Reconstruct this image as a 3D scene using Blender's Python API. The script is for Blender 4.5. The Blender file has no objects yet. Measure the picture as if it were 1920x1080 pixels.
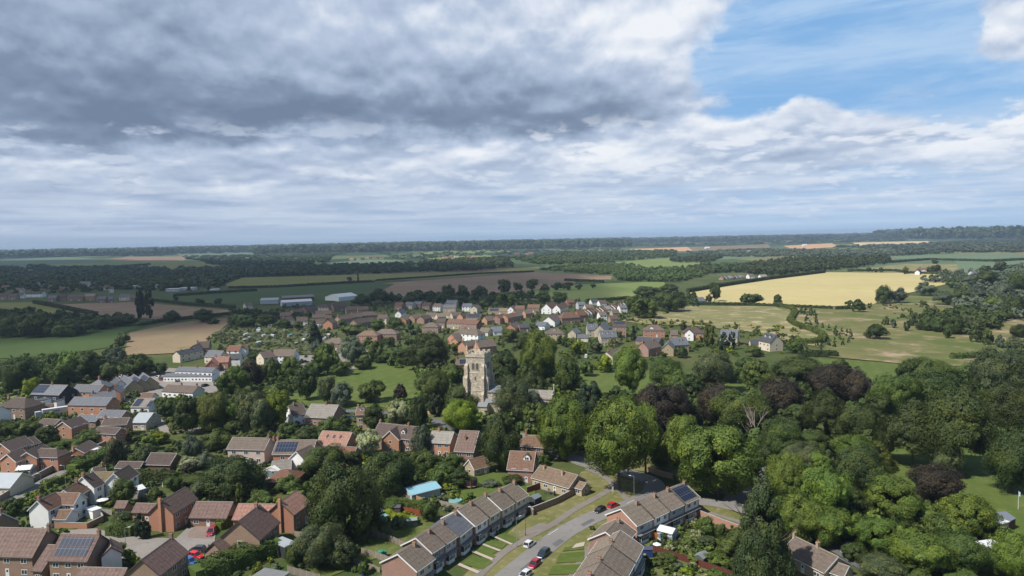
import bpy, math, random
import numpy as np
from mathutils import Vector, Matrix
R = math.radians
random.seed(7)
S = bpy.context.scene
# ---------------------------------------------------------------- camera
CAMH = 75.0; F = 1330.0; PITCH = R(4.01); ROLL = R(1.15)
fw = Vector((0, math.cos(PITCH), -math.sin(PITCH)))
r0 = Vector((1, 0, 0)); u0 = r0.cross(fw)
rt = r0*math.cos(ROLL) - u0*math.sin(ROLL)
up = rt.cross(fw)
cd = bpy.data.cameras.new('camera'); cam = bpy.data.objects.new('camera', cd)
S.collection.objects.link(cam); S.camera = cam
cd.sensor_width = 36; cd.lens = 36*F/1920; cd.clip_end = 90000; cd.clip_start = 1
cam.matrix_world = Matrix(((rt.x, up.x, -fw.x, 0), (rt.y, up.y, -fw.y, 0), (rt.z, up.z, -fw.z, CAMH), (0, 0, 0, 1)))
S.render.resolution_x = 1024; S.render.resolution_y = 576
def ray(px, py):
    return fw*F + rt*(px-960) + up*(540-py)
def P(px, py, h=0.0):
    "where the sight line of a photo pixel meets the level h metres above ground"
    d = ray(px, py)
    if d.z > -0.0052*F: d.z = -0.0052*F
    t = (CAMH-h)/(-d.z)
    return Vector((d.x*t, d.y*t, h))
def pix(v):
    w = Vector(v)-Vector((0, 0, CAMH)); z = w.dot(fw)
    return 960+F*w.dot(rt)/z, 540-F*w.dot(up)/z, z
# ---------------------------------------------------------------- sun and exposure
SUNEL = R(52); SAZ = Vector((-0.86, -0.51)).normalized()
tosun = Vector((SAZ.x*math.cos(SUNEL), SAZ.y*math.cos(SUNEL), math.sin(SUNEL)))
sl = bpy.data.lights.new('sun', 'SUN'); sl.energy = 5.0; sl.angle = R(0.53); sl.color = (1, .95, .87)
so = bpy.data.objects.new('sun', sl); S.collection.objects.link(so)
so.rotation_euler = tosun.to_track_quat('Z', 'Y').to_euler(); so.location = (0, 0, 300)
S.view_settings.view_transform = 'Standard'; S.view_settings.look = 'None'
S.view_settings.exposure = 0.32; S.view_settings.gamma = 1
S.render.engine = 'CYCLES'
S.cycles.max_bounces = 5; S.cycles.diffuse_bounces = 2; S.cycles.transparent_max_bounces = 6
S.cycles.volume_bounces = 0
# ---------------------------------------------------------------- node helper
class NT:
    def __init__(s, tree): s.t = tree; s.n = tree.nodes; s.l = tree.links
    def add(s, typ, ins=None, **kw):
        nd = s.n.new(typ)
        for k, v in kw.items(): setattr(nd, k, v)
        for k, v in (ins or {}).items():
            if isinstance(v, bpy.types.NodeSocket): s.l.new(v, nd.inputs[k])
            else: nd.inputs[k].default_value = v
        return nd
    def m(s, op, a, b=0.0, c=None, clamp=False):
        ins = {0: a, 1: b}
        if c is not None: ins[2] = c
        nd = s.add('ShaderNodeMath', ins, operation=op); nd.use_clamp = clamp
        return nd.outputs[0]
    def vm(s, op, a, b=(0, 0, 0), sc=None):
        ins = {0: a, 1: b}
        nd = s.add('ShaderNodeVectorMath', ins, operation=op)
        if sc is not None:
            if isinstance(sc, bpy.types.NodeSocket): s.l.new(sc, nd.inputs['Scale'])
            else: nd.inputs['Scale'].default_value = sc
        return nd.outputs[0]
    def noise(s, vec, scale, detail=3, rough=.55, dist=0.0, dim='3D'):
        nd = s.add('ShaderNodeTexNoise', {'Scale': scale, 'Detail': detail, 'Roughness': rough, 'Distortion': dist}, noise_dimensions=dim)
        if vec is not None: s.l.new(vec, nd.inputs['Vector'])
        return nd.outputs['Fac']
    def ss(s, x, a, b, c=0.0, d=1.0):
        return s.add('ShaderNodeMapRange', {'Value': x, 'From Min': a, 'From Max': b, 'To Min': c, 'To Max': d}, interpolation_type='SMOOTHSTEP').outputs[0]
    def mix(s, f, a, b, bt='MIX'):
        nd = s.add('ShaderNodeMix', data_type='RGBA', blend_type=bt)
        for i, v in ((0, f), (6, a), (7, b)):
            if isinstance(v, bpy.types.NodeSocket): s.l.new(v, nd.inputs[i])
            else: nd.inputs[i].default_value = (tuple(v)+(1,))[:4] if i else v
        return nd.outputs[2]
def srgb(r, g, b):
    f = lambda c: (c/255/12.92) if c <= 10 else ((c/255+.055)/1.055)**2.4
    return (f(r), f(g), f(b))
# ---------------------------------------------------------------- sky
W = bpy.data.worlds.new('World'); S.world = W; W.use_nodes = True
w = NT(W.node_tree); w.n.clear()
sky = w.add('ShaderNodeTexSky', sky_type='NISHITA', sun_disc=False, sun_elevation=SUNEL,
            sun_rotation=math.atan2(tosun.x, tosun.y), altitude=100, air_density=1.0, dust_density=0.6, ozone_density=1.5)
g = w.add('ShaderNodeTexCoord').outputs['Generated']
sp = w.add('ShaderNodeSeparateXYZ', {0: g})
X, Y, Z = sp.outputs
az = w.m('MULTIPLY', w.m('ARCTAN2', X, Y), 180/math.pi)
el = w.m('MULTIPLY', w.m('ARCSINE', Z), 180/math.pi)
def azel(px, py):
    d = ray(px, py).normalized()
    return math.degrees(math.atan2(d.x, d.y)), math.degrees(math.asin(d.z))
# cloud-deck plane coordinates (perspective flattening towards the horizon)
zz = w.m('ADD', w.m('MAXIMUM', Z, 0.0), 0.035)
pl = w.add('ShaderNodeCombineXYZ', {0: w.m('DIVIDE', X, zz), 1: w.m('DIVIDE', Y, zz), 2: 0.0}).outputs[0]
ae = w.add('ShaderNodeCombineXYZ', {0: az, 1: el, 2: 0.0}).outputs[0]
# ragged angular coordinates for the big cloud masses
wn = w.add('ShaderNodeTexNoise', {'Vector': ae, 'Scale': .16, 'Detail': 5, 'Roughness': .62}).outputs['Color']
ofs = w.vm('MULTIPLY', w.vm('SUBTRACT', wn, (.5, .5, .5)), (11, 5.0, 0))
aed = w.vm('ADD', ae, ofs)
def blob(px, py, rx, ry, amp, vec=aed, rot=0):
    "soft elliptical mass: centre from a direction, radii in degrees"
    a, e = azel(px, py)
    mp = w.add('ShaderNodeMapping', {'Vector': vec, 'Location': (a, e, 0), 'Rotation': (0, 0, R(rot)), 'Scale': (rx, ry, 1)}, vector_type='TEXTURE')
    gr = w.add('ShaderNodeTexGradient', {'Vector': mp.outputs[0]}, gradient_type='QUADRATIC_SPHERE')
    return w.m('MULTIPLY', gr.outputs['Fac'], amp)
def total(lst):
    o = lst[0]
    for k in lst[1:]: o = w.m('ADD', o, k)
    return o
#SKYDATA
# coverage of cloud (0 blue .. 1 full)
cover = total([
    w.ss(az, 18.0, 4.0, 0.0, 1.05),
    w.m('MULTIPLY', w.ss(el, 9.0, 2.0, 0.0, .40), w.ss(az, 20.0, 2.0, .55, 1.0)),
    blob(1230, 30, 22, 9, .95), blob(1150, 150, 14, 9, .6), blob(1480, 250, 22, 6.5, .95), blob(1640, 265, 10, 4.5, .45),
    blob(1905, 35, 6.5, 5.0, 1.3), blob(1950, 225, 4.5, 4.5, 1.3), blob(1790, 290, 8, 3.2, .8), blob(1760, 150, 9, 6, -.5), blob(1440, 290, 8, 3.2, .7),
    blob(1545, 70, 15, 9, -.85), blob(1420, 130, 8, 6, -.35),
])
# how heavy / dark the underside of the deck is
dark = total([
    blob(520, 225, 37, 6.5, .46), blob(860, 225, 24, 5, .30), blob(200, 190, 20, 8, .14), blob(60, 90, 26, 16, .20), blob(330, 60, 30, 12, .22),
    blob(1110, 215, 16, 5, .28), blob(20, 330, 12, 3.5, .22), blob(1450, 262, 16, 3.0, .22), blob(980, 330, 20, 2.6, .15), blob(1440, 165, 4, 2, .28),
    blob(1900, 75, 6, 2.4, .30), blob(1030, 90, 20, 7, .12), blob(1780, 305, 10, 2.2, .16), blob(1240, 190, 12, 4, .16),
])
ex, ey, ez = w.add('ShaderNodeSeparateXYZ', {0: aed}).outputs
e1 = azel(600, 258)[1]; e2 = azel(1100, 262)[1]
edge = w.m('ADD', w.ss(az, -8, 8, e1, e2), w.m('MULTIPLY', w.ss(az, -20, -34), -1.5))
deck = w.ss(w.m('SUBTRACT', ey, edge), -1.1, 1.5)
deckz = w.m('MULTIPLY', w.ss(w.m('SUBTRACT', ey, edge), 6.5, .6), w.ss(az, 13, 3))
dark = w.m('ADD', w.m('MULTIPLY', dark, w.m('ADD', w.m('MULTIPLY', deck, .85), .15)), w.m('MULTIPLY', w.m('MULTIPLY', deck, deckz), .10))
dark = w.m('ADD', dark, w.m('MULTIPLY', w.ss(az, -5, -30), .04))
bright = total([
    blob(1380, 225, 17, 4.5, .34), blob(1130, 300, 8, 3, .30), blob(1900, 30, 8, 6, .32), blob(1925, 200, 6, 5, .34), blob(1790, 280, 8, 3, .26),
    blob(440, 345, 2.6, 1.4, .35), blob(250, 370, 3, 1.4, .28), blob(1240, 20, 24, 6, .22), blob(330, 80, 12, 6, .12), blob(600, 40, 20, 6, .12), blob(60, 300, 12, 3, .16), blob(900, 300, 20, 3, .14), blob(1180, 60, 18, 8, .16),
])
# billows: noise on the deck plane and in angle, lit from above
def dens(off_el):
    zz2 = w.m('ADD', w.m('MAXIMUM', Z, 0.0), 0.085+off_el)
    q = w.add('ShaderNodeCombineXYZ', {0: w.m('DIVIDE', X, zz2), 1: w.m('DIVIDE', Y, zz2), 2: 0.0}).outputs[0]
    a = w.noise(q, .95, 5, .50, .1)
    return a
n0 = dens(0.0); n1 = dens(0.012)
lel = w.m('MULTIPLY', w.m('LOGARITHM', w.m('ADD', w.m('MAXIMUM', el, 0.0), 3.0), math.e), 22.0)
aes = w.add('ShaderNodeCombineXYZ', {0: az, 1: lel, 2: 0.0}).outputs[0]
def puff(off):
    v = w.vm('ADD', aes, (0, off, 0))
    return w.m('ADD', w.m('MULTIPLY', w.noise(v, .15, 5, .46, .2), .76), w.m('MULTIPLY', w.noise(v, .42, 4, .45, .1), .24))
p0 = puff(0.0); p1 = puff(1.0)
shape = w.m('ADD', w.m('MULTIPLY', n0, .3), w.m('MULTIPLY', p0, .7))
relief = w.m('ADD', w.m('MULTIPLY', w.m('SUBTRACT', n0, n1), 1.1), w.m('MULTIPLY', w.m('SUBTRACT', p0, p1), 2.9))
flat = w.ss(el, 0.5, 5.0, .35, 1.0)
relief = w.m('MULTIPLY', relief, flat)
dsum = w.m('ADD', cover, w.m('MULTIPLY', w.m('SUBTRACT', shape, .5), 3.4))
alpha = w.ss(dsum, .18, .62)
lum = w.m('ADD', w.m('SUBTRACT', w.m('ADD', .69, bright), dark), w.m('MULTIPLY', relief, .62))
lum = w.m('ADD', lum, w.m('MULTIPLY', w.m('SUBTRACT', shape, .5), -.45))
ramp = w.add('ShaderNodeValToRGB', {0: lum})
cr = ramp.color_ramp
stops = [(0.0, (116, 133, 160)), (.25, (132, 149, 175)), (.48, (161, 178, 203)), (.68, (184, 199, 222)), (.85, (217, 226, 240)), (1.0, (240, 244, 250))]
while len(cr.elements) < len(stops): cr.elements.new(.5)
for e, (p_, c_) in zip(cr.elements, stops): e.position = p_; e.color = srgb(*c_)+(1,)
# clear sky: Nishita tinted towards the photo's blue, wisps of cirrus high on the right
blue = w.mix(.8, w.vm('SCALE', sky.outputs[0], sc=.085), srgb(136, 187, 239))
cv = w.add('ShaderNodeMapping', {'Vector': ae, 'Rotation': (0, 0, R(-14)), 'Scale': (.045, .26, 1)}).outputs[0]
cir = w.ss(w.noise(cv, 1.6, 6, .6, .4), .34, .66)
cir = w.m('MULTIPLY', cir, .85)
blue = w.mix(cir, blue, srgb(182, 210, 240))
# pale, cloud-veiled air low in the sky
low = w.ss(el, 9.5, 4.5)
blue = w.mix(w.m('MULTIPLY', low, .8), blue, srgb(184, 208, 236))
alpha = w.m('MULTIPLY', alpha, w.ss(el, .3, 4.5, .45, 1.0))
col = w.mix(alpha, blue, ramp.outputs[0])
# the rest of the sky (high up and behind) is mostly clear deep blue
back = w.m('MAXIMUM', w.ss(Y, .62, .25), w.ss(el, 24, 40))
clear = w.vm('SCALE', sky.outputs[0], sc=.08)
col = w.mix(w.m('MULTIPLY', back, .7), col, clear)
# rows of small fair-weather cumulus low in the sky: crisp tops, flat greyer bases
def cum(off, sx, sc):
    v = w.add('ShaderNodeCombineXYZ', {0: w.m('MULTIPLY', az, sx), 1: w.m('ADD', w.m('MULTIPLY', lel, .9), off), 2: 3.7}).outputs[0]
    return w.m('ADD', w.m('MULTIPLY', w.noise(v, sc, 2, .5), .7), w.m('MULTIPLY', w.noise(v, sc*3.4, 4, .55), .3))
for sx, sc, thr, z_, amp, e0, e1_, e2_, e3_ in ((.62, .30, .535, 0, .8, 1.2, 2.6, 7.0, 10.5), (1.1, .34, .545, 5, .75, .5, 1.3, 4.0, 6.5)):
    c0 = cum(z_, sx, sc); c1 = cum(z_+1.3, sx, sc)
    mk = w.m('MULTIPLY', w.ss(c0, thr-.01, thr+.075), w.m('MULTIPLY', w.ss(el, e0, e1_), w.ss(el, e3_, e2_)))
    sh = w.ss(w.m('SUBTRACT', c0, c1), -.05, .09)
    cc = w.mix(sh, w.mix(w.ss(az, -25, 15), srgb(150, 168, 196), srgb(168, 188, 218)), w.mix(w.ss(az, -20, 12), srgb(198, 210, 229), srgb(232, 238, 247)))
    col = w.mix(w.m('MULTIPLY', mk, amp), col, cc)
sv = w.add('ShaderNodeCombineXYZ', {0: w.m('MULTIPLY', az, .09), 1: w.m('MULTIPLY', lel, .34), 2: 8.1}).outputs[0]
st_ = w.noise(sv, 1.0, 5, .6, .2)
stm = w.m('MULTIPLY', w.ss(el, 6.5, 3.0), .62)
col = w.mix(stm, col, w.mix(w.ss(st_, .34, .66), w.mix(w.ss(az, -30, 30), srgb(160, 179, 207), srgb(168, 196, 229)), w.mix(w.ss(az, -30, 30), srgb(203, 215, 232), srgb(214, 226, 242))))
hz = w.ss(el, 1.8, 0.0)
hl = w.mix(w.ss(az, -34, 30), srgb(176, 195, 219), srgb(176, 206, 237))
col = w.mix(w.m('MULTIPLY', hz, .75), col, hl)
# below the horizon: plain ground haze colour
col = w.mix(w.ss(el, 0.0, -1.0), col, srgb(120, 140, 165))
bg = w.add('ShaderNodeBackground', {'Color': col, 'Strength': 0.80})
out = w.add('ShaderNodeOutputWorld', {'Surface': bg.outputs[0]})
W.cycles.sampling_method = 'MANUAL'; W.cycles.sample_map_resolution = 512
# ================================================================ materials
MATS = {}
def newmat(name):
    m = bpy.data.materials.new(name); m.use_nodes = True
    t = NT(m.node_tree); t.n.clear()
    return m, t
def finish(m, t, col, rough=.8, bump=None, bstr=.3, spec=.3, metal=0.0, trans=0.0):
    ins = {'Base Color': col, 'Roughness': rough, 'Metallic': metal, 'Specular IOR Level': spec}
    if bump is not None:
        b = t.add('ShaderNodeBump', {'Height': bump, 'Strength': bstr, 'Distance': .05})
        ins['Normal'] = b.outputs[0]
    p = t.add('ShaderNodeBsdfPrincipled', ins)
    if trans:
        tr = t.add('ShaderNodeBsdfTranslucent', {'Color': col})
        mx = t.add('ShaderNodeMixShader', {0: trans, 1: p.outputs[0], 2: tr.outputs[0]})
        t.add('ShaderNodeOutputMaterial', {'Surface': mx.outputs[0]})
    else:
        t.add('ShaderNodeOutputMaterial', {'Surface': p.outputs[0]})
    return m
def jitter(t, col, amt=.16, hue=.012):
    "per-object value and hue shift"
    rnd = t.add('ShaderNodeObjectInfo').outputs['Random']
    hs = t.add('ShaderNodeHueSaturation', {'Hue': t.m('ADD', .5-hue, t.m('MULTIPLY', rnd, 2*hue)),
        'Value': t.m('ADD', 1-amt, t.m('MULTIPLY', t.m('FRACT', t.m('MULTIPLY', rnd, 7.31)), 2*amt)), 'Color': col})
    return hs.outputs[0]
def plain(name, c, rough=.6, var=.12, scale=3.0, metal=0, spec=.4, c4=None):
    if name in MATS: return MATS[name]
    m, t = newmat(name)
    g = t.add('ShaderNodeTexCoord').outputs['Object']
    n = t.noise(g, scale, 4, .6)
    k = t.m('ADD', 1-var, t.m('MULTIPLY', n, 2*var))
    col = t.vm('SCALE', tuple(c), sc=k)
    MATS[name] = finish(m, t, col, rough, spec=spec, metal=metal); return MATS[name]
def brick(name, c1, c2, mort=(.34, .31, .27)):
    if name in MATS: return MATS[name]
    m, t = newmat(name); uv = t.add('ShaderNodeTexCoord').outputs['UV']
    b = t.add('ShaderNodeTexBrick', {'Vector': uv, 'Color1': c1+(1,), 'Color2': c2+(1,), 'Mortar': mort+(1,), 'Scale': 1.0, 'Mortar Size': .012, 'Brick Width': .225, 'Row Height': .075, 'Bias': 0.0})
    n = t.noise(uv, .55, 5, .6); n2 = t.noise(uv, 3.0, 3, .6)
    k = t.m('ADD', .72, t.m('ADD', t.m('MULTIPLY', n, .32), t.m('MULTIPLY', n2, .24)))
    col = jitter(t, t.vm('SCALE', b.outputs[0], sc=k), .12, .006)
    MATS[name] = finish(m, t, col, .85, b.outputs['Fac'], .2); return MATS[name]
def tiles(name, c1, c2, rw=.30, rh=.34, moss=(.11, .10, .045), ma=.45, rough=.8, stripe=0.0):
    "tiled roof: courses and columns of tiles, weathering and lichen patches"
    if name in MATS: return MATS[name]
    m, t = newmat(name); uv = t.add('ShaderNodeTexCoord').outputs['UV']
    b = t.add('ShaderNodeTexBrick', {'Vector': uv, 'Color1': c1+(1,), 'Color2': c2+(1,), 'Mortar': tuple(.38*x for x in c1)+(1,), 'Scale': 1.0, 'Mortar Size': .022, 'Brick Width': rw, 'Row Height': rh, 'Bias': -.1}, offset=0.0 if stripe else .5)
    n = t.noise(uv, .35, 6, .65); n2 = t.noise(uv, 1.7, 4, .6)
    pos = t.add('ShaderNodeSeparateXYZ', {0: uv}).outputs
    # wide rows that the course joints make visible from afar
    row = t.add('ShaderNodeTexWave', {'Vector': uv, 'Scale': .26, 'Distortion': .6, 'Detail': 2, 'Detail Scale': 2.0}, bands_direction='Y')
    colw = t.add('ShaderNodeTexWave', {'Vector': uv, 'Scale': .31, 'Distortion': .1, 'Detail': 1}, bands_direction='X')
    k = t.m('ADD', .42, t.m('ADD', t.m('MULTIPLY', n, .55), t.m('MULTIPLY', n2, .60)))
    k = t.m('MULTIPLY', k, t.m('ADD', .93, t.m('MULTIPLY', row.outputs['Fac'], .14)))
    st_ = t.noise(t.vm('MULTIPLY', uv, (1.6, .14, 1)), 1.0, 5, .6)
    k = t.m('MULTIPLY', k, t.m('ADD', .72, t.m('MULTIPLY', st_, .56)))
    if stripe: k = t.m('MULTIPLY', k, t.m('ADD', 1-stripe*.5, t.m('MULTIPLY', colw.outputs['Fac'], stripe)))
    col = t.vm('SCALE', b.outputs[0], sc=k)
    ms = t.ss(t.noise(uv, .9, 6, .7), .52, .72)
    col = t.mix(t.m('MULTIPLY', ms, ma), col, moss)
    col = jitter(t, col, .13)
    MATS[name] = finish(m, t, col, rough, b.outputs['Fac'], .35, spec=.25); return MATS[name]
def render_wall(name, c):
    if name in MATS: return MATS[name]
    m, t = newmat(name); uv = t.add('ShaderNodeTexCoord').outputs['UV']
    n = t.noise(uv, .6, 6, .6); k = t.m('ADD', .84, t.m('MULTIPLY', n, .28))
    MATS[name] = finish(m, t, t.vm('SCALE', c, sc=k), .8); return MATS[name]
def stone(name, c):
    if name in MATS: return MATS[name]
    m, t = newmat(name); uv = t.add('ShaderNodeTexCoord').outputs['UV']
    v = t.add('ShaderNodeTexVoronoi', {'Vector': uv, 'Scale': 3.2, 'Randomness': .9})
    v2 = t.add('ShaderNodeTexBrick', {'Vector': uv, 'Color1': tuple(x*1.15 for x in c)+(1,), 'Color2': tuple(x*.62 for x in c)+(1,), 'Mortar': tuple(x*.6 for x in c)+(1,), 'Scale': 1.0, 'Mortar Size': .03, 'Brick Width': .75, 'Row Height': .38})
    n = t.noise(uv, .5, 6, .7)
    k = t.m('MULTIPLY', t.m('ADD', .55, t.m('MULTIPLY', n, .9)), t.m('ADD', .75, t.m('MULTIPLY', t.add('ShaderNodeSeparateColor', {0: v.outputs['Color']}).outputs[0], .45)))
    MATS[name] = finish(m, t, t.vm('SCALE', v2.outputs[0], sc=k), .9, n, .6); return MATS[name]
BR = {
 'red': lambda: brick('red_brick', (.30, .112, .060), (.21, .078, .045)),
 'orange': lambda: brick('orange_brick', (.50, .175, .065), (.37, .125, .05)),
 'brown': lambda: brick('brown_brick', (.265, .130, .065), (.18, .088, .047)),
 'buff': lambda: brick('buff_brick', (.42, .32, .18), (.33, .24, .13)),
 'yellow': lambda: brick('yellow_brick', (.40, .31, .15), (.30, .22, .10)),
 'cream': lambda: render_wall('cream_render', (.60, .52, .40)),
 'white': lambda: render_wall('white_render', (.78, .78, .76)),
 'pink': lambda: render_wall('pale_pink_render', (.52, .42, .36)),
 'grey': lambda: render_wall('pale_grey_cladding', (.42, .44, .46)),
 'slateblue': lambda: render_wall('slate_blue_cladding', (.17, .20, .25)),
 'black': lambda: render_wall('black_cladding', (.03, .033, .04)),
 'stone': lambda: stone('pale_limestone', (.53, .46, .355)),
 'timber': lambda: render_wall('brown_timber', (.16, .09, .05)),
}
RF = {
 'brown': lambda: tiles('brown_roof_tiles', (.170, .132, .110), (.125, .097, .082)),
 'dbrown': lambda: tiles('dark_brown_roof_tiles', (.105, .078, .068), (.075, .056, .05)),
 'plum': lambda: tiles('plum_roof_tiles', (.172, .114, .098), (.128, .082, .072), stripe=.20, moss=(.16, .11, .09), ma=.25),
 'terr': lambda: tiles('weathered_concrete_tiles', (.205, .170, .135), (.150, .122, .098), stripe=.16, moss=(.20, .145, .07), ma=.55),
 'tan': lambda: tiles('tan_roof_tiles', (.22, .16, .11), (.155, .11, .08), moss=(.18, .12, .06), ma=.6),
 'red': lambda: tiles('red_roof_tiles', (.205, .098, .07), (.155, .072, .052)),
 'salmon': lambda: tiles('salmon_roof_tiles', (.34, .185, .145), (.27, .14, .11), stripe=.18, ma=.12),
 'rust': lambda: tiles('rusty_brown_roof_tiles', (.175, .105, .072), (.12, .07, .05), ma=.5, moss=(.16, .11, .05)),
 'olive': lambda: tiles('mossy_olive_roof_tiles', (.20, .165, .085), (.15, .12, .06)),
 'slate': lambda: tiles('grey_slate_roof', (.15, .16, .18), (.115, .125, .145), rw=.25, rh=.25, moss=(.12, .12, .11), ma=.2, rough=.55),
 'dslate': lambda: tiles('dark_slate_roof', (.075, .08, .09), (.055, .06, .07), rw=.25, rh=.25, moss=(.09, .09, .09), ma=.2, rough=.55),
 'grey': lambda: tiles('pale_grey_roof_tiles', (.27, .25, .225), (.21, .19, .17), ma=.35, moss=(.14, .13, .09)),
 'metal': lambda: plain('pale_metal_sheet', (.30, .33, .36), .5, .1, .5),
 'white': lambda: plain('white_roof_sheet', (.58, .59, .60), .6, .06, .5),
 'blue': lambda: plain('pale_blue_roof_sheet', (.22, .42, .50), .5, .08, .5),
 'felt': lambda: plain('grey_felt', (.16, .165, .17), .9, .2, .8),
}
WHITE = plain('white_paint', (.66, .66, .65), .5, .06)
DARKTRIM = plain('dark_brown_trim', (.06, .045, .038), .6)
BLACK = plain('black_rubber', (.018, .018, .02), .7)
POT = plain('clay_pot', (.30, .13, .07), .8)
STEEL = plain('galvanised_steel', (.35, .36, .36), .45, metal=.4)
def glassmat(name, c, rough=.12):
    m, t = newmat(name); g = t.add('ShaderNodeTexCoord').outputs['Object']
    n = t.noise(g, .8, 2); k = t.m('ADD', .6, t.m('MULTIPLY', n, .8))
    MATS[name] = finish(m, t, t.vm('SCALE', c, sc=k), rough, spec=.6); return MATS[name]
GLASS = glassmat('window_glass', (.05, .06, .07))
CARGLASS = glassmat('car_window_glass', (.02, .025, .03), .06)
SOLAR = None
def solar():
    global SOLAR
    if SOLAR: return SOLAR
    m, t = newmat('solar_cells'); uv = t.add('ShaderNodeTexCoord').outputs['UV']
    b = t.add('ShaderNodeTexBrick', {'Vector': uv, 'Color1': (.012, .02, .045, 1), 'Color2': (.016, .026, .055, 1), 'Mortar': (.14, .16, .19, 1), 'Scale': 1.0, 'Mortar Size': .035, 'Brick Width': 1.0, 'Row Height': 1.65}, offset=0)
    SOLAR = finish(m, t, b.outputs[0], .5, spec=.12); return SOLAR
def wood_m(name, c):
    if name in MATS: return MATS[name]
    m, t = newmat(name); uv = t.add('ShaderNodeTexCoord').outputs['UV']
    b = t.add('ShaderNodeTexBrick', {'Vector': uv, 'Color1': c+(1,), 'Color2': tuple(.72*x for x in c)+(1,), 'Mortar': tuple(.35*x for x in c)+(1,), 'Scale': 1.0, 'Mortar Size': .02, 'Brick Width': .14, 'Row Height': 3.0}, offset=0)
    n = t.noise(uv, .8, 5, .6)
    MATS[name] = finish(m, t, t.vm('SCALE', b.outputs[0], sc=t.m('ADD', .65, t.m('MULTIPLY', n, .7))), .85); return MATS[name]
# foliage -----------------------------------------------------------------
SPEC = {  # species: leaf colour, crown shapes, plain-language look
 'L': ((.098, .150, .026), ('clumpy', 'clumpy2'), 'sunlit mid green broadleaf tree'),
 'O': ((.048, .073, .020), ('round', 'round2', 'broad'), 'dense dark green tree'),
 'G': ((.072, .110, .026), ('round', 'broad', 'clumpy2'), 'mid green bushy tree'),
 'B': ((.042, .037, .026), ('broad', 'round2'), 'dark purple copper beech'),
 'Y': ((.150, .205, .016), ('clumpy', 'round'), 'bright yellow green tree'),
 'P': ((.044, .066, .024), ('cone',), 'dark green spreading pine'),
 'C': ((.026, .048, .024), ('cone', 'column'), 'dark green conifer'),
 'K': ((.085, .110, .024), ('column', 'cone'), 'yellow green columnar conifer'),
 'V': ((.020, .035, .018), ('column',), 'very dark green columnar yew'),
 'W': ((.088, .118, .078), ('willow', 'broad'), 'grey green willow'),
 'S': ((.070, .092, .040), ('willow', 'round'), 'loose olive green tree'),
 'H': ((.260, .300, .170), ('clumpy2',), 'pale cream blossoming tree'),
 'T': ((.045, .080, .022), ('cone',), 'young dark green conical tree'),
}
def leafmat(k):
    nm = 'foliage_'+SPEC[k][2].replace(' ', '_')
    if nm in MATS: return MATS[nm]
    m, t = newmat(nm); c = SPEC[k][0]
    tc = t.add('ShaderNodeTexCoord').outputs['Object']
    n = t.noise(tc, 2.2, 3, .6); n2 = t.noise(tc, 9.0, 2, .5)
    kk = t.m('ADD', .34, t.m('ADD', t.m('MULTIPLY', n, .85), t.m('MULTIPLY', n2, .48)))
    warm = t.mix(t.ss(n, .42, .68), c, (c[0]*1.30, c[1]*1.12, c[2]*.8))
    col = jitter(t, t.vm('SCALE', warm, sc=kk), .20, .014)
    MATS[nm] = finish(m, t, col, .62, spec=.25, trans=.20); return MATS[nm]
BARK = plain('bark', (.085, .066, .05), .9, .3, 4)
DEADBARK = plain('bare_pale_bark', (.27, .23, .19), .9, .25, 4)
# ground ------------------------------------------------------------------
def turf(name, c1, c2, c3=None, s=(.02, .12), lines=0, ang=0, lscale=.25, far=False, rough=.95):
    if name in MATS: return MATS[name]
    m, t = newmat(name); g = t.add('ShaderNodeTexCoord').outputs['Object']
    n1 = t.noise(g, s[0], 6, .62, .3); n2 = t.noise(g, s[1], 6, .65); n3 = t.noise(g, 1.6, 4, .65)
    col = t.mix(t.ss(n1, .36, .66), c1, c2)
    if c3 is not None: col = t.mix(t.ss(n2, .50, .68), col, c3)
    k = t.m('ADD', .74, t.m('ADD', t.m('MULTIPLY', n2, .22), t.m('MULTIPLY', n3, .30)))
    if lines:
        mp = t.add('ShaderNodeMapping', {'Vector': g, 'Rotation': (0, 0, R(ang))}).outputs[0]
        wv = t.add('ShaderNodeTexWave', {'Vector': mp, 'Scale': lscale, 'Distortion': 2.0, 'Detail': 2, 'Detail Scale': .12})
        k = t.m('MULTIPLY', k, t.m('ADD', 1-lines*.5, t.m('MULTIPLY', wv.outputs['Fac'], lines)))
    MATS[name] = finish(m, t, t.vm('SCALE', col, sc=k), rough, spec=.1); return MATS[name]
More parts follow.
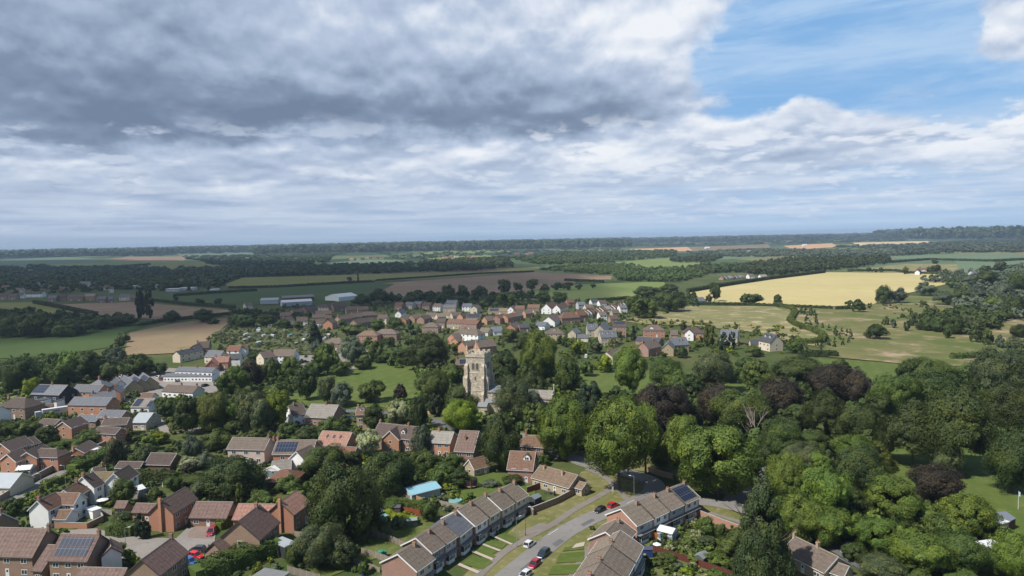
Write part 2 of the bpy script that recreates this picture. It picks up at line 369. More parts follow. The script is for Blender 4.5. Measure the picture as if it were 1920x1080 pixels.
def groundmat():
    m, t = newmat('countryside_ground'); g = t.add('ShaderNodeTexCoord').outputs['Object']
    n1 = t.noise(g, .03, 6, .62, .3); n2 = t.noise(g, .25, 6, .65); n3 = t.noise(g, 1.5, 4, .6)
    near = t.mix(t.ss(n1, .38, .62), (.046, .070, .020), (.078, .088, .030))
    near = t.mix(t.ss(n2, .56, .72), near, (.115, .095, .055))
    v = t.add('ShaderNodeTexVoronoi', {'Vector': t.vm('MULTIPLY', g, (.0030, .0016, 1)), 'Scale': 1.0, 'Randomness': .85}, voronoi_dimensions='2D')
    rc = t.add('ShaderNodeSeparateColor', {0: v.outputs['Color']}).outputs[0]
    r_ = t.add('ShaderNodeValToRGB', {0: rc}); r_.color_ramp.interpolation = 'CONSTANT'
    st = [(0, (.030, .050, .022)), (.3, (.060, .095, .035)), (.48, (.10, .125, .05)), (.6, (.035, .055, .025)), (.74, (.16, .15, .07)), (.84, (.14, .095, .06)), (.92, (.09, .13, .07))]
    cr_ = r_.color_ramp
    while len(cr_.elements) < len(st): cr_.elements.new(.5)
    for e_, (p_, c_) in zip(cr_.elements, st): e_.position = p_; e_.color = c_+(1,)
    yy = t.add('ShaderNodeSeparateXYZ', {0: g}).outputs[1]
    col = t.mix(t.ss(yy, 1150, 1500), near, r_.outputs[0])
    k = t.m('ADD', .70, t.m('ADD', t.m('MULTIPLY', n2, .3), t.m('MULTIPLY', n3, .3)))
    return finish(m, t, t.vm('SCALE', col, sc=k), .95, spec=.1)
# ================================================================ mesh building
class MB:
    def __init__(s): s.v = []; s.f = []; s.uv = []; s.mi = []; s.cur = 0
    def face(s, pts, uv=None, mi=None):
        i = len(s.v); s.v += [tuple(p) for p in pts]; s.f.append(tuple(range(i, i+len(pts))))
        if uv is None:
            p0, p1, p2 = Vector(pts[0]), Vector(pts[1]), Vector(pts[-1])
            a = (p1-p0); a = a.normalized() if a.length > 1e-6 else Vector((1, 0, 0))
            n = a.cross(p2-p0); b = n.cross(a).normalized() if n.length > 1e-9 else Vector((0, 1, 0))
            uv = [((Vector(p)-p0).dot(a), (Vector(p)-p0).dot(b)) for p in pts]
        s.uv += uv; s.mi.append(s.cur if mi is None else mi)
    def hexa(s, b, t_):  # bottom ring (ccw from above), top ring
        n = len(b)
        s.face(list(reversed(b))); s.face(t_)
        for i in range(n):
            j = (i+1) % n; s.face([b[i], b[j], t_[j], t_[i]])
    def box(s, c, sz, fr=None):
        x, y, z = c; a, b, h = sz[0]/2, sz[1]/2, sz[2]/2
        q = [(x-a, y-b), (x+a, y-b), (x+a, y+b), (x-a, y+b)]
        B = [Vector((p[0], p[1], z-h)) for p in q]; T = [Vector((p[0], p[1], z+h)) for p in q]
        if fr: B = [fr(p) for p in B]; T = [fr(p) for p in T]
        s.hexa(B, T)
    def tube(s, a, b, r1, r2, n=8):
        a, b = Vector(a), Vector(b); d = (b-a).normalized()
        e = d.cross(Vector((0, 0, 1)) if abs(d.z) < .9 else Vector((1, 0, 0))).normalized(); f_ = d.cross(e)
        A = [a+(e*math.cos(k*2*math.pi/n)+f_*math.sin(k*2*math.pi/n))*r1 for k in range(n)]
        Bq = [b+(e*math.cos(k*2*math.pi/n)+f_*math.sin(k*2*math.pi/n))*r2 for k in range(n)]
        s.hexa(A, Bq)
    def build(s, name, mats, parent=None, loc=None, flip=False, smooth=False):
        me = bpy.data.meshes.new(name); me.from_pydata(s.v, [], s.f)
        uvl = me.uv_layers.new(name='UVMap'); uvl.data.foreach_set('uv', [c for p in s.uv for c in p])
        for m_ in (mats if isinstance(mats, (list, tuple)) else [mats]): me.materials.append(m_)
        me.polygons.foreach_set('material_index', s.mi)
        if smooth: me.polygons.foreach_set('use_smooth', [True]*len(s.f))
        me.update()
        return link(name, me, parent, loc)
def link(name, data, parent=None, loc=None):
    o = bpy.data.objects.new(name, data); S.collection.objects.link(o)
    if parent is not None: o.parent = parent
    if loc is not None: o.location = loc
    return o
def empty(name, loc, label=None, cat=None, group=None, rz=0):
    o = link(name, None, None, loc); o.rotation_euler = (0, 0, rz); o.empty_display_size = .5
    return tag(o, label, cat, group)
def tag(o, label=None, cat=None, group=None, kind=None):
    if label: o['label'] = label
    if cat: o['category'] = cat
    if group: o['group'] = group
    if kind: o['kind'] = kind
    return o
# ================================================================ landmarks, for labels
LM = [("the stone church tower", 897, 705), ("the church chancel roof", 1022, 738), ("the pale flag on the lawn", 1908, 940), ("the blue roofed shed", 790, 912),
 ("the trampoline", 883, 908), ("the terrace with the solar panels", 1240, 950), ("the white pub", 370, 700), ("the articulated lorry trailer", 112, 776),
 ("the black clad modern house", 102, 735), ("the white farmhouse by the barley", 1728, 505), ("the three cream barley field poplars", 271, 565),
 ("the big white long barn", 635, 553), ("the allotment greenhouses", 500, 632), ("the big house with six solar panels", 150, 1030), ("the white gabled houses", 105, 960),
 ("the salmon roofed house", 555, 955), ("the curving clipped hedge", 1520, 625), ("the yellow brick bungalow with the wall", 1045, 890),
 ("the silver car in the shade", 1590, 1030), ("the bare dead tree", 1415, 795), ("the cream gabled house by the pasture", 1455, 640), ("the open green with bare goal mouth", 730, 700),
 ("the conservatory with the arched end", 512, 880), ("the yellow green acacia", 863, 778), ("the red car on the bend", 1140, 950),
 ("the slate roofed stone villa", 1138, 630), ("the tall red brick villa", 1162, 615), ("the walled lane on the left", 110, 905), ("the big white central village gable", 1030, 578),
 ("the middle of the copper beeches", 1560, 715), ("the far left white house", 65, 550), ("the lone round bush in the meadow", 1644, 619), ("the brick corner house by the church", 855, 635)]
LM[10] = ("the two dark poplars", 271, 565)
AUTO = []   # (object, look, px, py, noun) -> ranked labels at the end
ORD = ['nearest', 'second nearest', 'third nearest', 'fourth nearest', 'fifth nearest', 'sixth nearest', 'seventh nearest', 'eighth nearest', 'ninth nearest', 'tenth nearest'] + [f'{a}th nearest' for a in range(11, 120)]
def autolabels():
    best = {}
    for o, look, px, py in AUTO:
        k = min(range(len(LM)), key=lambda i: (LM[i][1]-px)**2+((LM[i][2]-py)*1.6)**2)
        best.setdefault((look, k), []).append((((LM[k][1]-px)**2+(LM[k][2]-py)**2), o))
    for (look, k), lst in best.items():
        lst.sort(key=lambda q: q[0])
        for r_, (d_, o) in enumerate(lst):
            o['label'] = (f"{look} {ORD[r_]} to {LM[k][0]}")
# ================================================================ trees
RNG = np.random.default_rng(11)
def unit(n, rng):
    v = rng.normal(size=(n, 3)); return v/np.linalg.norm(v, axis=1)[:, None]
def crown_arrays(shape, nleaf, leaf, nb, seed):
    "leaf quads (N,4,3) filling a unit crown (-1..1)"
    rng = np.random.default_rng(seed)
    c = unit(nb, rng); rad = np.full(nb, .34)
    if shape.startswith('clumpy'):
        c = c*rng.uniform(.62, .80, (nb, 1)); rad = rng.uniform(.17, .30, nb)
        if shape == 'clumpy2': c[:, 2] *= .92; c[:, 0] += .12*np.sin(c[:, 2]*5)
    elif shape.startswith('round'):
        c = c*rng.uniform(.5, .74, (nb, 1)); rad = rng.uniform(.22, .38, nb)
    elif shape == 'broad':
        c = c*rng.uniform(.55, .78, (nb, 1)); c[:, 2] = np.abs(c[:, 2])*1.65-.62; rad = rng.uniform(.2, .34, nb)
    elif shape == 'willow':
        c = c*rng.uniform(.4, .78, (nb, 1)); rad = rng.uniform(.16, .30, nb)
    elif shape == 'column':
        z = rng.uniform(-.92, .85, nb); rr = .62*np.sqrt(np.clip(1-(np.abs(z)**2.2), .05, 1)); a = rng.uniform(0, 6.28, nb)
        c = np.stack([rr*np.cos(a), rr*np.sin(a), z], 1); rad = rng.uniform(.16, .34, nb)
    elif shape == 'cone':
        z = rng.uniform(-.95, .93, nb)**1.0; rr = .74*(1-(z+1)/2)**.8*rng.uniform(.8, 1.1, nb)+.03; a = rng.uniform(0, 6.28, nb)
        c = np.stack([rr*np.cos(a), rr*np.sin(a), z], 1); rad = .09+.20*(1-(z+1)/2)
    w_ = rad**2; b = rng.choice(nb, nleaf, p=w_/w_.sum())
    u = unit(nleaf, rng); outw = c[b]/np.maximum(np.linalg.norm(c[b], axis=1), .05)[:, None]
    u = u+outw*.55; u /= np.linalg.norm(u, axis=1)[:, None]
    rr = rad[b]*rng.uniform(.72, 1.08, nleaf)
    p = c[b]+u*rr[:, None]
    if shape == 'willow': p[:, 2] -= np.abs(rng.normal(0, .10, nleaf))
    # uneven outline: lobes and hollows of the whole crown
    f1, f2, f3 = rng.uniform(0, 6.28, 3); aa = np.arctan2(p[:, 1], p[:, 0]); zz_ = p[:, 2]
    k_ = 1+np.sqrt(np.clip(1-zz_**2, .02, 1))*(.12*np.sin(2*aa+f1+2*zz_)+.10*np.sin(5*aa+f2-3*zz_)+.05*np.sin(9*aa+f3+6*zz_))
    if shape not in ('column', 'cone'): p = p*k_[:, None]
    nrm = u+.35*outw+.33*rng.normal(size=(nleaf, 3)); nrm /= np.linalg.norm(nrm, axis=1)[:, None]
    t1 = np.cross(nrm, unit(nleaf, rng)); t1 /= np.maximum(np.linalg.norm(t1, axis=1), 1e-6)[:, None]
    t2 = np.cross(nrm, t1)
    s1 = (leaf*rng.uniform(.35, 1.0, nleaf)**1.0*1.4)[:, None]; s2 = s1*rng.uniform(.45, .9, (nleaf, 1))
    if shape == 'willow': s2 *= .6; s1 *= 1.3
    q = np.stack([p-t1*s1, p-t2*s2, p+t1*s1, p+t2*s2], 1)
    # a rough inner mass so that no daylight shows straight through the middle
    nin = max(60, nleaf//14); bi = rng.choice(nb, nin); ui = unit(nin, rng)
    pi_ = c[bi]*.86+ui*(rad[bi]*.55)[:, None]; ti = np.cross(ui, unit(nin, rng)); ti /= np.linalg.norm(ti, axis=1)[:, None]; tj = np.cross(ui, ti)
    sz = (rad[bi]*.62)[:, None]
    qi = np.stack([pi_-ti*sz, pi_-tj*sz, pi_+ti*sz, pi_+tj*sz], 1)
    return np.concatenate([q, qi], 0)
def quads_mesh(name, q, mat):
    n = len(q); me = bpy.data.meshes.new(name)
    me.vertices.add(n*4); me.vertices.foreach_set('co', q.reshape(-1).astype(np.float32))
    me.loops.add(n*4); me.loops.foreach_set('vertex_index', np.arange(n*4, dtype=np.int32))
    me.polygons.add(n); me.polygons.foreach_set('loop_start', np.arange(0, n*4, 4, dtype=np.int32))
    me.polygons.foreach_set('loop_total', np.full(n, 4, dtype=np.int32))
    me.materials.append(mat); me.update(); return me
LEV = {0: (34000, .0255, 100), 1: (8500, .048, 56), 2: (1500, .11, 24), 3: (420, .20, 14)}
CM = {}
def crown_mesh(shape, lev, sp, var=0):
    k = (shape, lev, sp, var)
    if k not in CM:
        nl, lf, nb = LEV[lev]
        CM[k] = quads_mesh('crown', crown_arrays(shape, nl, lf, nb, abs(hash((shape == 'x', lev, var)))%9999+len(shape)*17+sum(map(ord, shape))), leafmat(sp))
    return CM[k]
TM = {}
def trunk_mesh(lev, dead=False, var=0):
    k = (lev, dead, var)
    if k not in TM:
        rng = random.Random(5+var); mb = MB(); n = 9 if lev == 0 else 5
        mb.tube((0, 0, -.3/8), (0, 0, .45), .017, .012, n); mb.tube((0, 0, .45), (.01, 0, .80), .012, .004, n)
        for i in range(7 if lev < 2 or dead else 3):
            a = rng.uniform(0, 6.28); z = rng.uniform(.22, .55); L = rng.uniform(.18, .32)
            p1 = Vector((0, 0, z)); p2 = p1+Vector((math.cos(a)*L, math.sin(a)*L, rng.uniform(.12, .3)))
            mb.tube(p1, p2, .008, .004, 5)
            for j in range(5 if dead else (2 if lev < 2 else 0)):
                a2 = a+rng.uniform(-1.1, 1.1); L2 = rng.uniform(.08, .2); st = p1.lerp(p2, rng.uniform(.35, 1))
                e = st+Vector((math.cos(a2)*L2, math.sin(a2)*L2, rng.uniform(.05, .24)))
                mb.tube(st, e, .0045, .0015, 4)
                if dead:
                    for q in range(3):
                        a3 = a2+rng.uniform(-1, 1); s3 = st.lerp(e, rng.uniform(.4, 1))
                        mb.tube(s3, s3+Vector((math.cos(a3)*.08, math.sin(a3)*.08, rng.uniform(.03, .12))), .002, .0008, 3)
        me = mb.build('trunk', DEADBARK if dead else BARK)
        TM[k] = me.data; bpy.data.objects.remove(me)
    return TM[k]
def crownsize(px, py, w_, h_, shrub=False, lift=.3):
    z = 400.0; hc = 5
    for _ in range(12):
        Rr = w_/2*z/F; A = h_/2*z/F
        pt = P(px, py, hc); ph = math.atan2(CAMH-hc, max(pt.y, 10))
        Rz = math.sqrt(max(A*A-(Rr*math.sin(ph))**2, (.45*A)**2))/math.cos(ph)
        hc = min((Rz*.92 if shrub else Rz*(1+lift)), 26); z = pix((pt.x, pt.y, hc))[2]
    return P(px, py, hc), Rr, Rz, hc
TREES = []
FOOT = []   # (x, y, radius) no-go discs and rects for undergrowth
def tree(px, py, w_, h_, sp='G', label=None, shrub=None, cast=None, name=None, rz=None, group=None, lift=.05):
    rnd = random.Random(int(px*31+py*17+w_))
    if sp == 'D':
        c, Rr, Rz, hc = crownsize(px, py, w_, h_)
        H = hc+Rz; root = empty('dead_tree', (c.x, c.y, 0), label or ('large bare dead tree with pale leafless branches' if w_ > 40 else 'slender dead tree with bare pale twigs among the copper beeches'), 'tree')
        t_ = link('trunk', trunk_mesh(0, True, rnd.randint(0, 2)), root); t_.scale = (max(Rr*2.2, 4), max(Rr*2.2, 4), H*1.15); t_.rotation_euler.z = rnd.uniform(0, 6); return root
    c0, Rr, Rz, hc = crownsize(px, py, w_, h_, False, lift)
    small = (Rz < 2.3) if shrub is None else shrub
    if small: c0, Rr, Rz, hc = crownsize(px, py, w_, h_, True)
    shapes = SPEC[sp][1]; shp = cast or shapes[rnd.randint(0, len(shapes)-1)]
    wpx = w_*1.0; lev = 0 if wpx > 62 else 1 if wpx > 30 else 2 if wpx > 14 else 3
    if small and lev == 0: lev = 1
    nm = name or ('shrub' if small else ('conifer_tree' if sp in 'CKTV' else 'broadleaf_tree'))
    if sp == 'B' and not name: nm = 'copper_beech'
    root = empty(nm, (c0.x, c0.y, 0), None, 'shrub' if small else 'tree')
    cr_ = link('crown', crown_mesh(shp, lev, sp, rnd.randint(0, 1) if lev else rnd.randint(0, 2)), root, (0, 0, hc))
    k = .97
    cr_.scale = (Rr*k, Rr*k*rnd.uniform(.9, 1.1), Rz*k); cr_.rotation_euler.z = rnd.uniform(0, 6.28) if rz is None else rz
    if not small:
        t_ = link('trunk', trunk_mesh(min(lev, 2), False, rnd.randint(0, 2)), root)
        s_ = (hc+Rz)*.95; t_.scale = (s_, s_, s_)
    if label: root['label'] = label
    else:
        lk = SPEC[sp][2]
        if small: lk = {'L': 'leafy mid green shrub', 'O': 'rounded dark green shrub', 'G': 'leafy green shrub', 'B': 'dark purple leaved shrub', 'Y': 'yellow green garden shrub', 'C': 'small dark green conifer', 'K': 'yellow green upright conifer', 'V': 'dark clipped yew', 'W': 'silvery grey shrub', 'S': 'olive green twiggy shrub', 'H': 'pale flowering shrub', 'T': 'young dark green conical tree'}[sp]
        elif w_ > 80: lk = 'huge '+lk
        elif w_ > 45: lk = 'large '+lk
        AUTO.append((root, lk, px, py))
    root['group'] = group or (('garden shrubs' if small else 'trees around the village'))
    FOOT.append((c0.x, c0.y, Rr*.7)); TREES.append(root)
    return root
def merged_foliage(name, pts, sp, mat_sp, label, cat, lev_tpl=(90, .34, 9), shape='broad'):
    "one mass of foliage from many small crowns: pts = [(x, y, R, Rz, hc)]"
    tpls = [crown_arrays(shape, lev_tpl[0], lev_tpl[1], lev_tpl[2], 900+i) for i in range(5)]
    out_ = []
    for i, (x, y, Rr, Rz, hc) in enumerate(pts):
        a = RNG.uniform(0, 6.28); q = tpls[i % 5]; ca, sa = math.cos(a), math.sin(a)
        X_ = (q[..., 0]*ca-q[..., 1]*sa)*Rr+x; Y_ = (q[..., 0]*sa+q[..., 1]*ca)*Rr+y; Z_ = q[..., 2]*Rz+hc
        out_.append(np.stack([X_, Y_, Z_], -1))
    if not out_: return None
    me = quads_mesh(name, np.concatenate(out_), mat_sp)
    return tag(link(name, me), label, cat, None, 'stuff')
def inpoly(x, y, poly):
    c = False; j = len(poly)-1
    for i in range(len(poly)):
        xi, yi = poly[i][0], poly[i][1]; xj, yj = poly[j][0], poly[j][1]
        if (yi > y) != (yj > y) and x < (xj-xi)*(y-yi)/(yj-yi)+xi: c = not c
        j = i
    return c
def wood(label, poly, n, sp='O', rr=(4.5, 7.5), hh=(9, 15), kk=.0042, name='woodland', tpl=(90, .34, 9)):
    xs = [p[0] for p in poly]; ys = [p[1] for p in poly]; pts = []; rnd = random.Random(len(label)*7+int(sum(xs)))
    while len(pts) < n:
        x = rnd.uniform(min(xs), max(xs)); y = rnd.uniform(min(ys), max(ys))
        if not inpoly(x, y, poly): continue
        g_ = P(x, y, 0); d = g_.length
        Rr = max(rnd.uniform(*rr), d*kk*rnd.uniform(.8, 1.5)); H = rnd.uniform(*hh)*(.85 if hh[0] < 20 else 1); Rz = H*.48
        pts.append((g_.x, g_.y, Rr, Rz, H-Rz))
    return merged_foliage(name, pts, sp, leafmat(sp), label, 'wood', tpl)
def hedge(label, pts, wd=1.6, ht=1.8, sp='O', lf=None, name='hedge', dens=1.0):
    "clipped hedge along ground points given as photo pixels"
    g_ = [P(x, y, 0) for x, y in pts]; base = g_[0].copy()
    Ltot = sum((g_[i+1]-g_[i]).length for i in range(len(g_)-1))
    d = min(p.length for p in g_); lf = lf or max(.12, d*.0009)
    out_ = []; mb = MB()
    for i in range(len(g_)-1):
        a, b = g_[i]-base, g_[i+1]-base; L = (b-a).length
        if L < .01: continue
        dr = (b-a)/L; nr = Vector((-dr.y, dr.x, 0)); ex = dr*wd*.28
        mb.hexa([a-ex-nr*wd*.40, b+ex-nr*wd*.40, b+ex+nr*wd*.40, a-ex+nr*wd*.40], [p+Vector((0, 0, ht*.88)) for p in (a-ex-nr*wd*.36, b+ex-nr*wd*.36, b+ex+nr*wd*.36, a-ex+nr*wd*.36)])
        n = int(min(12000, L*(2*ht+wd)/(lf*lf)*1.1*dens)); 
        s_ = RNG.uniform(0, 1, n); per = RNG.uniform(0, 2*ht+wd, n)
        side = np.where(per < ht, -1, np.where(per < 2*ht, 1, 0))
        off = np.where(side == 0, per-2*ht-wd/2, side*wd/2); hz_ = np.where(side == 0, ht, np.where(per < ht, per, per-ht))
        bump_ = .10*wd*np.sin(s_*L*1.1+off)+.08*RNG.normal(size=n)
        p = np.array(a)[None]+np.outer(s_*L, np.array(dr))+np.outer(off+np.where(side == 0, 0, side*bump_), np.array(nr)); p[:, 2] = hz_+np.where(side == 0, bump_, 0)
        nn = np.outer(np.where(side == 0, 0, side), np.array(nr)); nn[:, 2] += np.where(side == 0, 1, .25); nn += .5*RNG.normal(size=(n, 3)); nn /= np.linalg.norm(nn, axis=1)[:, None]
        t1 = np.cross(nn, unit(n, RNG)); t1 /= np.linalg.norm(t1, axis=1)[:, None]; t2 = np.cross(nn, t1); s1 = (lf*RNG.uniform(.7, 1.3, n))[:, None]
        out_.append(np.stack([p-t1*s1, p-t2*s1*.7, p+t1*s1, p+t2*s1*.7], 1))
    q = np.concatenate(out_)
    vq = q.reshape(-1, 3); nq = len(q)
    vv = np.array(mb.v); allv = np.concatenate([vq, vv]); fc = [tuple(range(i*4, i*4+4)) for i in range(nq)]+[tuple(k+nq*4 for k in f_) for f_ in mb.f]
    me = bpy.data.meshes.new(name); me.from_pydata(allv.tolist(), [], fc); me.materials.append(leafmat(sp)); me.update()
    o = link(name, me, None, base); tag(o, label, 'hedge', 'hedges')
    for i in range(len(g_)-1):
        n = max(1, int((g_[i+1]-g_[i]).length/2))
        for k in range(n+1): q_ = g_[i].lerp(g_[i+1], k/n); FOOT.append((q_.x, q_.y, wd*.6))
    return o
# ================================================================ buildings
def blockgeom(A, B, E, eh, pitch, w=None, rh=None):
    "ridge ends A, B and an eave point E (all photo pixels) -> ridge line, width and ridge height on the ground plan"
    if w is None:
        w = 8.0
        for _ in range(25):
            rh = eh+math.tan(R(pitch))*w/2
            a, b = P(*A, rh), P(*B, rh); e = P(*E, eh); d = (b-a); d.z = 0
            L = max(d.length, .1); d /= L; v = e-a
            wn_ = 2*abs(v.x*d.y-v.y*d.x); w = .5*w+.5*min(max(wn_, 2.4), 16)
    rh = eh+math.tan(R(pitch))*w/2
    a, b = P(*A, rh), P(*B, rh)
    return a, b, w, rh
def windowpart(parent, fr, u, z, ww, hh, near, door=False, trim=None, cols=2):
    "window or door set on a wall; fr maps (along, out, up) to root space"
    trim = trim or WHITE
    if not near:
        mb = MB()
        def bx(u0, u1, z0, z1, o, mi):
            mb.cur = mi; mb.face([fr(u0, o, z0), fr(u1, o, z0), fr(u1, o, z1), fr(u0, o, z1)])
        # thin frame box with inset glass
        o0, o1 = -.02, .05
        ring = [(u-ww/2, z-hh/2), (u+ww/2, z-hh/2), (u+ww/2, z+hh/2), (u-ww/2, z+hh/2)]
        mb.cur = 0
        for i in range(4):
            p, q = ring[i], ring[(i+1) % 4]; mb.face([fr(p[0], o0, p[1]), fr(q[0], o0, q[1]), fr(q[0], o1, q[1]), fr(p[0], o1, p[1])])
        t_ = .12; inn = [(u-ww/2+t_, z-hh/2+t_), (u+ww/2-t_, z-hh/2+t_), (u+ww/2-t_, z+hh/2-t_), (u-ww/2+t_, z+hh/2-t_)]
        for i in range(4):
            j = (i+1) % 4; mb.face([fr(ring[i][0], o1, ring[i][1]), fr(ring[j][0], o1, ring[j][1]), fr(inn[j][0], o1, inn[j][1]), fr(inn[i][0], o1, inn[i][1])])
        mb.cur = 0 if door else 1; mb.face([fr(x, .03, y) for x, y in inn])
        return mb.build('door' if door else 'window', [trim, GLASS], parent)
    f_ = MB(); t_ = .085
    def bar(u0, u1, z0, z1, o1=.07):
        b = [fr(u0, -.03, z0), fr(u1, -.03, z0), fr(u1, o1, z0), fr(u0, o1, z0)]; tt = [fr(u0, -.03, z1), fr(u1, -.03, z1), fr(u1, o1, z1), fr(u0, o1, z1)]
        f_.hexa(b, tt)
    if door:
        bar(u-ww/2, u+ww/2, z-hh/2, z+hh/2, .05)
        o = f_.build('door', [trim], parent)
        g_ = MB(); a = .25*ww; g_.face([fr(u-a, .056, z+hh*.1), fr(u+a, .056, z+hh*.1), fr(u+a, .056, z+hh*.38), fr(u-a, .056, z+hh*.38)])
        g_.build('pane', [GLASS], o); return o
    bar(u-ww/2, u+ww/2, z-hh/2, z-hh/2+t_); bar(u-ww/2, u+ww/2, z+hh/2-t_, z+hh/2)
    n = cols+1
    for i in range(n):
        x = u-ww/2+(ww-t_)*i/(n-1); bar(x, x+t_, z-hh/2+t_+.002, z+hh/2-t_-.002)
    o = f_.build('window', [trim], parent)
    g_ = MB(); g_.face([fr(u-ww/2+.02, .012, z-hh/2+.02), fr(u+ww/2-.02, .012, z-hh/2+.02), fr(u+ww/2-.02, .012, z+hh/2-.02), fr(u-ww/2+.02, .012, z+hh/2-.02)])
    g_.build('pane', [GLASS], o)
    return o
def house(label, blocks, wall='red', roof='brown', ch=(), cat='house', name='house', trim=None, group=None, auto=None, win=True, extras=None):
    """blocks: dicts A, B, E/w, eh, pitch, kind('gable','hip','flat'), wall, roof, nw (windows per long side), gw (gable windows), solar, sky, barge
    ch: (block index, t along ridge)"""
    gs = []
    for b in blocks:
        eh = b.get('eh', 5.0); pt = b.get('p', 38)
        gs.append(blockgeom(b['A'], b['B'], b.get('E'), eh, pt, b.get('w') if 'E' not in b else None))
    a, bb, _, _ = gs[0]; c = (a+bb)/2; c.z = 0
    root = empty(name, c, label, cat, group)
    if auto: AUTO.append((root, auto, *pix((c.x, c.y, 4))[:2]))
    dist = pix((c.x, c.y, 3))[2]; near = dist < 300
    frames = []
    for bi, (b, (A, B, w_, rh)) in enumerate(zip(blocks, gs)):
        eh = b.get('eh', 5.0); kind = b.get('k', 'gable'); d = B-A; d.z = 0; L = d.length
        if L < .5: d = Vector((1, 0, 0)); L = .5
        d = d/L; n = Vector((-d.y, d.x, 0)); o0 = Vector((A.x, A.y, 0))-c
        if kind == 'hip':
            o0 = o0-d*w_/2; L = L+w_
        if b.get('ext'):
            o0 = o0-d*b['ext'][0]; L += b['ext'][0]+b['ext'][1]
        if b.get('max'): 
            if L > b['max']: o0 = o0+d*(L-b['max'])/2; L = b['max']
        if b.get('oneside'):   # lean-to
            pass
        def T(x, y, z, o0=o0, d=d, n=n): return o0+d*x+n*y+Vector((0, 0, z))
        h2 = w_/2; ov = .3 if near else .25; th = .16
        wm = BR[b.get('wall', wall)](); rm = RF[b.get('roof', roof)]()
        mb = MB()
        if kind == 'flat':
            mb.hexa([T(0, -h2, 0), T(L, -h2, 0), T(L, h2, 0), T(0, h2, 0)], [T(0, -h2, eh), T(L, -h2, eh), T(L, h2, eh), T(0, h2, eh)])
            rb = MB(); e = .2
            rb.hexa([T(-e, -h2-e, eh+.01), T(L+e, -h2-e, eh+.01), T(L+e, h2+e, eh+.01), T(-e, h2+e, eh+.01)], [T(-e, -h2-e, eh+.22), T(L+e, -h2-e, eh+.22), T(L+e, h2+e, eh+.22), T(-e, h2+e, eh+.22)])
        else:
            hp = kind == 'hip'; iz = .02
            for sgn in (-1, 1):
                q = [T(0, sgn*h2, 0), T(L, sgn*h2, 0), T(L, sgn*h2, eh), T(0, sgn*h2, eh)]
                mb.face(q if sgn < 0 else q[::-1])
            for x, sg in ((0, 1), (L, -1)):
                q = [T(x, h2, 0), T(x, -h2, 0), T(x, -h2, eh)]+([] if hp else [T(x, 0, rh-iz)])+[T(x, h2, eh)]
                mb.face(q if sg > 0 else q[::-1])
            rb = MB(); sl_ = (rh-eh)/h2; e = ov
            rx0, rx1 = (h2, L-h2) if hp else (-e, L+e)
            if hp and rx1 < rx0: rx0 = rx1 = L/2
            ze = eh-e*sl_; x0, x1 = -e, L+e
            for sgn in (-1, 1):
                up_ = [T(x0, sgn*(h2+e), ze+th), T(x1, sgn*(h2+e), ze+th), T(rx1, 0, rh+th), T(rx0, 0, rh+th)]
                lo_ = [p-Vector((0, 0, th-.01)) for p in up_]
                sr = math.hypot(h2+e, rh-ze); uv = [(x0, 0), (x1, 0), (rx1, sr), (rx0, sr)]
                if sgn > 0: rb.face(up_[::-1], uv[::-1]); rb.face(lo_)
                else: rb.face(up_, uv); rb.face(lo_[::-1])
                rb.face([lo_[0], lo_[1], up_[1], up_[0]] if sgn < 0 else [lo_[1], lo_[0], up_[0], up_[1]])
                if not hp:
                    rb.face([lo_[3], lo_[0], up_[0], up_[3]]); rb.face([lo_[1], lo_[2], up_[2], up_[1]])
            if hp:
                for xx, rx, sg in ((x0, rx0, 1), (x1, rx1, -1)):
                    f_ = [T(xx, h2+e, ze+th), T(xx, -h2-e, ze+th), T(rx, 0, rh+th)]; uv = [(0, 0), (w_+2*e, 0), (w_/2+e, h2*1.2)]
                    g_ = [p-Vector((0, 0, th-.01)) for p in f_]
                    rb.face(f_ if sg > 0 else f_[::-1], uv if sg > 0 else uv[::-1]); rb.face(g_[::-1] if sg > 0 else g_)
                    rb.face([g_[0], g_[1], f_[1], f_[0]] if sg > 0 else [g_[1], g_[0], f_[0], f_[1]])
        mb.build('wall', [wm], root)
        ro = rb.build('roof', [rm], root)
        if kind != 'flat' and (near or dist < 500):
            rc = MB(); x0, x1 = (h2, L-h2) if kind == 'hip' else (-ov*.9, L+ov*.9)
            if x1-x0 > .3:
                prev = [T(x0, -.13, rh+th-.04), T(x1, -.13, rh+th-.04), T(x1, 0, rh+th+.09), T(x0, 0, rh+th+.09)]
                rc.face(prev); rc.face([T(x0, 0, rh+th+.09), T(x1, 0, rh+th+.09), T(x1, .13, rh+th-.04), T(x0, .13, rh+th-.04)])
                rc.face([T(x0, .13, rh+th-.04), T(x0, -.13, rh+th-.04), T(x0, 0, rh+th+.09)]); rc.face([T(x1, -.13, rh+th-.04), T(x1, .13, rh+th-.04), T(x1, 0, rh+th+.09)])
                rc.build('ridge_tiles', [RIDGE], ro)
        tr = b.get('trim', trim) or (WHITE)
        if near and kind == 'gable' and b.get('barge', True):
            sl_ = (rh-eh)/h2
            for x in (-ov-.012, L+ov+.012):
                bg_ = MB()
                for sgn in (-1, 1):
                    p0 = (sgn*(h2+ov+.02), eh-ov*sl_); p1 = (0, rh)
                    q = [T(x-.025, p0[0], p0[1]-.14), T(x+.025, p0[0], p0[1]-.14), T(x+.025, p0[0], p0[1]+.17), T(x-.025, p0[0], p0[1]+.17)]
                    r_ = [T(x-.025, 0, p1[1]-.14), T(x+.025, 0, p1[1]-.14), T(x+.025, 0, p1[1]+.17), T(x-.025, 0, p1[1]+.17)]
                    if sgn > 0: bg_.hexa(q, r_)
                    else: bg_.hexa(r_, q)
                bg_.build('bargeboard', [tr], root)
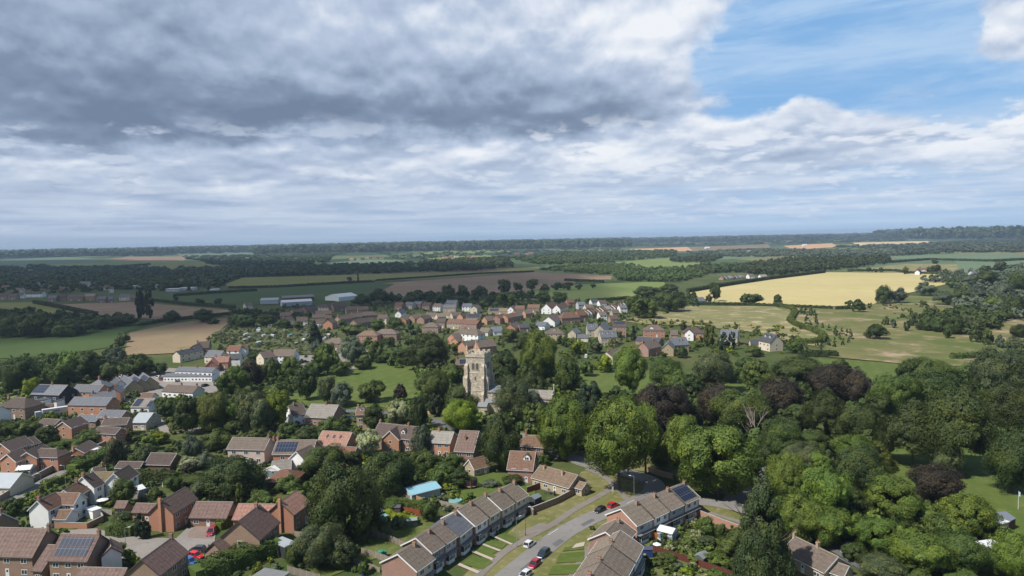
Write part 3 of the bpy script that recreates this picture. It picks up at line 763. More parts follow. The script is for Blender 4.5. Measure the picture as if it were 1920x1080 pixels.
        if near and kind != 'flat':
            for sgn in (-1, 1):
                sl_ = (rh-eh)/h2; y = sgn*(h2+ov+.05); z = eh-ov*sl_+.05
                gt = MB(); gt.hexa([T(-ov, y-.05, z-.09), T(L+ov, y-.05, z-.09), T(L+ov, y+.05, z-.09), T(-ov, y+.05, z-.09)], [T(-ov, y-.06, z+.02), T(L+ov, y-.06, z+.02), T(L+ov, y+.06, z+.02), T(-ov, y+.06, z+.02)])
                gt.build('gutter', [b.get('gut') or tr], root)
        FOOT.append(('r', c.x+o0.x, c.y+o0.y, d.x, d.y, L, h2))
        frames.append((T, L, h2, eh, rh, kind, near, b, d, n))
        # windows on the walls that can face the viewer
        if win and b.get('win', True) and kind != 'x':
            cw = c+o0+d*L/2; view = Vector((-cw.x, -cw.y, 0)).normalized()
            st = 1 if eh < 4 else (3 if eh > 7 else 2)
            for sgn in (-1, 1):
                if (n*sgn).dot(view) < -.25: continue
                nw = b.get('nw', max(1, int(round(L/3.6))))
                def fr(u, o, z, sgn=sgn, T=T, h2=h2): return T(u, sgn*(h2+o), z)
                def fr2(u, o, z, sgn=sgn, T=T, h2=h2, L=L): return T((u if sgn < 0 else L-u), sgn*(h2+o), z)
                for s_ in range(st):
                    zc = 1.35+s_*2.55 if eh > 3.4 else min(1.35, eh*.55)
                    for i in range(nw):
                        u = L*(i+.5)/nw; dr = (s_ == 0 and nw > 1 and i == nw//2)
                        if dr: windowpart(root, fr2, u, 1.03, .95, 2.06, near, True, trim=b.get('wt'))
                        else: windowpart(root, fr2, u, zc, min(1.5, L/nw*.55), 1.15 if eh > 3.4 else 1.0, near, trim=b.get('wt'), cols=2)
            gw = b.get('gw', 0)
            if gw:
                for x, sg in ((0, -1), (L, 1)):
                    if (d*sg).dot(view) < -.1: continue
                    def fg(u, o, z, x=x, sg=sg, T=T): return T(x+sg*o, u*sg, z)
                    for s_ in range(st):
                        for i in range(gw):
                            u = w_*((i+.5)/gw-.5); windowpart(root, fg, u, 1.35+2.55*s_ if eh > 3.4 else 1.3, min(1.1, w_/gw*.5), 1.1, near, trim=b.get('wt'), cols=1)
        sl_ = (rh-eh)/h2 if h2 else 0
        def onroof(u, v, h, sgn, T=T, h2=h2, rh=rh, sl_=sl_):
            "u along ridge, v horizontal distance from ridge, h above tiles"
            k = 1/math.hypot(1, sl_); return T(u, sgn*(v+h*sl_*k), rh-v*sl_+.16+h*k)
        frames[-1] = frames[-1]+(onroof,)
        for (key, u0, u1, v0, v1, sgn) in b.get('solar', ()):
            pb = MB(); q = [(u0*L, v1*h2), (u1*L, v1*h2), (u1*L, v0*h2), (u0*L, v0*h2)]
            if sgn > 0: q = [q[1], q[0], q[3], q[2]]
            lo_ = [onroof(x, y, .05, sgn) for x, y in q]; hi_ = [onroof(x, y, .11, sgn) for x, y in q]
            W_ = abs(u1-u0)*L; H_ = abs(v1-v0)*h2*math.hypot(1, sl_); uv = [(0, 0), (W_, 0), (W_, H_), (0, H_)]
            pb.face(hi_, uv)
            for i in range(4): j = (i+1) % 4; pb.face([lo_[i], lo_[j], hi_[j], hi_[i]])
            pb.build('solar_panels', [solar()], root)
        for (u, v, sgn) in b.get('rooflight', ()):
            pb = MB(); q = [(u*L-.4, v*h2+.55), (u*L+.4, v*h2+.55), (u*L+.4, v*h2-.55), (u*L-.4, v*h2-.55)]
            if sgn > 0: q = [q[1], q[0], q[3], q[2]]
            lo_ = [onroof(x, y, .0, sgn) for x, y in q]; hi_ = [onroof(x, y, .10, sgn) for x, y in q]
            pb.cur = 1; pb.face(hi_); pb.cur = 0
            for i in range(4): j = (i+1) % 4; pb.face([lo_[i], lo_[j], hi_[j], hi_[i]])
            pb.build('roof_window', [STEEL, GLASS], root)
        for (u, v, sgn, ww) in b.get('dormer', ()):
            # small gabled dormer standing out of the slope
            yc = v*h2; zt = rh-yc*sl_+.16; hh = 1.35; dep = hh/sl_ if sl_ > .2 else 2.5
            def D(x, y, z, u=u*L, sgn=sgn, yc=yc, zt=zt, T=T): return T(u+x, sgn*(yc-y), zt+z)
            db = MB(); a_ = ww/2
            fl = [D(-a_, 0, -.3), D(a_, 0, -.3), D(a_, 0, hh*.8), D(0, 0, hh*.8+a_*.8), D(-a_, 0, hh*.8)]
            bk = [p+ (T(0, -sgn*dep*1.3, 0)-T(0, 0, 0)) for p in fl]
            db.face(fl); 
            for i in range(5): j = (i+1) % 5; db.face([fl[i], bk[i], bk[j], fl[j]])
            dm = db.build('dormer', [BR[b.get('dw', 'white')]()], root)
            rb2 = MB(); o_ = .18; r_off = T(0, -sgn*dep*1.3, 0)-T(0, 0, 0); f_off = T(0, sgn*.2, 0)-T(0, 0, 0)
            for s2 in (-1, 1):
                p = [D(s2*(a_+o_), 0, hh*.8-o_*.8+.03)+f_off, D(0, 0, hh*.8+a_*.8+.05)+f_off]
                rb2.face([p[0], p[1], p[1]+r_off, p[0]+r_off]); rb2.face([x+Vector((0, 0, .09)) for x in (p[1], p[0], p[0]+r_off, p[1]+r_off)])
                rb2.face([p[0], p[1], p[1]+Vector((0, 0, .09)), p[0]+Vector((0, 0, .09))])
            rb2.build('roof', [rm], dm)
            windowpart(dm, lambda uu, o, z, T=T, u=u*L, sgn=sgn, yc=yc, zt=zt: T(u+uu, sgn*(yc+o), zt+z), 0, .55, ww*.68, .95, near)
    for it in ch:
        bi, t_ = it[0], it[1]; T, L, h2, eh, rh, *_ = frames[bi]; y = it[2] if len(it) > 2 else 0; hgt = it[3] if len(it) > 3 else 1.2; ground = len(it) > 4 and it[4]
        cb = MB(); x = t_*L; a_ = .30; z0 = 0 if ground else (eh if abs(y) > .3 else rh-.6)
        q = lambda s_, z: [T(x-a_*s_, y-a_*1.25*s_, z), T(x+a_*s_, y-a_*1.25*s_, z), T(x+a_*s_, y+a_*1.25*s_, z), T(x-a_*s_, y+a_*1.25*s_, z)]
        cb.hexa(q(1, z0), q(1, rh+hgt-.2)); cb.hexa(q(1.14, rh+hgt-.2), q(1.14, rh+hgt))
        wkind = blocks[bi].get('cw', blocks[bi].get('wall', wall)); wkind = wkind if wkind in ('red', 'orange', 'brown', 'buff', 'yellow', 'stone') else 'red'
        co = cb.build('chimney', [BR[wkind]()], root)
        if dist < 450:
            for s_ in (-1, 1):
                pb = MB(); p = T(x, y+s_*.25, rh+hgt); pb.tube(p, p+Vector((0, 0, .42)), .13, .10, 8); pb.build('chimney_pot', [POT], co)
    root['_f'] = 0; del root['_f']
    return root, frames
RIDGE = plain('ridge_tile_mortar', (.23, .19, .155), .85, .2, 2)
def flatten(pxs, h=0): return [P(x, y, h) for x, y in pxs]
ZL = [0.012]
def patch(name, pxs, mat, dz=None, kind='structure', label=None):
    "a sheet of ground cover following photo outline points, its own level above the ground"
    pts = flatten(pxs); far = max(p.length for p in pts)
    ZL[0] += .004; z = ZL[0] if far < 700 else ZL[0]*3+.10
    if dz is not None: z = dz
    c = sum(pts, Vector())/len(pts); mb = MB()
    ar = sum(pts[i].x*pts[(i+1) % len(pts)].y-pts[(i+1) % len(pts)].x*pts[i].y for i in range(len(pts)))
    if ar < 0: pts = pts[::-1]
    me = bpy.data.meshes.new(name); me.from_pydata([(p.x-c.x, p.y-c.y, 0) for p in pts], [], [tuple(range(len(pts)))]); me.materials.append(mat)
    # smooth concave outlines need triangulation
    import bmesh
    bm = bmesh.new(); bm.from_mesh(me); bmesh.ops.triangulate(bm, faces=bm.faces[:]); bm.to_mesh(me); bm.free()
    o = link(name, me, None, (c.x, c.y, z)); tag(o, label, None, None, kind); return o
def smooth(pts, n=6):
    out_ = []
    for i in range(len(pts)-1):
        p0 = pts[max(i-1, 0)]; p1 = pts[i]; p2 = pts[i+1]; p3 = pts[min(i+2, len(pts)-1)]
        for k in range(n):
            t = k/n; out_.append(.5*((2*p1)+(p2-p0)*t+(2*p0-5*p1+4*p2-p3)*t*t+(3*p1-p0-3*p2+p3)*t**3))
    out_.append(pts[-1]); return out_
def road(name, pxs, width, mat, z=None, kerb=False, foot=True):
    g_ = smooth(flatten(pxs)); base = g_[0].copy(); mb = MB(); kb = MB()
    if z is None: ZL[0] += .004; z = ZL[0]
    L_, R_ = [], []
    for i, p in enumerate(g_):
        d = (g_[min(i+1, len(g_)-1)]-g_[max(i-1, 0)]).normalized(); nn = Vector((-d.y, d.x, 0))
        L_.append(p-base+nn*width/2); R_.append(p-base-nn*width/2)
        if foot: FOOT.append((p.x, p.y, width/2+.6))
    s_ = 0
    for i in range(len(g_)-1):
        l = (g_[i+1]-g_[i]).length; mb.face([R_[i], R_[i+1], L_[i+1], L_[i]], [(0, s_), (0, s_+l), (width, s_+l), (width, s_)]); s_ += l
        if foot and l > 2:
            for k in range(1, int(l/2)+1): q_ = g_[i].lerp(g_[i+1], k/(int(l/2)+1)); FOOT.append((q_.x, q_.y, width/2+.6))
    o = mb.build(name, [mat], None, (base.x, base.y, z)); tag(o, None, None, None, 'structure')
    if kerb:
        for sd in (L_, R_):
            for i in range(len(sd)-1):
                a, b = sd[i], sd[i+1]; d = (b-a).normalized(); nn = Vector((-d.y, d.x, 0))*.075
                kb.hexa([a-nn, b-nn, b+nn, a+nn] , [x+Vector((0, 0, .11)) for x in (a-nn, b-nn, b+nn, a+nn)])
        k_ = kb.build('kerb', [KERB], None, (base.x, base.y, .0)); tag(k_, None, None, None, 'structure')
    return o
KERB = plain('kerb_stone', (.30, .29, .27), .9)
def wallline(label, pxs, ht, th=.25, mat=None, name='garden_wall', cat='wall', cope=None, group='garden walls and fences'):
    g_ = flatten(pxs); base = g_[0].copy(); mb = MB(); cb = MB()
    for i in range(len(g_)-1):
        a, b = g_[i]-base, g_[i+1]-base; d = (b-a).normalized(); nn = Vector((-d.y, d.x, 0))
        def ring(w_, z): return [a-nn*w_/2+Vector((0, 0, z)), b-nn*w_/2+Vector((0, 0, z)), b+nn*w_/2+Vector((0, 0, z)), a+nn*w_/2+Vector((0, 0, z))]
        mb.hexa(ring(th, 0), ring(th, ht)); cb.hexa(ring(th+.08, ht+.003), ring(th+.08, ht+.08))
    root = empty(name, base, label, cat, group)
    mb.build('wall' if cat == 'wall' else 'panel', [mat or BR['red']()], root)
    cb.build('coping', [cope or KERB], root)
    for i in range(len(g_)-1):
        n = max(1, int((g_[i+1]-g_[i]).length/1.5))
        for k in range(n+1): q_ = g_[i].lerp(g_[i+1], k/n); FOOT.append((q_.x, q_.y, .5))
    return root
def fence(label, pxs, ht=1.7, c=(.26, .225, .18), concrete=True, group='garden walls and fences'):
    g_ = flatten(pxs); base = g_[0].copy(); root = empty('fence', base, label, 'fence', group)
    wm = wood_m('fence_boards_%d' % int(c[0]*1000), c); pn = MB(); n_p = 0
    for i in range(len(g_)-1):
        a, b = g_[i]-base, g_[i+1]-base; L = (b-a).length; k = max(1, round(L/1.9)); d = (b-a)/L; nn = Vector((-d.y, d.x, 0))
        for j in range(k+1):
            p = a+d*L*j/k
            if n_p < 95 and (j < k or i == len(g_)-2):
                pb = MB(); pb.hexa([p+d*x_+nn*y_ for x_, y_ in ((-.06, -.06), (.06, -.06), (.06, .06), (-.06, .06))], [p+d*x_+nn*y_+Vector((0, 0, ht+.12)) for x_, y_ in ((-.06, -.06), (.06, -.06), (.06, .06), (-.06, .06))])
                pb.build('post', [KERB if concrete else wm], root); n_p += 1
            if j < k:
                q = a+d*L*(j+1)/k; p1, q1 = p+d*.065, q-d*.065
                for w_, z0, z1 in ((.04, .18, ht), (.07, .04, .17)):
                    pn.hexa([x+Vector((0, 0, z0)) for x in (p1-nn*w_/2, q1-nn*w_/2, q1+nn*w_/2, p1+nn*w_/2)], [x+Vector((0, 0, z1)) for x in (p1-nn*w_/2, q1-nn*w_/2, q1+nn*w_/2, p1+nn*w_/2)])
        for j in range(int(L/1.5)+1): q_ = g_[i].lerp(g_[i+1], j/(int(L/1.5)+1)); FOOT.append((q_.x, q_.y, .5))
    pn.build('boards', [wm], root)
    return root
# ================================================================ vehicles
CARP = {}
def carpaint(name, c):
    if name in MATS: return MATS[name]
    m, t = newmat(name); p = t.add('ShaderNodeBsdfPrincipled', {'Base Color': c+(1,), 'Roughness': .28, 'Metallic': .15, 'Coat Weight': .5, 'Coat Roughness': .08})
    t.add('ShaderNodeOutputMaterial', {'Surface': p.outputs[0]}); MATS[name] = m; return m
HUB = plain('wheel_alloy', (.35, .35, .36), .35, metal=.7)
LAMP = plain('lamp_glass', (.62, .64, .66), .15)
TAIL = plain('tail_lamp_red', (.42, .02, .02), .25)
def loft(mb, secs, mats=None):
    for i in range(len(secs)-1):
        a, b = secs[i], secs[i+1]; n = len(a)
        for j in range(n):
            k = (j+1) % n; mb.face([a[j], a[k], b[k], b[j]], mi=(mats[j] if mats else 0))
    mb.face(list(reversed(secs[0]))); mb.face(secs[-1])
def car(label, px, py, toward, paint, pc, kind='hatch', group='parked cars', look=None):
    "car at a ground pixel, nose pointing to another ground pixel"
    g_ = P(px, py); q_ = P(*toward); d = (q_-g_); d.z = 0; d.normalize(); rz = math.atan2(d.y, d.x)
    key = (kind, paint)
    root = empty('car', g_, label, 'car', group, rz)
    if look: AUTO.append((root, look, px, py))
    FOOT.append((g_.x, g_.y, 2.6))
    if key in CARP:
        def cp(o, par):
            c_ = o.copy(); S.collection.objects.link(c_); c_.parent = par
            for k in o.children: cp(k, c_)
        for o in CARP[key].children: cp(o, root)
        return root
    CARP[key] = root
    pm = carpaint(paint, pc)
    L = 4.0 if kind == 'hatch' else 4.6 if kind == 'suv' else 5.4; H = 1.48 if kind == 'hatch' else 1.68 if kind == 'suv' else 2.2; W_ = 1.74 if kind == 'hatch' else 1.86
    # lower body: stations (x, half width, sill z, belt z)
    f_ = L/4.0; hb = .93 if kind == 'hatch' else 1.02 if kind == 'suv' else 1.15
    st = [(-2.0, .70, .38, hb-.22), (-1.93, .80, .28, hb-.05), (-1.55, .86, .22, hb), (-.6, .87, .20, hb), (.5, .87, .20, hb-.02), (1.15, .86, .22, hb-.07), (1.65, .82, .24, hb-.18), (1.92, .72, .28, hb-.30), (2.0, .60, .36, hb-.40)]
    mb = MB(); secs = []
    for x, hw, zs, zb in st:
        hw *= W_/1.74
        secs.append([Vector((x*f_, -hw*.94, zs)), Vector((x*f_, -hw, (zs+zb)/2)), Vector((x*f_, -hw*.95, zb-.06)), Vector((x*f_, -hw*.84, zb)), Vector((x*f_, hw*.84, zb)), Vector((x*f_, hw*.95, zb-.06)), Vector((x*f_, hw, (zs+zb)/2)), Vector((x*f_, hw*.94, zs))])
    loft(mb, secs); body = mb.build('body', [pm], root, smooth=False)
    # cabin: glass house and painted roof
    if kind == 'van': cs = [(-1.97, hb), (-1.95, H), (1.0, H), (1.55, hb-.05)]
    else: cs = [(-1.88, hb-.02), (-1.45, H-.05), (-.2, H), (.35, H-.06), (1.12, hb-.06)]
    gb = MB(); secs = []
    for x, z in cs:
        t_ = (z-hb)/(H-hb); hw = (.80-.17*max(t_, 0))*W_/1.74
        secs.append([Vector((x*f_, -.80*W_/1.74, hb-.08)), Vector((x*f_, -hw, z-.001)), Vector((x*f_, hw, z-.001)), Vector((x*f_, .80*W_/1.74, hb-.08))])
    loft(gb, secs); gb.build('windows', [CARGLASS if kind != 'van' else pm], root)
    rb = MB(); rs = cs[1:-1]
    for i in range(len(rs)-1):
        a, b = rs[i], rs[i+1]; hwa = .645*W_/1.74; 
        bt = [Vector((a[0]*f_, -hwa, a[1]-.02)), Vector((b[0]*f_, -hwa, b[1]-.02)), Vector((b[0]*f_, hwa, b[1]-.02)), Vector((a[0]*f_, hwa, a[1]-.02))]
        rb.hexa(bt, [p+Vector((0, 0, .06)) for p in bt])
    for sx in (-1, 1):    # roof pillars
        for (xa, za), (xb, zb_) in ((cs[0], cs[1]), (cs[-1], cs[-2])):
            rb.tube((xa*f_, sx*.80*W_/1.74, za), (xb*f_, sx*.635*W_/1.74, zb_), .045, .04, 5)
        rb.tube((-.5*f_, sx*.80*W_/1.74, hb-.03), (-.45*f_, sx*.65*W_/1.74, H-.03), .04, .04, 5)
    rb.build('roof', [pm], root)
    for sx in (-1, 1):
        for x in (-1.25*f_, 1.27*f_):
            wb = MB(); y = sx*(W_/2-.10); wb.tube((x, y-.10*sx, .32), (x, y+.11*sx, .32), .32, .32, 14); wo = wb.build('wheel', [BLACK], root)
            hb_ = MB(); hb_.tube((x, y+.10*sx, .32), (x, y+.125*sx, .32), .19, .17, 10); hb_.build('hub', [HUB], wo)
        lb = MB(); lb.box((1.93*f_, sx*.56, hb-.36), (.10, .30, .14)); lb.build('headlight', [LAMP], root)
        tb = MB(); tb.box((-1.97*f_, sx*.64, hb-.18), (.08, .16, .26)); tb.build('tail_light', [TAIL], root)
        mbm = MB(); mbm.box((.62*f_, sx*(W_/2+.05), hb+.02), (.16, .18, .13)); mbm.build('wing_mirror', [pm], root)
    nb = MB(); nb.box((2.005*f_, 0, .42), (.02, .5, .11)); nb.build('number_plate', [LAMP], root)
    return root
def lamp_post(label, px, py, h=6.0, arm=(1, 0), c=None, name='street_lamp', cat='street lamp'):
    g_ = P(px, py); root = empty(name, g_, label, cat, 'lamp posts and poles')
    pb = MB(); pb.tube((0, 0, 0), (0, 0, 1.1), .10, .09, 8); pb.tube((0, 0, 1.1), (0, 0, h), .06, .045, 8); pb.build('pole', [c or STEEL], root)
    a = Vector((arm[0], arm[1], 0)).normalized()
    ab = MB(); ab.tube((0, 0, h-.05), a*.9+Vector((0, 0, h+.12)), .035, .03, 6); ab.build('arm', [c or STEEL], root)
    hb = MB(); e = a*.85+Vector((0, 0, h+.12)); f_ = a*1.45+Vector((0, 0, h+.16)); hb.tube(e, f_, .12, .09, 8); hb.build('lamp_head', [LAMP], root)
    return root
def flagpole(label, px, py, h, flag=None, zbase=0, pt=None, r=.06):
    g_ = pt if pt is not None else P(px, py); root = empty('flagpole', g_, label, 'flagpole')
    pb = MB(); pb.tube((0, 0, 0), (0, 0, h), r, r*.6, 8); pb.build('pole', [WHITE], root)
    if flag:
        fb = MB(); n = 6
        for i in range(n):
            x0, x1 = r+i*.17, r+(i+1)*.17; f = lambda x: Vector((x*.5, .10*math.sin(x*6), -x*.35))
            a, b = f(x0), f(x1); dz = Vector((0, 0, -1.25))
            fb.face([Vector((0, 0, h-.1))+a, Vector((0, 0, h-.1))+b, Vector((0, 0, h-.1))+b+dz, Vector((0, 0, h-.1))+a+dz])
        fb.build('flag', [flag], root)
    return root
def shed(label, px, py, toward, L=2.6, w_=2.0, h=1.9, wallc=(.16, .10, .06), roofc=(.12, .13, .14), cat='shed', auto=None, name='garden_shed', glass=False):
    g_ = P(px, py); q_ = P(*toward); d = q_-g_; d.z = 0; rz = math.atan2(d.y, d.x)
    root = empty(name, g_, label, cat, 'sheds and greenhouses', rz)
    if auto: AUTO.append((root, auto, px, py))
    a, b, rh = L/2, w_/2, h+w_*.22; wb = MB(); wm = glassmat_g() if glass else wood_m('shed_boards_%d_%d' % (int(wallc[0]*999), int(wallc[2]*999)), wallc)
    for s_ in (-1, 1):
        q = [Vector((-a, s_*b, 0)), Vector((a, s_*b, 0)), Vector((a, s_*b, h)), Vector((-a, s_*b, h))]; wb.face(q if s_ < 0 else q[::-1])
        q = [Vector((s_*a, -b, 0)), Vector((s_*a, b, 0)), Vector((s_*a, b, h)), Vector((s_*a, 0, rh)), Vector((s_*a, -b, h))]; wb.face(q if s_ > 0 else q[::-1])
    wb.build('wall', [wm], root)
    rb = MB(); rm = glassmat_g() if glass else plain('shed_roof_%d_%d_%d' % tuple(int(x*99) for x in roofc), roofc, .8)
    for s_ in (-1, 1):
        up_ = [Vector((-a-.1, s_*(b+.12), h-.03)), Vector((a+.1, s_*(b+.12), h-.03)), Vector((a+.1, 0, rh+.03)), Vector((-a-.1, 0, rh+.03))]
        hi_ = [p+Vector((0, 0, .06)) for p in up_]
        if s_ < 0: rb.hexa(up_, hi_)
        else: rb.hexa(up_[::-1], hi_[::-1])
    rb.build('roof', [rm], root)
    if not glass:
        db = MB(); db.box((a+.02, 0, .9), (.05, .75, 1.75)); db.build('door', [DARKTRIM], root)
    else:
        fb = MB()
        for i in range(6):
            x = -a+L*i/5
            fb.tube((x, -b, h), (x, 0, rh+.1), .03, .03, 4); fb.tube((x, b, h), (x, 0, rh+.1), .03, .03, 4); fb.tube((x, -b-.02, 0), (x, -b-.02, h), .03, .03, 4)
        fb.build('frame', [WHITE], root)
    FOOT.append((g_.x, g_.y, max(a, b)+.3))
    return root
def glassmat_g():
    return plain('greenhouse_glass', (.40, .47, .48), .15, .2, 1.2)
# ================================================================ GROUND, FIELDS, ROADS
gm = groundmat()
me = bpy.data.meshes.new('ground'); gx = [-15000, -3000, -600, 0, 600, 3000, 15000]; gy = [-400, 0, 300, 1000, 4000, 9000, 16500]
me.from_pydata([(x, y, 0) for y in gy for x in gx], [], [(j*7+i, j*7+i+1, j*7+i+8, j*7+i+7) for j in range(6) for i in range(6)])
me.materials.append(gm); tag(link('ground', me), None, None, None, 'structure')
tf = turf
GRASS = tf('mown_grass', (.075, .100, .024), (.100, .118, .034), (.13, .13, .055), s=(.05, .35))
VERGE = tf('dry_verge_grass', (.108, .118, .036), (.160, .148, .062), (.205, .175, .10), s=(.08, .5))
LAWN = tf('green_lawn', (.066, .100, .020), (.085, .112, .028), (.10, .115, .04), s=(.1, .6))
PARK = tf('park_grass', (.074, .106, .024), (.090, .118, .032), (.115, .130, .042), s=(.03, .2), lines=.08, ang=20, lscale=.05)
WHEAT = tf('ripening_barley', (.40, .335, .155), (.45, .375, .19), (.33, .315, .12), s=(.006, .012), lines=.14, ang=-60, lscale=.06)
PAST = tf('dry_pasture', (.150, .152, .062), (.205, .185, .085), (.36, .29, .19), s=(.018, .06))
MEAD = tf('patchy_meadow', (.086, .108, .030), (.172, .150, .068), (.30, .22, .15), s=(.010, .035))
GREENF = tf('green_crop_field', (.044, .074, .022), (.056, .086, .026), s=(.01, .1), lines=.12, ang=75, lscale=.06)
TANF = tf('stubble_field', (.155, .112, .074), (.225, .168, .10), (.15, .14, .065), s=(.004, .03), lines=.07, ang=-35, lscale=.10)
BROWNF = tf('ploughed_field', (.20, .138, .090), (.235, .165, .11), (.25, .19, .13), s=(.006, .03), lines=.1, ang=-50, lscale=.05)
OLIVE = tf('yellow_green_crop', (.155, .160, .045), (.19, .185, .055), s=(.006, .04), lines=.1, ang=80, lscale=.05)
PALEG = tf('pale_green_field', (.105, .150, .090), (.125, .165, .095), s=(.004, .03))
LIGHTG = tf('light_green_field', (.130, .175, .050), (.165, .19, .065), s=(.004, .03))
RUSTY = tf('quarry_soil', (.42, .24, .14), (.50, .32, .18), s=(.01, .05))
SAND = tf('pale_stubble', (.48, .36, .20), (.52, .40, .24), s=(.01, .05))
EARTH = tf('trodden_earth', (.16, .125, .085), (.20, .155, .11), s=(.1, .8))
TARM = tf('worn_asphalt', (.175, .168, .160), (.205, .196, .186), (.15, .145, .14), s=(.06, .5))
DARKT = tf('dark_asphalt', (.105, .105, .108), (.125, .124, .125), s=(.06, .5))
PATHM = tf('path_tarmac', (.165, .145, .130), (.19, .17, .15), s=(.2, 1.0))
PAVER = tf('block_paving', (.22, .165, .14), (.19, .145, .125), (.16, .14, .125), s=(.15, 1.0))
GRAVEL = tf('grey_drive', (.20, .185, .17), (.23, .21, .19), s=(.1, .8))
SLAB = plain('pale_paving_slabs', (.36, .31, .26), .9, .15, 1)
# far to near
patch('hill_field', [(0, 487), (120, 482), (260, 489), (200, 497), (60, 502), (0, 503)], PALEG)
patch('crop_field', [(100, 496), (230, 489), (420, 491), (380, 498), (200, 503), (110, 503)], LIGHTG)
patch('ploughed_field', [(195, 487), (240, 481), (350, 482), (345, 489), (240, 490)], BROWNF)
patch('crop_field', [(210, 500), (300, 495), (420, 494), (400, 503), (280, 505)], OLIVE)
patch('crop_field', [(330, 476), (478, 473), (478, 477), (340, 480)], PALEG)
patch('crop_field', [(400, 474), (475, 473), (500, 479), (430, 481)], PALEG)
patch('crop_field', [(616, 493), (700, 486), (765, 488), (700, 495), (640, 500)], PALEG)
patch('crop_field', [(790, 472), (940, 468), (960, 472), (800, 478)], LIGHTG)
patch('crop_field', [(800, 484), (905, 478), (940, 480), (900, 486), (820, 490)], LIGHTG)
patch('stubble_field', [(860, 465), (1040, 462), (1050, 465), (880, 469)], PALEG)
patch('quarry', [(1180, 467), (1290, 463), (1300, 470), (1240, 472), (1185, 470)], RUSTY)
patch('quarry', [(1290, 464), (1440, 458), (1445, 464), (1300, 471)], TANF)
patch('quarry', [(1468, 461), (1560, 456), (1572, 463), (1490, 468)], RUSTY)
patch('stubble_field', [(1598, 455), (1740, 452), (1748, 457), (1610, 461)], SAND)
patch('crop_field', [(1150, 492), (1262, 483), (1330, 494), (1330, 501), (1200, 503)], LIGHTG)
patch('crop_field', [(1330, 482), (1440, 477), (1460, 480), (1340, 488)], PALEG)
patch('crop_field', [(1505, 480), (1650, 476), (1640, 481), (1520, 485)], PALEG)
patch('crop_field', [(1660, 480), (1860, 474), (1920, 478), (1920, 486), (1700, 492)], PALEG)
patch('pasture', [(1590, 507), (1700, 495), (1850, 496), (1860, 506), (1790, 513), (1600, 510)], PAST)
patch('crop_field', [(1790, 486), (1925, 480), (1925, 500), (1860, 512), (1800, 512)], PALEG)
patch('crop_field', [(422, 533), (455, 521), (780, 512), (905, 510), (960, 504), (1010, 500), (1012, 505), (960, 512), (880, 518), (700, 528), (520, 538), (430, 540)], OLIVE)
patch('ploughed_field', [(600, 552), (720, 531), (880, 520), (1000, 511), (1148, 518), (1144, 527), (1085, 531), (990, 545), (860, 556), (720, 560), (640, 560)], BROWNF)
patch('crop_field', [(380, 556), (520, 540), (700, 530), (740, 533), (700, 553), (600, 570), (450, 572)], GREENF)
patch('crop_field', [(960, 548), (1075, 534), (1245, 528), (1248, 536), (1180, 560), (1070, 566), (970, 562)], LIGHTG)
patch('crop_field', [(1075, 527), (1140, 524), (1170, 527), (1085, 534)], GREENF)
patch('crop_field', [(0, 568), (75, 567), (175, 590), (100, 589), (0, 583)], OLIVE)
patch('ploughed_field', [(115, 571), (250, 567), (445, 583), (440, 592), (300, 600), (190, 592)], BROWNF)
patch('crop_field', [(285, 553), (480, 545), (505, 560), (480, 573), (330, 566)], GREENF)
patch('crop_field', [(-40, 636), (90, 628), (262, 608), (300, 605), (240, 622), (205, 652), (100, 668), (-40, 676)], GREENF)
patch('stubble_field', [(243, 625), (330, 606), (452, 594), (430, 606), (388, 640), (350, 662), (232, 668)], TANF)
patch('crop_field', [(-40, 700), (25, 712), (60, 740), (20, 765), (-40, 770)], LIGHTG)
patch('barley_field', [(1288, 549), (1360, 536), (1440, 525), (1545, 511), (1700, 512), (1812, 516), (1800, 527), (1725, 545), (1660, 560), (1640, 571), (1560, 575), (1450, 572), (1330, 570)], WHEAT)
patch('dry_pasture', [(1165, 602), (1230, 585), (1290, 574), (1452, 575), (1490, 590), (1545, 632), (1535, 652), (1475, 640), (1400, 622), (1300, 612), (1200, 608)], PAST)
patch('meadow', [(1460, 576), (1620, 575), (1700, 555), (1800, 560), (1960, 560), (1960, 680), (1860, 690), (1700, 684), (1530, 668), (1560, 640), (1500, 598)], MEAD)
patch('park_grass', [(1535, 672), (1700, 682), (1960, 690), (1960, 745), (1620, 742), (1530, 700)], PARK)
patch('park_grass', [(1075, 692), (1240, 697), (1400, 705), (1420, 745), (1250, 760), (1080, 748)], PARK)
patch('village_green', [(520, 768), (560, 722), (600, 700), (680, 684), (745, 678), (785, 694), (800, 745), (760, 762), (600, 770)], PARK)
patch('bare_goal_mouth', [(743, 684), (755, 681), (767, 685), (755, 689)], EARTH)
patch('park_lawn', [(1640, 840), (1760, 800), (1960, 770), (1960, 1000), (1905, 1010), (1840, 960), (1740, 930), (1660, 880)], PARK)
patch('churchyard_grass', [(780, 770), (1080, 770), (1090, 850), (960, 850), (800, 800)], GRASS)
patch('verge', [(840, 1110), (940, 1010), (1000, 960), (1060, 930), (1090, 885), (1130, 875), (1170, 900), (1225, 905), (1300, 935), (1420, 975), (1520, 1010), (1420, 1000), (1300, 970), (1190, 1000), (1120, 1030), (1060, 1110)], VERGE)
patch('verge', [(1050, 860), (1300, 900), (1460, 970), (1450, 900), (1300, 860), (1120, 830)], VERGE)
patch('garden_lawn', [(840, 905), (900, 885), (1000, 890), (1005, 940), (930, 960), (850, 935)], LAWN)
patch('garden_lawn', [(700, 1000), (800, 975), (830, 985), (770, 1030), (700, 1050), (600, 1090), (560, 1085), (640, 1020)], GRASS)
patch('garden_lawn', [(1210, 1010), (1350, 1000), (1420, 1080), (1240, 1090), (1205, 1040)], GRASS)
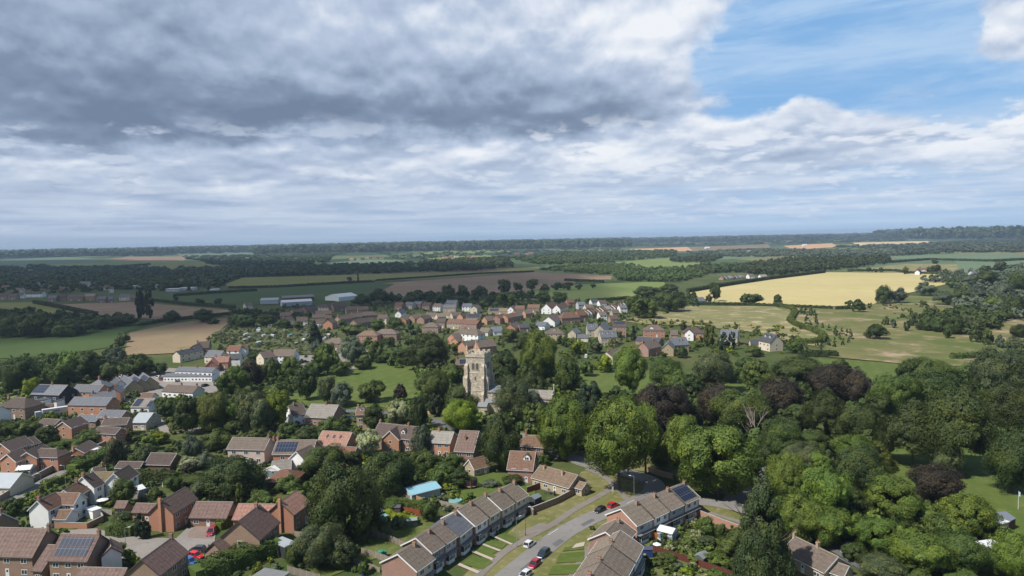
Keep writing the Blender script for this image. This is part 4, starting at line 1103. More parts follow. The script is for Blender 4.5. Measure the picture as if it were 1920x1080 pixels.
patch('garden_lawn', [(20, 968), (48, 965), (52, 985), (15, 985)], GRASS); patch('garden_lawn', [(150, 975), (195, 968), (190, 985), (110, 997), (105, 990)], GRASS)
patch('allotment_soil', [(400, 625), (470, 598), (600, 600), (620, 640), (600, 668), (440, 655)], tf('allotment_plots', (.050, .066, .024), (.085, .085, .040), (.14, .115, .07), s=(.05, .3)))
patch('parking_yard', [(195, 712), (300, 690), (440, 695), (420, 735), (300, 745), (220, 735)], GRAVEL)
patch('parking_yard', [(560, 668), (590, 664), (600, 690), (560, 692)], GRAVEL)
patch('cul_de_sac', [(105, 996), (180, 992), (235, 1007), (330, 1011), (350, 992), (388, 986), (405, 990), (402, 1030), (350, 1040), (262, 1052), (215, 1048), (190, 1020), (120, 1010)], GRAVEL)
patch('block_paved_drive', [(352, 1000), (372, 984), (404, 984), (400, 1012), (352, 1010)], PAVER)
road('lane', [(-60, 985), (0, 952), (45, 925), (95, 898), (135, 880)], 5.0, TARM)
road('lane', [(200, 742), (262, 757), (292, 783), (304, 800), (322, 812), (400, 800)], 3.5, GRAVEL)
road('church_lane', [(560, 770), (700, 773), (800, 787), (830, 795), (870, 812)], 5.5, DARKT)
road('lane', [(615, 640), (640, 668), (662, 694)], 4, GRAVEL)
road('road', [(900, 1130), (960, 1078), (1012, 1035), (1060, 998), (1120, 968), (1175, 950), (1222, 925), (1222, 904), (1180, 888), (1110, 872), (1050, 850), (1008, 832), (970, 815)], 6.2, TARM, kerb=True)
road('road', [(1175, 950), (1230, 945), (1320, 942), (1400, 958), (1500, 992), (1600, 1040)], 5.5, TARM)
road('road', [(1375, 955), (1400, 915), (1432, 893), (1455, 872)], 8, TARM)
road('drive', [(1470, 985), (1580, 1035), (1660, 1090)], 5, DARKT)
road('footpath', [(870, 1110), (935, 1045), (985, 1012), (1035, 985), (1080, 955), (1125, 930), (1150, 912), (1130, 893), (1100, 880)], 2.2, PATHM)
road('footpath', [(1150, 912), (1165, 925), (1175, 938)], 1.8, PATHM)
road('footpath', [(1060, 1110), (1095, 1050), (1120, 1015), (1145, 985)], 2.4, PATHM)
road('footpath', [(1312, 958), (1400, 985), (1500, 1030)], 1.8, PATHM)
patch('paved_apron', [(975, 1001), (1010, 983), (1035, 985), (1002, 1008)], PATHM)
for q in [[(1035, 1022), (1050, 1012), (1058, 1016), (1043, 1027)], [(1088, 985), (1110, 974), (1116, 977), (1094, 989)], [(975, 1070), (992, 1056), (1002, 1061), (984, 1076)], [(1150, 958), (1172, 951), (1176, 953), (1155, 961)], [(1196, 907), (1212, 902), (1217, 907), (1203, 912)]]:
    patch('road_patch', q, DARKT)
WL = plain('white_road_paint', (.62, .62, .60), .7, .1, 4)
for i, (x0, y0, x1, y1) in enumerate([(1028, 1005, 1046, 994), (1175, 946, 1190, 939)]):
    road('road_marking', [(x0, y0), (x1, y1)], .14, WL, foot=False)
# small green plots split by slab paths in front of the terrace
for q in [[(888, 1043), (925, 1056), (905, 1070), (865, 1059)], [(880, 1035), (895, 1030), (930, 1045), (918, 1054)], [(905, 1023), (938, 1032), (922, 1042), (890, 1036)], [(912, 1012), (952, 1021), (942, 1031), (905, 1022)],
          [(930, 1007), (945, 1001), (975, 1013), (962, 1021)], [(1050, 1040), (1096, 1036), (1095, 1055), (1042, 1058)], [(1036, 1064), (1092, 1060), (1090, 1078), (1028, 1080)], [(1060, 1028), (1095, 1024), (1094, 1032), (1054, 1036)]]:
    patch('front_lawn', q, LAWN)
for q in [[(1095, 1026), (1072, 1030), (1080, 1022), (1097, 1018)], [(858, 1062), (862, 1058), (900, 1074), (895, 1078)], [(884, 1037), (888, 1034), (926, 1050), (922, 1053)], [(902, 1023), (906, 1021), (940, 1034), (936, 1036)], [(922, 1008), (926, 1006), (962, 1022), (958, 1024)]]:
    patch('slab_path', q, SLAB)
# ================================================================ FOREGROUND HOUSES
B = dict
house('brown brick house with plum tiled roof at the bottom left corner', [B(A=(8, 990), B=(88, 992), E=(59, 1044), p=42, nw=4, ext=(6, 0)), B(A=(98, 1000), B=(112, 1008), w=4, eh=4.6, p=40, wall='white', trim=DARKTRIM, win=False)], 'brown', 'plum', ch=[(0, 1.03)], trim=DARKTRIM)
house('brown brick house carrying two rows of solar panels, cul-de-sac left', [B(A=(117.5, 1001), B=(186, 1002.5), E=(130, 1051), p=42, nw=3, solar=[('s', .08, .92, .15, .46, -1), ('s', .08, .92, .50, .86, -1)]), B(A=(92, 1022), B=(108, 1023), E=(78, 1070), eh=2.8, p=38), B(A=(205, 1010), B=(208, 1026), w=4, eh=4.6, p=40, wall='white', trim=DARKTRIM, win=False)], 'brown', 'plum', ch=[(0, 1.0)], trim=DARKTRIM)
house('low garage with plum tiled roof cut by the bottom edge', [B(A=(155, 1064), B=(237, 1066), w=6.5, eh=2.7, p=35)], 'brown', 'plum', trim=DARKTRIM, name='garage', cat='garage')
house('gable-ended brown brick house below the clipped round bushes', [B(A=(266, 1049.5), B=(321, 1009.5), E=(352, 1036), p=40, gw=2)], 'brown', 'plum', ch=[(0, 1.0)], trim=DARKTRIM)
house('orange brick house with tall front chimney and plum roof', [B(A=(301, 940), B=(347, 914), E=(370, 935), p=42, nw=3), B(A=(257, 944), B=(292, 945), E=(250, 960), eh=3.2, p=38), B(A=(221, 940), B=(239, 940), E=(217, 952), eh=2.5, p=38)], 'orange', 'plum', ch=[(0, -.03, 0, .9, True)], trim=DARKTRIM)
house('wide plum roofed bungalow behind the maroon car', [B(A=(370, 941), B=(436, 942), E=(357, 970), eh=2.6, p=35, nw=3)], 'red', 'plum', trim=DARKTRIM)
house('salmon roofed brick house with chimney rising up its gable', [B(A=(525, 941), B=(556, 920), E=(581, 942), p=40), B(A=(449, 945), B=(516, 946), E=(442, 974), eh=3.0, p=35)], 'orange', 'salmon', ch=[(0, -.03, 0, .9, True)], trim=DARKTRIM)
house('large brown brick gabled house with plum roof behind the conifer', [B(A=(447.5, 977.5), B=(486, 947.5), E=(522, 980), p=40, gw=1), B(A=(521, 1005), B=(541, 997), w=5.5, eh=2.9, k='flat', roof='metal', wall='black')], 'brown', 'plum', ch=[(0, .85)], trim=DARKTRIM)
house('small brown brick garage beside the red car', [B(A=(401, 1017), B=(419, 1007), E=(441, 1027), eh=2.5, p=40, gw=1)], 'brown', 'plum', trim=DARKTRIM, name='garage', cat='garage')
house('flat felt roofed garage block with pale blue doors', [B(A=(466, 1084), B=(518, 1050), w=6.5, eh=2.6, k='flat', roof='felt', nw=5, wt=plain('pale_blue_door', (.20, .34, .42), .6))], 'grey', 'felt', name='garage', cat='garage')
house('white rendered house with red brown roofs and big blank gable', [B(A=(71, 939), B=(103, 924), E=(92, 956), p=42, gw=0), B(A=(106, 924), B=(149, 925), E=(141, 945), p=40, gw=2), B(A=(113, 956), B=(134, 956), w=5, eh=2.6, p=30, roof='rust')], 'white', 'rust', ch=[(0, .06)], cat='house')
house('white rendered farmhouse with mossy middle roof and conifer in front', [B(A=(214, 888), B=(241, 872.5), E=(257, 889), p=42, roof='dbrown', gw=1), B(A=(174, 886), B=(212, 885), E=(181, 903), p=36, roof='olive'), B(A=(155, 894), B=(174, 886), E=(181, 912), p=40, roof='dbrown'), B(A=(175, 878), B=(194, 874), w=6, eh=4.5, roof='dbrown')], 'white', 'dbrown', ch=[(2, .05), (3, .9)])
house('rust roofed house wedged between the two white houses', [B(A=(120, 919), B=(146, 904), E=(165, 918), eh=4.6, p=36)], 'brown', 'rust', ch=[(0, .9)])
house('low dark roofed outbuilding left of the open carport', [B(A=(225, 865.5), B=(268, 866), E=(214, 877), eh=2.4, p=30)], 'timber', 'dbrown', name='outbuilding', cat='outbuilding')
house('dark roofed open carport above the trimmed dark hedge', [B(A=(285, 849.5), B=(330, 850.5), E=(273, 870), eh=2.9, p=34, win=False)], 'timber', 'dbrown', name='outbuilding', cat='outbuilding')
house('brick bungalow beside the white flat roof strip', [B(A=(141, 840), B=(166, 826), E=(183, 834), eh=2.8, p=32, gw=1), B(A=(180, 838), B=(192, 833), w=3, eh=2.6, k='flat', roof='white')], 'orange', 'dbrown')
house('orange brick hipped house with tall side chimney on the estate', [B(A=(76, 841), B=(106, 842), E=(78, 856), p=32, k='hip'), B(A=(50, 848), B=(80, 833), w=6, p=34, gw=1)], 'orange', 'dbrown', ch=[(0, 1.3, 0, 1.0)])
house('orange brick house joined to the white glazed conservatory', [B(A=(14, 852), B=(42, 843), w=6.5, p=34, gw=1)], 'orange', 'dbrown')
house('orange brick house with white bargeboards at the left edge', [B(A=(2, 832), B=(45, 818), w=7, p=34, gw=1), B(A=(35, 827), B=(62, 819), w=6, eh=4.6, p=32)], 'orange', 'dbrown')
house('pale grey sheet roofed building at the left edge by the lane', [B(A=(-24, 886), B=(40, 887), E=(28, 914), eh=3.0, p=32)], 'cream', 'metal', name='outbuilding', cat='outbuilding')
house('brown roofed corner house cut off by the lower left edge', [B(A=(-18, 960), B=(2, 962), w=9, p=40)], 'brown', 'dbrown', ch=[(0, 1.0)])
house('modern house clad in black and white with slate roof and red chimney', [B(A=(75, 721), B=(127, 722.5), E=(69, 739), eh=5.6, p=34, solar=[('s', -.03, .4, .05, .85, -1)], nw=3, gw=2), B(A=(71, 741), B=(88, 741), w=5, eh=5.3, k='flat', wall='white', roof='dslate', win=False), B(A=(108, 743), B=(113, 743), w=5, eh=5.3, k='flat', wall='white', roof='dslate', win=False)], 'black', 'slate', ch=[(0, .45)])
house('dark hipped brick house left of the black clad house', [B(A=(28, 745), B=(48, 746), E=(10, 764), p=34, k='hip'), B(A=(50, 752), B=(62, 748), w=6, p=34, gw=1)], 'brown', 'dbrown', ch=[(0, .1)])
house('brown roofed white house at the left picture edge', [B(A=(-20, 760), B=(2, 762), w=8, p=34)], 'white', 'dbrown')
house('garage with brown roof between the hipped house and the black house', [B(A=(78, 758), B=(100, 757), w=5, eh=2.6, p=30)], 'brown', 'dbrown', name='garage', cat='garage')
house('long orange brick house with smooth slate roof above the lorry', [B(A=(140, 744.5), B=(211, 745.5), E=(137, 760), eh=5.6, p=32, nw=4, gw=1)], 'orange', 'slate')
house('slate roofed wing with two brick chimneys behind the orange brick house', [B(A=(170, 738), B=(214, 732), w=8, eh=4.8, p=34)], 'red', 'slate', ch=[(0, .1), (0, .75)])
house('broad slate roofed house with pyramid roof and square brick stack', [B(A=(145, 721), B=(195, 722), E=(140, 735), eh=4.8, p=32, nw=3), B(A=(184, 712), B=(188, 712), w=9, eh=5, p=38, k='hip'), B(A=(212, 728), B=(222, 722), w=6, eh=4.8)], 'orange', 'slate', ch=[(1, .5, 0, 1.8), (2, .4)])
for i, (x, y, x2, y2, lb) in enumerate([(250, 713, 232, 704, 'nearest of the three yellow gabled cottages with dark panels'), (264, 710, 250, 702, 'middle one of the three yellow gabled cottages'), (281, 707, 268, 699, 'right hand one of the three yellow gabled cottages')]):
    house(lb, [B(A=(x, y), B=(x2, y2), w=8.5, eh=3.2, p=42, gw=1, solar=[('s', .05, .7, .1, .8, 1 if i else -1)])], 'yellow', 'slate', group='yellow gabled cottages')
house('white gabled cottage left of the three yellow gables', [B(A=(226, 714), B=(218, 707), w=7, eh=4, p=40, gw=1)], 'white', 'dslate')
house('long low white walled house with weathered brown roof', [B(A=(315, 721), B=(372, 724), E=(309, 734), eh=2.9, p=32, nw=6)], 'white', 'brown', ch=[(0, .45), (0, .95)])
house('white public house with slate roof and a row of dark windows', [B(A=(336, 688), B=(404, 690), E=(335, 696), eh=5.2, p=28, nw=8), B(A=(312, 701), B=(402, 701), w=6, eh=3.0, p=16, nw=14)], 'white', 'slate', ch=[(0, .05), (0, .5)], name='public_house', cat='pub')
house('cream gabled building with dark slate roof north of the pub', [B(A=(330, 659), B=(374, 650), E=(337, 668), p=36, nw=4, gw=0)], 'cream', 'dslate', ch=[(0, .2), (0, .6)])
house('red brick house behind the cream gabled building', [B(A=(370, 641), B=(393, 640), w=9, p=40), B(A=(362, 648), B=(376, 643), w=7, p=40)], 'red', 'dbrown', ch=[(0, 0), (0, 1)])
house('slate roofed cottage with dark dormer by the pub', [B(A=(392, 657), B=(420, 658), w=9, eh=4.2, p=36)], 'cream', 'slate')
house('salmon gabled cottage pair with twin red chimneys by the copper beech', [B(A=(396, 676), B=(402, 668), w=7, eh=4, p=42, gw=1), B(A=(402, 669), B=(430, 668), w=7, eh=4.4, p=40)], 'orange', 'salmon', ch=[(1, .1), (1, .8)])
house('slate roofed lean cottage beside the salmon gables', [B(A=(428, 664), B=(452, 663), w=8, eh=4.4, p=32)], 'white', 'dslate', ch=[(0, .1)])
house('red tiled roof house above the slate cottages', [B(A=(430, 648), B=(453, 648), w=8, eh=4.6, p=36), B(A=(453, 651), B=(458, 646), w=5, eh=4.6, wall='white')], 'white', 'red')
house('pale sheet metal roofed shed beside the gravel lane', [B(A=(262, 774), B=(287, 774), E=(254, 792), eh=3.2, p=26)], 'stone', 'metal', name='outbuilding', cat='outbuilding')
house('dark grey roofed hall behind the orange brick gable', [B(A=(194, 769), B=(236, 770), E=(192, 783), eh=4.2, p=30), B(A=(150, 778), B=(190, 779), w=7, eh=3, p=24)], 'brown', 'slate')
house('small orange brick gable with single white window', [B(A=(118, 791), B=(150, 781), w=7.5, eh=4.3, p=32, gw=1), B(A=(82, 785), B=(112, 787), w=7, eh=4, p=30)], 'orange', 'dbrown')
house('brown roofed brick house with white bargeboard left of the grey lane', [B(A=(186, 800), B=(226, 802), E=(169, 811), p=32, gw=1), B(A=(197, 785), B=(242, 783), E=(200, 797), p=32)], 'orange', 'dbrown', ch=[(1, .02)])
house('grey roofed carport with black solar panels and pale walls', [B(A=(258, 747), B=(291, 747), E=(250, 764), eh=2.7, p=28, solar=[('s', .05, .42, .1, .9, -1), ('s', .85, 1.1, .3, .95, -1)])], 'white', 'grey', name='outbuilding', cat='outbuilding')
house('low brown roofed annex above the solar carport', [B(A=(268, 737), B=(290, 737), E=(265, 746), eh=2.5, p=34)], 'white', 'rust', name='outbuilding', cat='outbuilding')
house('brick house with pale upper wall left of the blue-black solar roof', [B(A=(437.5, 820.5), B=(505, 822), E=(431, 841), eh=5.2, p=34, nw=3, gw=0)], 'pink', 'brown', ch=[(0, .98), (0, 1.12, 0, .6)], )
house('brick house with blue-black solar roof and white rendered gable wing', [B(A=(521, 825.5), B=(592, 825), E=(512, 851), eh=5.3, p=34, nw=2, solar=[('s', .03, .56, .18, .9, -1)]), B(A=(556, 847), B=(583, 835), w=6, eh=5, p=40, wall='white', roof='brown', gw=0), B(A=(512, 865), B=(545, 862), w=7, eh=2.8, p=30, roof='grey')], 'orange', 'brown', ch=[(0, 0)])
house('salmon roofed building with three roof windows', [B(A=(606, 808), B=(659, 811), E=(602, 832), eh=3.4, p=36, rooflight=[(.25, .42, -1), (.48, .42, -1), (.71, .42, -1)], win=False)], 'orange', 'salmon')
house('low red tiled range beneath the salmon roof', [B(A=(607, 836), B=(668, 839), E=(640, 858), eh=2.6, p=32)], 'orange', 'red', name='outbuilding', cat='outbuilding')
house('small red hipped garden building by the white conservatory', [B(A=(533, 880), B=(538, 880), w=8, eh=2.5, p=30, k='hip')], 'timber', 'red', name='garden_building', cat='garden building', win=False)
house('wide grey roofed brick house facing the village green', [B(A=(585, 757.5), B=(634, 759.5), E=(566, 781), eh=3.6, p=34, nw=4)], 'red', 'grey', ch=[(0, .55)])
house('white gabled cottage hidden behind the lime green tree', [B(A=(541, 762), B=(566, 757), w=7, eh=4.4, p=44, gw=1)], 'white', 'brown', ch=[(0, .4)])
house('tall narrow brick house with white dormers by the blue car', [B(A=(670, 764), B=(700, 763), E=(664, 778), eh=6.2, p=34, dormer=[(.35, .55, -1, 1.6)]), ], 'buff', 'rust', ch=[(0, .05)])
house('brown roofed house with orange brick gable and gabled dormer', [B(A=(712, 793), B=(785, 801), w=8.5, p=38, dormer=[(.72, .7, -1, 1.5)], wall='red', nw=4), B(A=(731, 808), B=(747, 798), w=6.5, eh=5, p=42, wall='orange', gw=1)], 'orange', 'dbrown', ch=[(0, .02), (0, .75)])
house('grey brown roofed orange brick house left of the purple roof', [B(A=(812, 808), B=(850, 810), E=(810, 829), p=34, nw=3)], 'orange', 'grey', ch=[(0, .3)])
house('brick house with big purple brown roof and mid-slope chimney', [B(A=(864, 807.5), B=(897, 809), E=(847, 845), p=36, roof='plum')], 'red', 'plum', ch=[(0, .4, -3, -.6)])
house('small brown roofed garage with arched gable behind the trampoline', [B(A=(880, 862), B=(908, 855), E=(914, 873), eh=2.6, p=42, gw=1)], 'buff', 'rust', name='garage', cat='garage')
house('rust roofed house with tall brick chimney under the great dark tree', [B(A=(990, 817), B=(1004, 818), E=(983, 836), p=34, k='hip')], 'red', 'rust', ch=[(0, .3, 0, 1.8)])
house('rust red roofed house with glazed dormer and right hand gable', [B(A=(958, 846), B=(1003, 848), E=(966, 880), eh=4.2, p=38, dormer=[(.72, .5, -1, 2.0)], gw=1)], 'red', 'rust')
house('yellow brick bungalow with two pale chimneys behind the brick wall', [B(A=(1014, 873), B=(1082, 891), E=(1000, 895.5), eh=2.8, p=32, nw=4, gw=1), B(A=(1083, 902), B=(1098, 906), w=4, eh=2.4, p=30, gw=1)], 'yellow', 'tan', ch=[(0, .15, -.8, .6), (0, .68, -1.2, .6)])
house('yellow brick bungalow with two pale chimneys by the silver car', [B(A=(1492, 1007.5), B=(1570, 1044), E=(1542, 1071), eh=2.7, p=32, nw=3, gw=1), B(A=(1566, 1054), B=(1590, 1062), w=4.5, eh=2.5, p=32, gw=1)], 'yellow', 'brown', ch=[(0, -.03), (0, .55, 0, 1.3)])
# terraces: each dwelling is a thing of its own
def terrace(rows, side_px, group):
    "rows: (A, B, E, roof, [(label, panel colour)...]) with the ridge split between the dwellings"
    for A, Bp, E, eh, pt, roof, dws, opt in rows:
        a, b, w_, rh = blockgeom(A, Bp, E, eh, pt); n = len(dws)
        for i, (lab, pcol, wc) in enumerate(dws):
            p, q = a.lerp(b, i/n), a.lerp(b, (i+1)/n)
            A_, B_ = pix(p)[:2], pix(q)[:2]
            blk = B(A=A_, B=B_, w=w_, eh=eh, p=pt, win=False, barge=False, cw='brown')
            for k_, v_ in opt.items():
                if k_ == 'solar' and i == n-1: blk[k_] = v_
            root, fr_ = house(lab, [blk], wc, roof, ch=[(0, .93 if i % 2 else .80, -.5, .75)], group=group, name='terraced_house', win=False)
            T, L, h2, eh_, rh_, *_ = fr_[0]; c = root.location
            # which side faces the camera-right street
            pr = P(*side_px); dn = (fr_[0][9]); sgn = 1 if dn.dot(pr-Vector((c.x, c.y, 0))) > 0 else -1
            for sg in (sgn, -sgn):
                def fr(u, o, z, sg=sg): return T(u, sg*(h2+o), z)
                pm = BR[pcol]()
                m_ = MB(); m_.hexa([fr(.25, 0.01, 2.72), fr(L-.55, .01, 2.72), fr(L-.55, .09, 2.72), fr(.25, .09, 2.72)] if sg < 0 else [fr(.25, 0.09, 2.72), fr(L-.55, .09, 2.72), fr(L-.55, .01, 2.72), fr(.25, .01, 2.72)],
                               [fr(.25, 0.01, 4.85), fr(L-.55, .01, 4.85), fr(L-.55, .09, 4.85), fr(.25, .09, 4.85)] if sg < 0 else [fr(.25, .09, 4.85), fr(L-.55, .09, 4.85), fr(L-.55, .01, 4.85), fr(.25, .01, 4.85)])
                m_.build('cladding', [pm], root)
                def fr2(u, o, z, fr=fr): return fr(u, o+.09, z)
                windowpart(root, fr2, L*.28, 3.95, 1.5, 1.1, True); windowpart(root, fr2, L*.70, 3.95, 1.1, 1.0, True)
                if sg == sgn:
                    cn = MB(); r_ = [fr(.1, .02, 2.42), fr(L-.3, .02, 2.42), fr(L-.3, .95, 2.36), fr(.1, .95, 2.36)]
                    if sg > 0: r_ = r_[::-1]
                    cn.hexa(r_, [p_+Vector((0, 0, .14)) for p_ in r_]); cn.build('canopy', [RF['felt']()], root)
                    bw = MB(); r_ = [fr(L*.08, .02, 0), fr(L*.62, .02, 0), fr(L*.56, .75, 0), fr(L*.12, .75, 0)]
                    if sg > 0: r_ = r_[::-1]
                    bw.hexa(r_, [p_+Vector((0, 0, .8)) for p_ in r_]); bo = bw.build('bay', [BR['white']()], root)
                    g_ = MB(); r_ = [p_+Vector((0, 0, .8)) for p_ in r_]; g_.hexa(r_, [p_+Vector((0, 0, 1.5)) for p_ in r_]); go = g_.build('bay_window', [GLASS], root)
                    fm = MB()
                    for k in range(5):
                        p_ = fr(L*(.12+.11*k), .77, 0); fm.tube(p_+Vector((0, 0, .8)), p_+Vector((0, 0, 2.3)), .05, .05, 4)
                    for z in (.85, 1.8, 2.28): fm.tube(fr(L*.12, .78, z), fr(L*.56, .78, z), .045, .045, 4)
                    fm.build('frame', [WHITE], go)
                    windowpart(root, fr, L*.80, 1.03, .95, 2.05, True, True)
                else:
                    windowpart(root, fr, L*.3, 1.4, 1.7, 1.2, True); windowpart(root, fr, L*.75, 1.03, .9, 2.05, True, True)
            sl_ = (rh_-eh_)/h2
            for x, on in ((-.32, i == 0), (L+.32, i == n-1)):
                if not on or opt.get('nb'+('0' if x < 0 else '1')): continue
                bg_ = MB()
                for s2 in (-1, 1):
                    q0 = [T(x-.03, s2*(h2+.32), eh_-.3*sl_-.12), T(x+.03, s2*(h2+.32), eh_-.3*sl_-.12), T(x+.03, s2*(h2+.32), eh_-.3*sl_+.2), T(x-.03, s2*(h2+.32), eh_-.3*sl_+.2)]
                    q1 = [T(x-.03, 0, rh_-.12), T(x+.03, 0, rh_-.12), T(x+.03, 0, rh_+.2), T(x-.03, 0, rh_+.2)]
                    if s2 > 0: bg_.hexa(q0, q1)
                    else: bg_.hexa(q1, q0)
                bg_.build('bargeboard', [WHITE], root)
TG = 'stepped terrace along the footpath'
terrace([
 ((747, 1039), (780, 1017.5), (815, 1046), 5, 30, 'terr', [('end terrace house with bare red brick gable and cream panels', 'cream', 'red')], {'nb1': 1}),
 ((781, 1009), (829, 980), (860, 1003), 5, 30, 'terr', [('terrace house with slate blue panels, second from the near end', 'slateblue', 'red'), ('terrace house with pale grey panels left of the slate roofed one', 'grey', 'red')], {'nb1': 1}),
 ((830, 979), (856, 960), (886, 985), 5, 30, 'slate', [('the only slate roofed house in the stepped terrace', 'grey', 'red')], {'nb0': 1, 'nb1': 1}),
 ((859, 957), (909, 928), (935, 957), 5, 30, 'terr', [('brown roofed terrace house joined right of the slate roofed one', 'white', 'red'), ('terrace house with white panels below the far pair', 'cream', 'red')], {'nb1': 1}),
 ((914, 931), (963, 905), (990, 927), 5, 30, 'terr', [('terrace house with yellow brick return next to the paved apron', 'cream', 'yellow'), ('far end house of the stepped terrace by the garden wall', 'cream', 'red')], {}),
], (1010, 1010), TG)
TG = 'terrace with solar panels'
terrace([((1165, 954.5), (1282, 905.5), (1310, 932.5), 5, 30, 'terr', [('near end house of the solar terrace with orange brick gable', 'grey', 'orange'), ('solar terrace house behind the white conservatory', 'white', 'orange'), ('solar terrace house between the conservatory and the panels', 'grey', 'orange'), ('far end house of the terrace with black solar panels on its roof', 'white', 'orange')],
  {'solar': [('s', .06, .92, .10, .50, -1), ('s', .06, .92, .53, .93, -1)]})], (1330, 1000), TG)
terrace([((1136, 997.5), (1160, 973), (1186, 1003), 5, 30, 'terr', [('short terrace house with red brick gable behind the bottom terrace', 'slateblue', 'red')], {}),
 ((1163, 996), (1105, 1088), (1203, 1027), 5, 30, 'terr', [('far house of the bottom terrace with mossy ridge and two pipes', 'white', 'red'), ('middle house of the bottom terrace with double chimney', 'slateblue', 'red'), ('nearest house of the bottom terrace cut by the frame', 'white', 'red')], {})], (1240, 1060), 'bottom terrace')
# ================================================================ CHURCH
def church():
    th = R(17); c = P(897, 764); c.y = 312; c.x = (897-960)/F*pix((0, 312, 5))[2]-.6
    root = empty('church', (c.x, c.y, 0), 'pale stone parish church with square battlemented tower', 'church', None, th)
    root.rotation_euler.z = -th; root.scale = (1.1, 1.1, 1.0)
    st = BR['stone'](); W_ = 4.0; H = 25.2
    lead = plain('lead_roof', (.17, .18, .19), .6)
    mb = MB()
    for z0, z1, s0, s1 in ((0, 8.5, 4.25, 4.2), (8.5, 16.2, 4.1, 4.05), (16.2, 23.4, 3.95, 3.9)):
        mb.hexa([(-s0, -s0, z0), (s0, -s0, z0), (s0, s0, z0), (-s0, s0, z0)], [(-s1, -s1, z1), (s1, -s1, z1), (s1, s1, z1), (-s1, s1, z1)])
    mb.build('tower', [st], root)
    sc = MB()
    for z in (8.5, 16.2, 23.4): 
        s_ = 4.32 if z < 10 else 4.18 if z < 20 else 4.15; sc.box((0, 0, z+.12), (2*s_, 2*s_, .28))
    sc.build('string_course', [plain('string_course_stone', (.50, .45, .36), .9)], root)
    pr = MB()
    for sx, sy in ((0, -1), (0, 1), (1, 0), (-1, 0)):
        if sx == 0: pr.box((0, sy*3.9, 24.25), (8.1, .36, 1.1))
        else: pr.box((sx*3.9, 0, 24.25), (.36, 7.43, 1.1))
        for k in range(4):
            u = -3.3+k*2.2
            if sx == 0: pr.box((u, sy*3.9, 25.21), (1.15, .36, .8))
            else: pr.box((sx*3.9, u*.86, 25.21), (.36, 1.1, .8))
    pr.box((0, 0, 23.85), (7.4, 7.4, .1)); pr.build('parapet', [st], root)
    for sx in (-1, 1):
        for sy in (-1, 1):
            bm_ = MB()
            for (z0, z1, l) in ((0, 8.3, 2.1), (8.3, 15.2, 1.35), (15.2, 20.5, .7)):
                for ax in (0, 1):
                    if ax == 0: a0, a1 = (sx*3.0, sy*4.0), (sx*4.0, sy*(4.0+l))
                    else: a0, a1 = (sx*4.0, sy*3.0), (sx*(4.0+l), sy*4.0)
                    x0, x1 = sorted((a0[0], a1[0])); y0, y1 = sorted((a0[1], a1[1]))
                    tx0, tx1, ty0, ty1 = x0, x1, y0, y1
                    if ax == 0: 
                        if sy < 0: ty0 = y0+.5
                        else: ty1 = y1-.5
                    else:
                        if sx < 0: tx0 = x0+.5
                        else: tx1 = x1-.5
                    bm_.hexa([(x0, y0, z0), (x1, y0, z0), (x1, y1, z0), (x0, y1, z0)], [(x0, y0, z1-.9), (x1, y0, z1-.9), (x1, y1, z1-.9), (x0, y1, z1-.9)])
                    bm_.hexa([(x0, y0, z1-.9), (x1, y0, z1-.9), (x1, y1, z1-.9), (x0, y1, z1-.9)], [(tx0, ty0, z1), (tx1, ty0, z1), (tx1, ty1, z1), (tx0, ty1, z1)])
            bm_.build('buttress', [st], root)
    DK = plain('dark_louvre', (.05, .045, .04), .8); LS = plain('dressed_window_stone', (.34, .30, .24), .9)
    def arch(u, w_, h, n=8):
        pts = [(u-w_/2, 0), (u+w_/2, 0)]
        for k in range(n+1):
            a = math.pi*k/n; pts.append((u+w_/2*math.cos(a), h+w_/2*math.sin(a)*1.15))
        return pts
    for face in range(4):
        a = face*math.pi/2; M = Matrix.Rotation(a, 3, 'Z')
        wb = MB()
        for u in (-.85, .85):
            o_ = arch(u, 1.5, 2.35); i_ = arch(u, 1.0, 2.2)
            of = [M @ Vector((x, -4.06, 17.7+z)) for x, z in o_]; i2 = [M @ Vector((x, -4.065, 17.95+z)) for x, z in i_]
            n = len(of)
            wb.cur = 0; wb.face(of)
            for k in range(n): j = (k+1) % n; wb.face([of[k], of[j], M @ Vector((o_[j][0], -3.9, 17.7+o_[j][1])), M @ Vector((o_[k][0], -3.9, 17.7+o_[k][1]))])
            wb.cur = 1; wb.face(i2)
            wb.cur = 0; wb.tube(M @ Vector((u, -4.09, 17.9)), M @ Vector((u, -4.09, 20.4)), .09, .09, 6)
        wb.build('belfry_window', [LS, DK], root)
        lb = MB(); lb.cur = 0; q = arch(0, .85, 1.5); lb.face([M @ Vector((x, -4.14, 13.0+z)) for x, z in q]); lb.cur = 1; q = arch(0, .45, 1.4); lb.face([M @ Vector((x, -4.145, 13.15+z)) for x, z in q]); lb.build('lancet_window', [LS, DK], root)
    tb = MB(); tb.tube((-3.5, -3.4, 23.4), (-3.5, -3.4, 27.6), .42, .38, 8); tb.tube((-3.5, -3.4, 27.6), (-3.5, -3.4, 28.6), .40, .10, 8); tb.build('stair_turret', [st], root)
    # nave, aisle, porch, chancel reaching to the right
    def bl(name, x0, x1, y0, y1, eh, rh, wm, rm):
        w_ = MB(); ym = (y0+y1)/2
        w_.face([(x0, y0, 0), (x1, y0, 0), (x1, y0, eh), (x0, y0, eh)]); w_.face([(x1, y1, 0), (x0, y1, 0), (x0, y1, eh), (x1, y1, eh)])
        w_.face([(x1, y0, 0), (x1, y1, 0), (x1, y1, eh), (x1, ym, rh), (x1, y0, eh)]); w_.face([(x0, y1, 0), (x0, y0, 0), (x0, y0, eh), (x0, ym, rh), (x0, y1, eh)])
        wo = w_.build(name, [wm], root)
        r_ = MB()
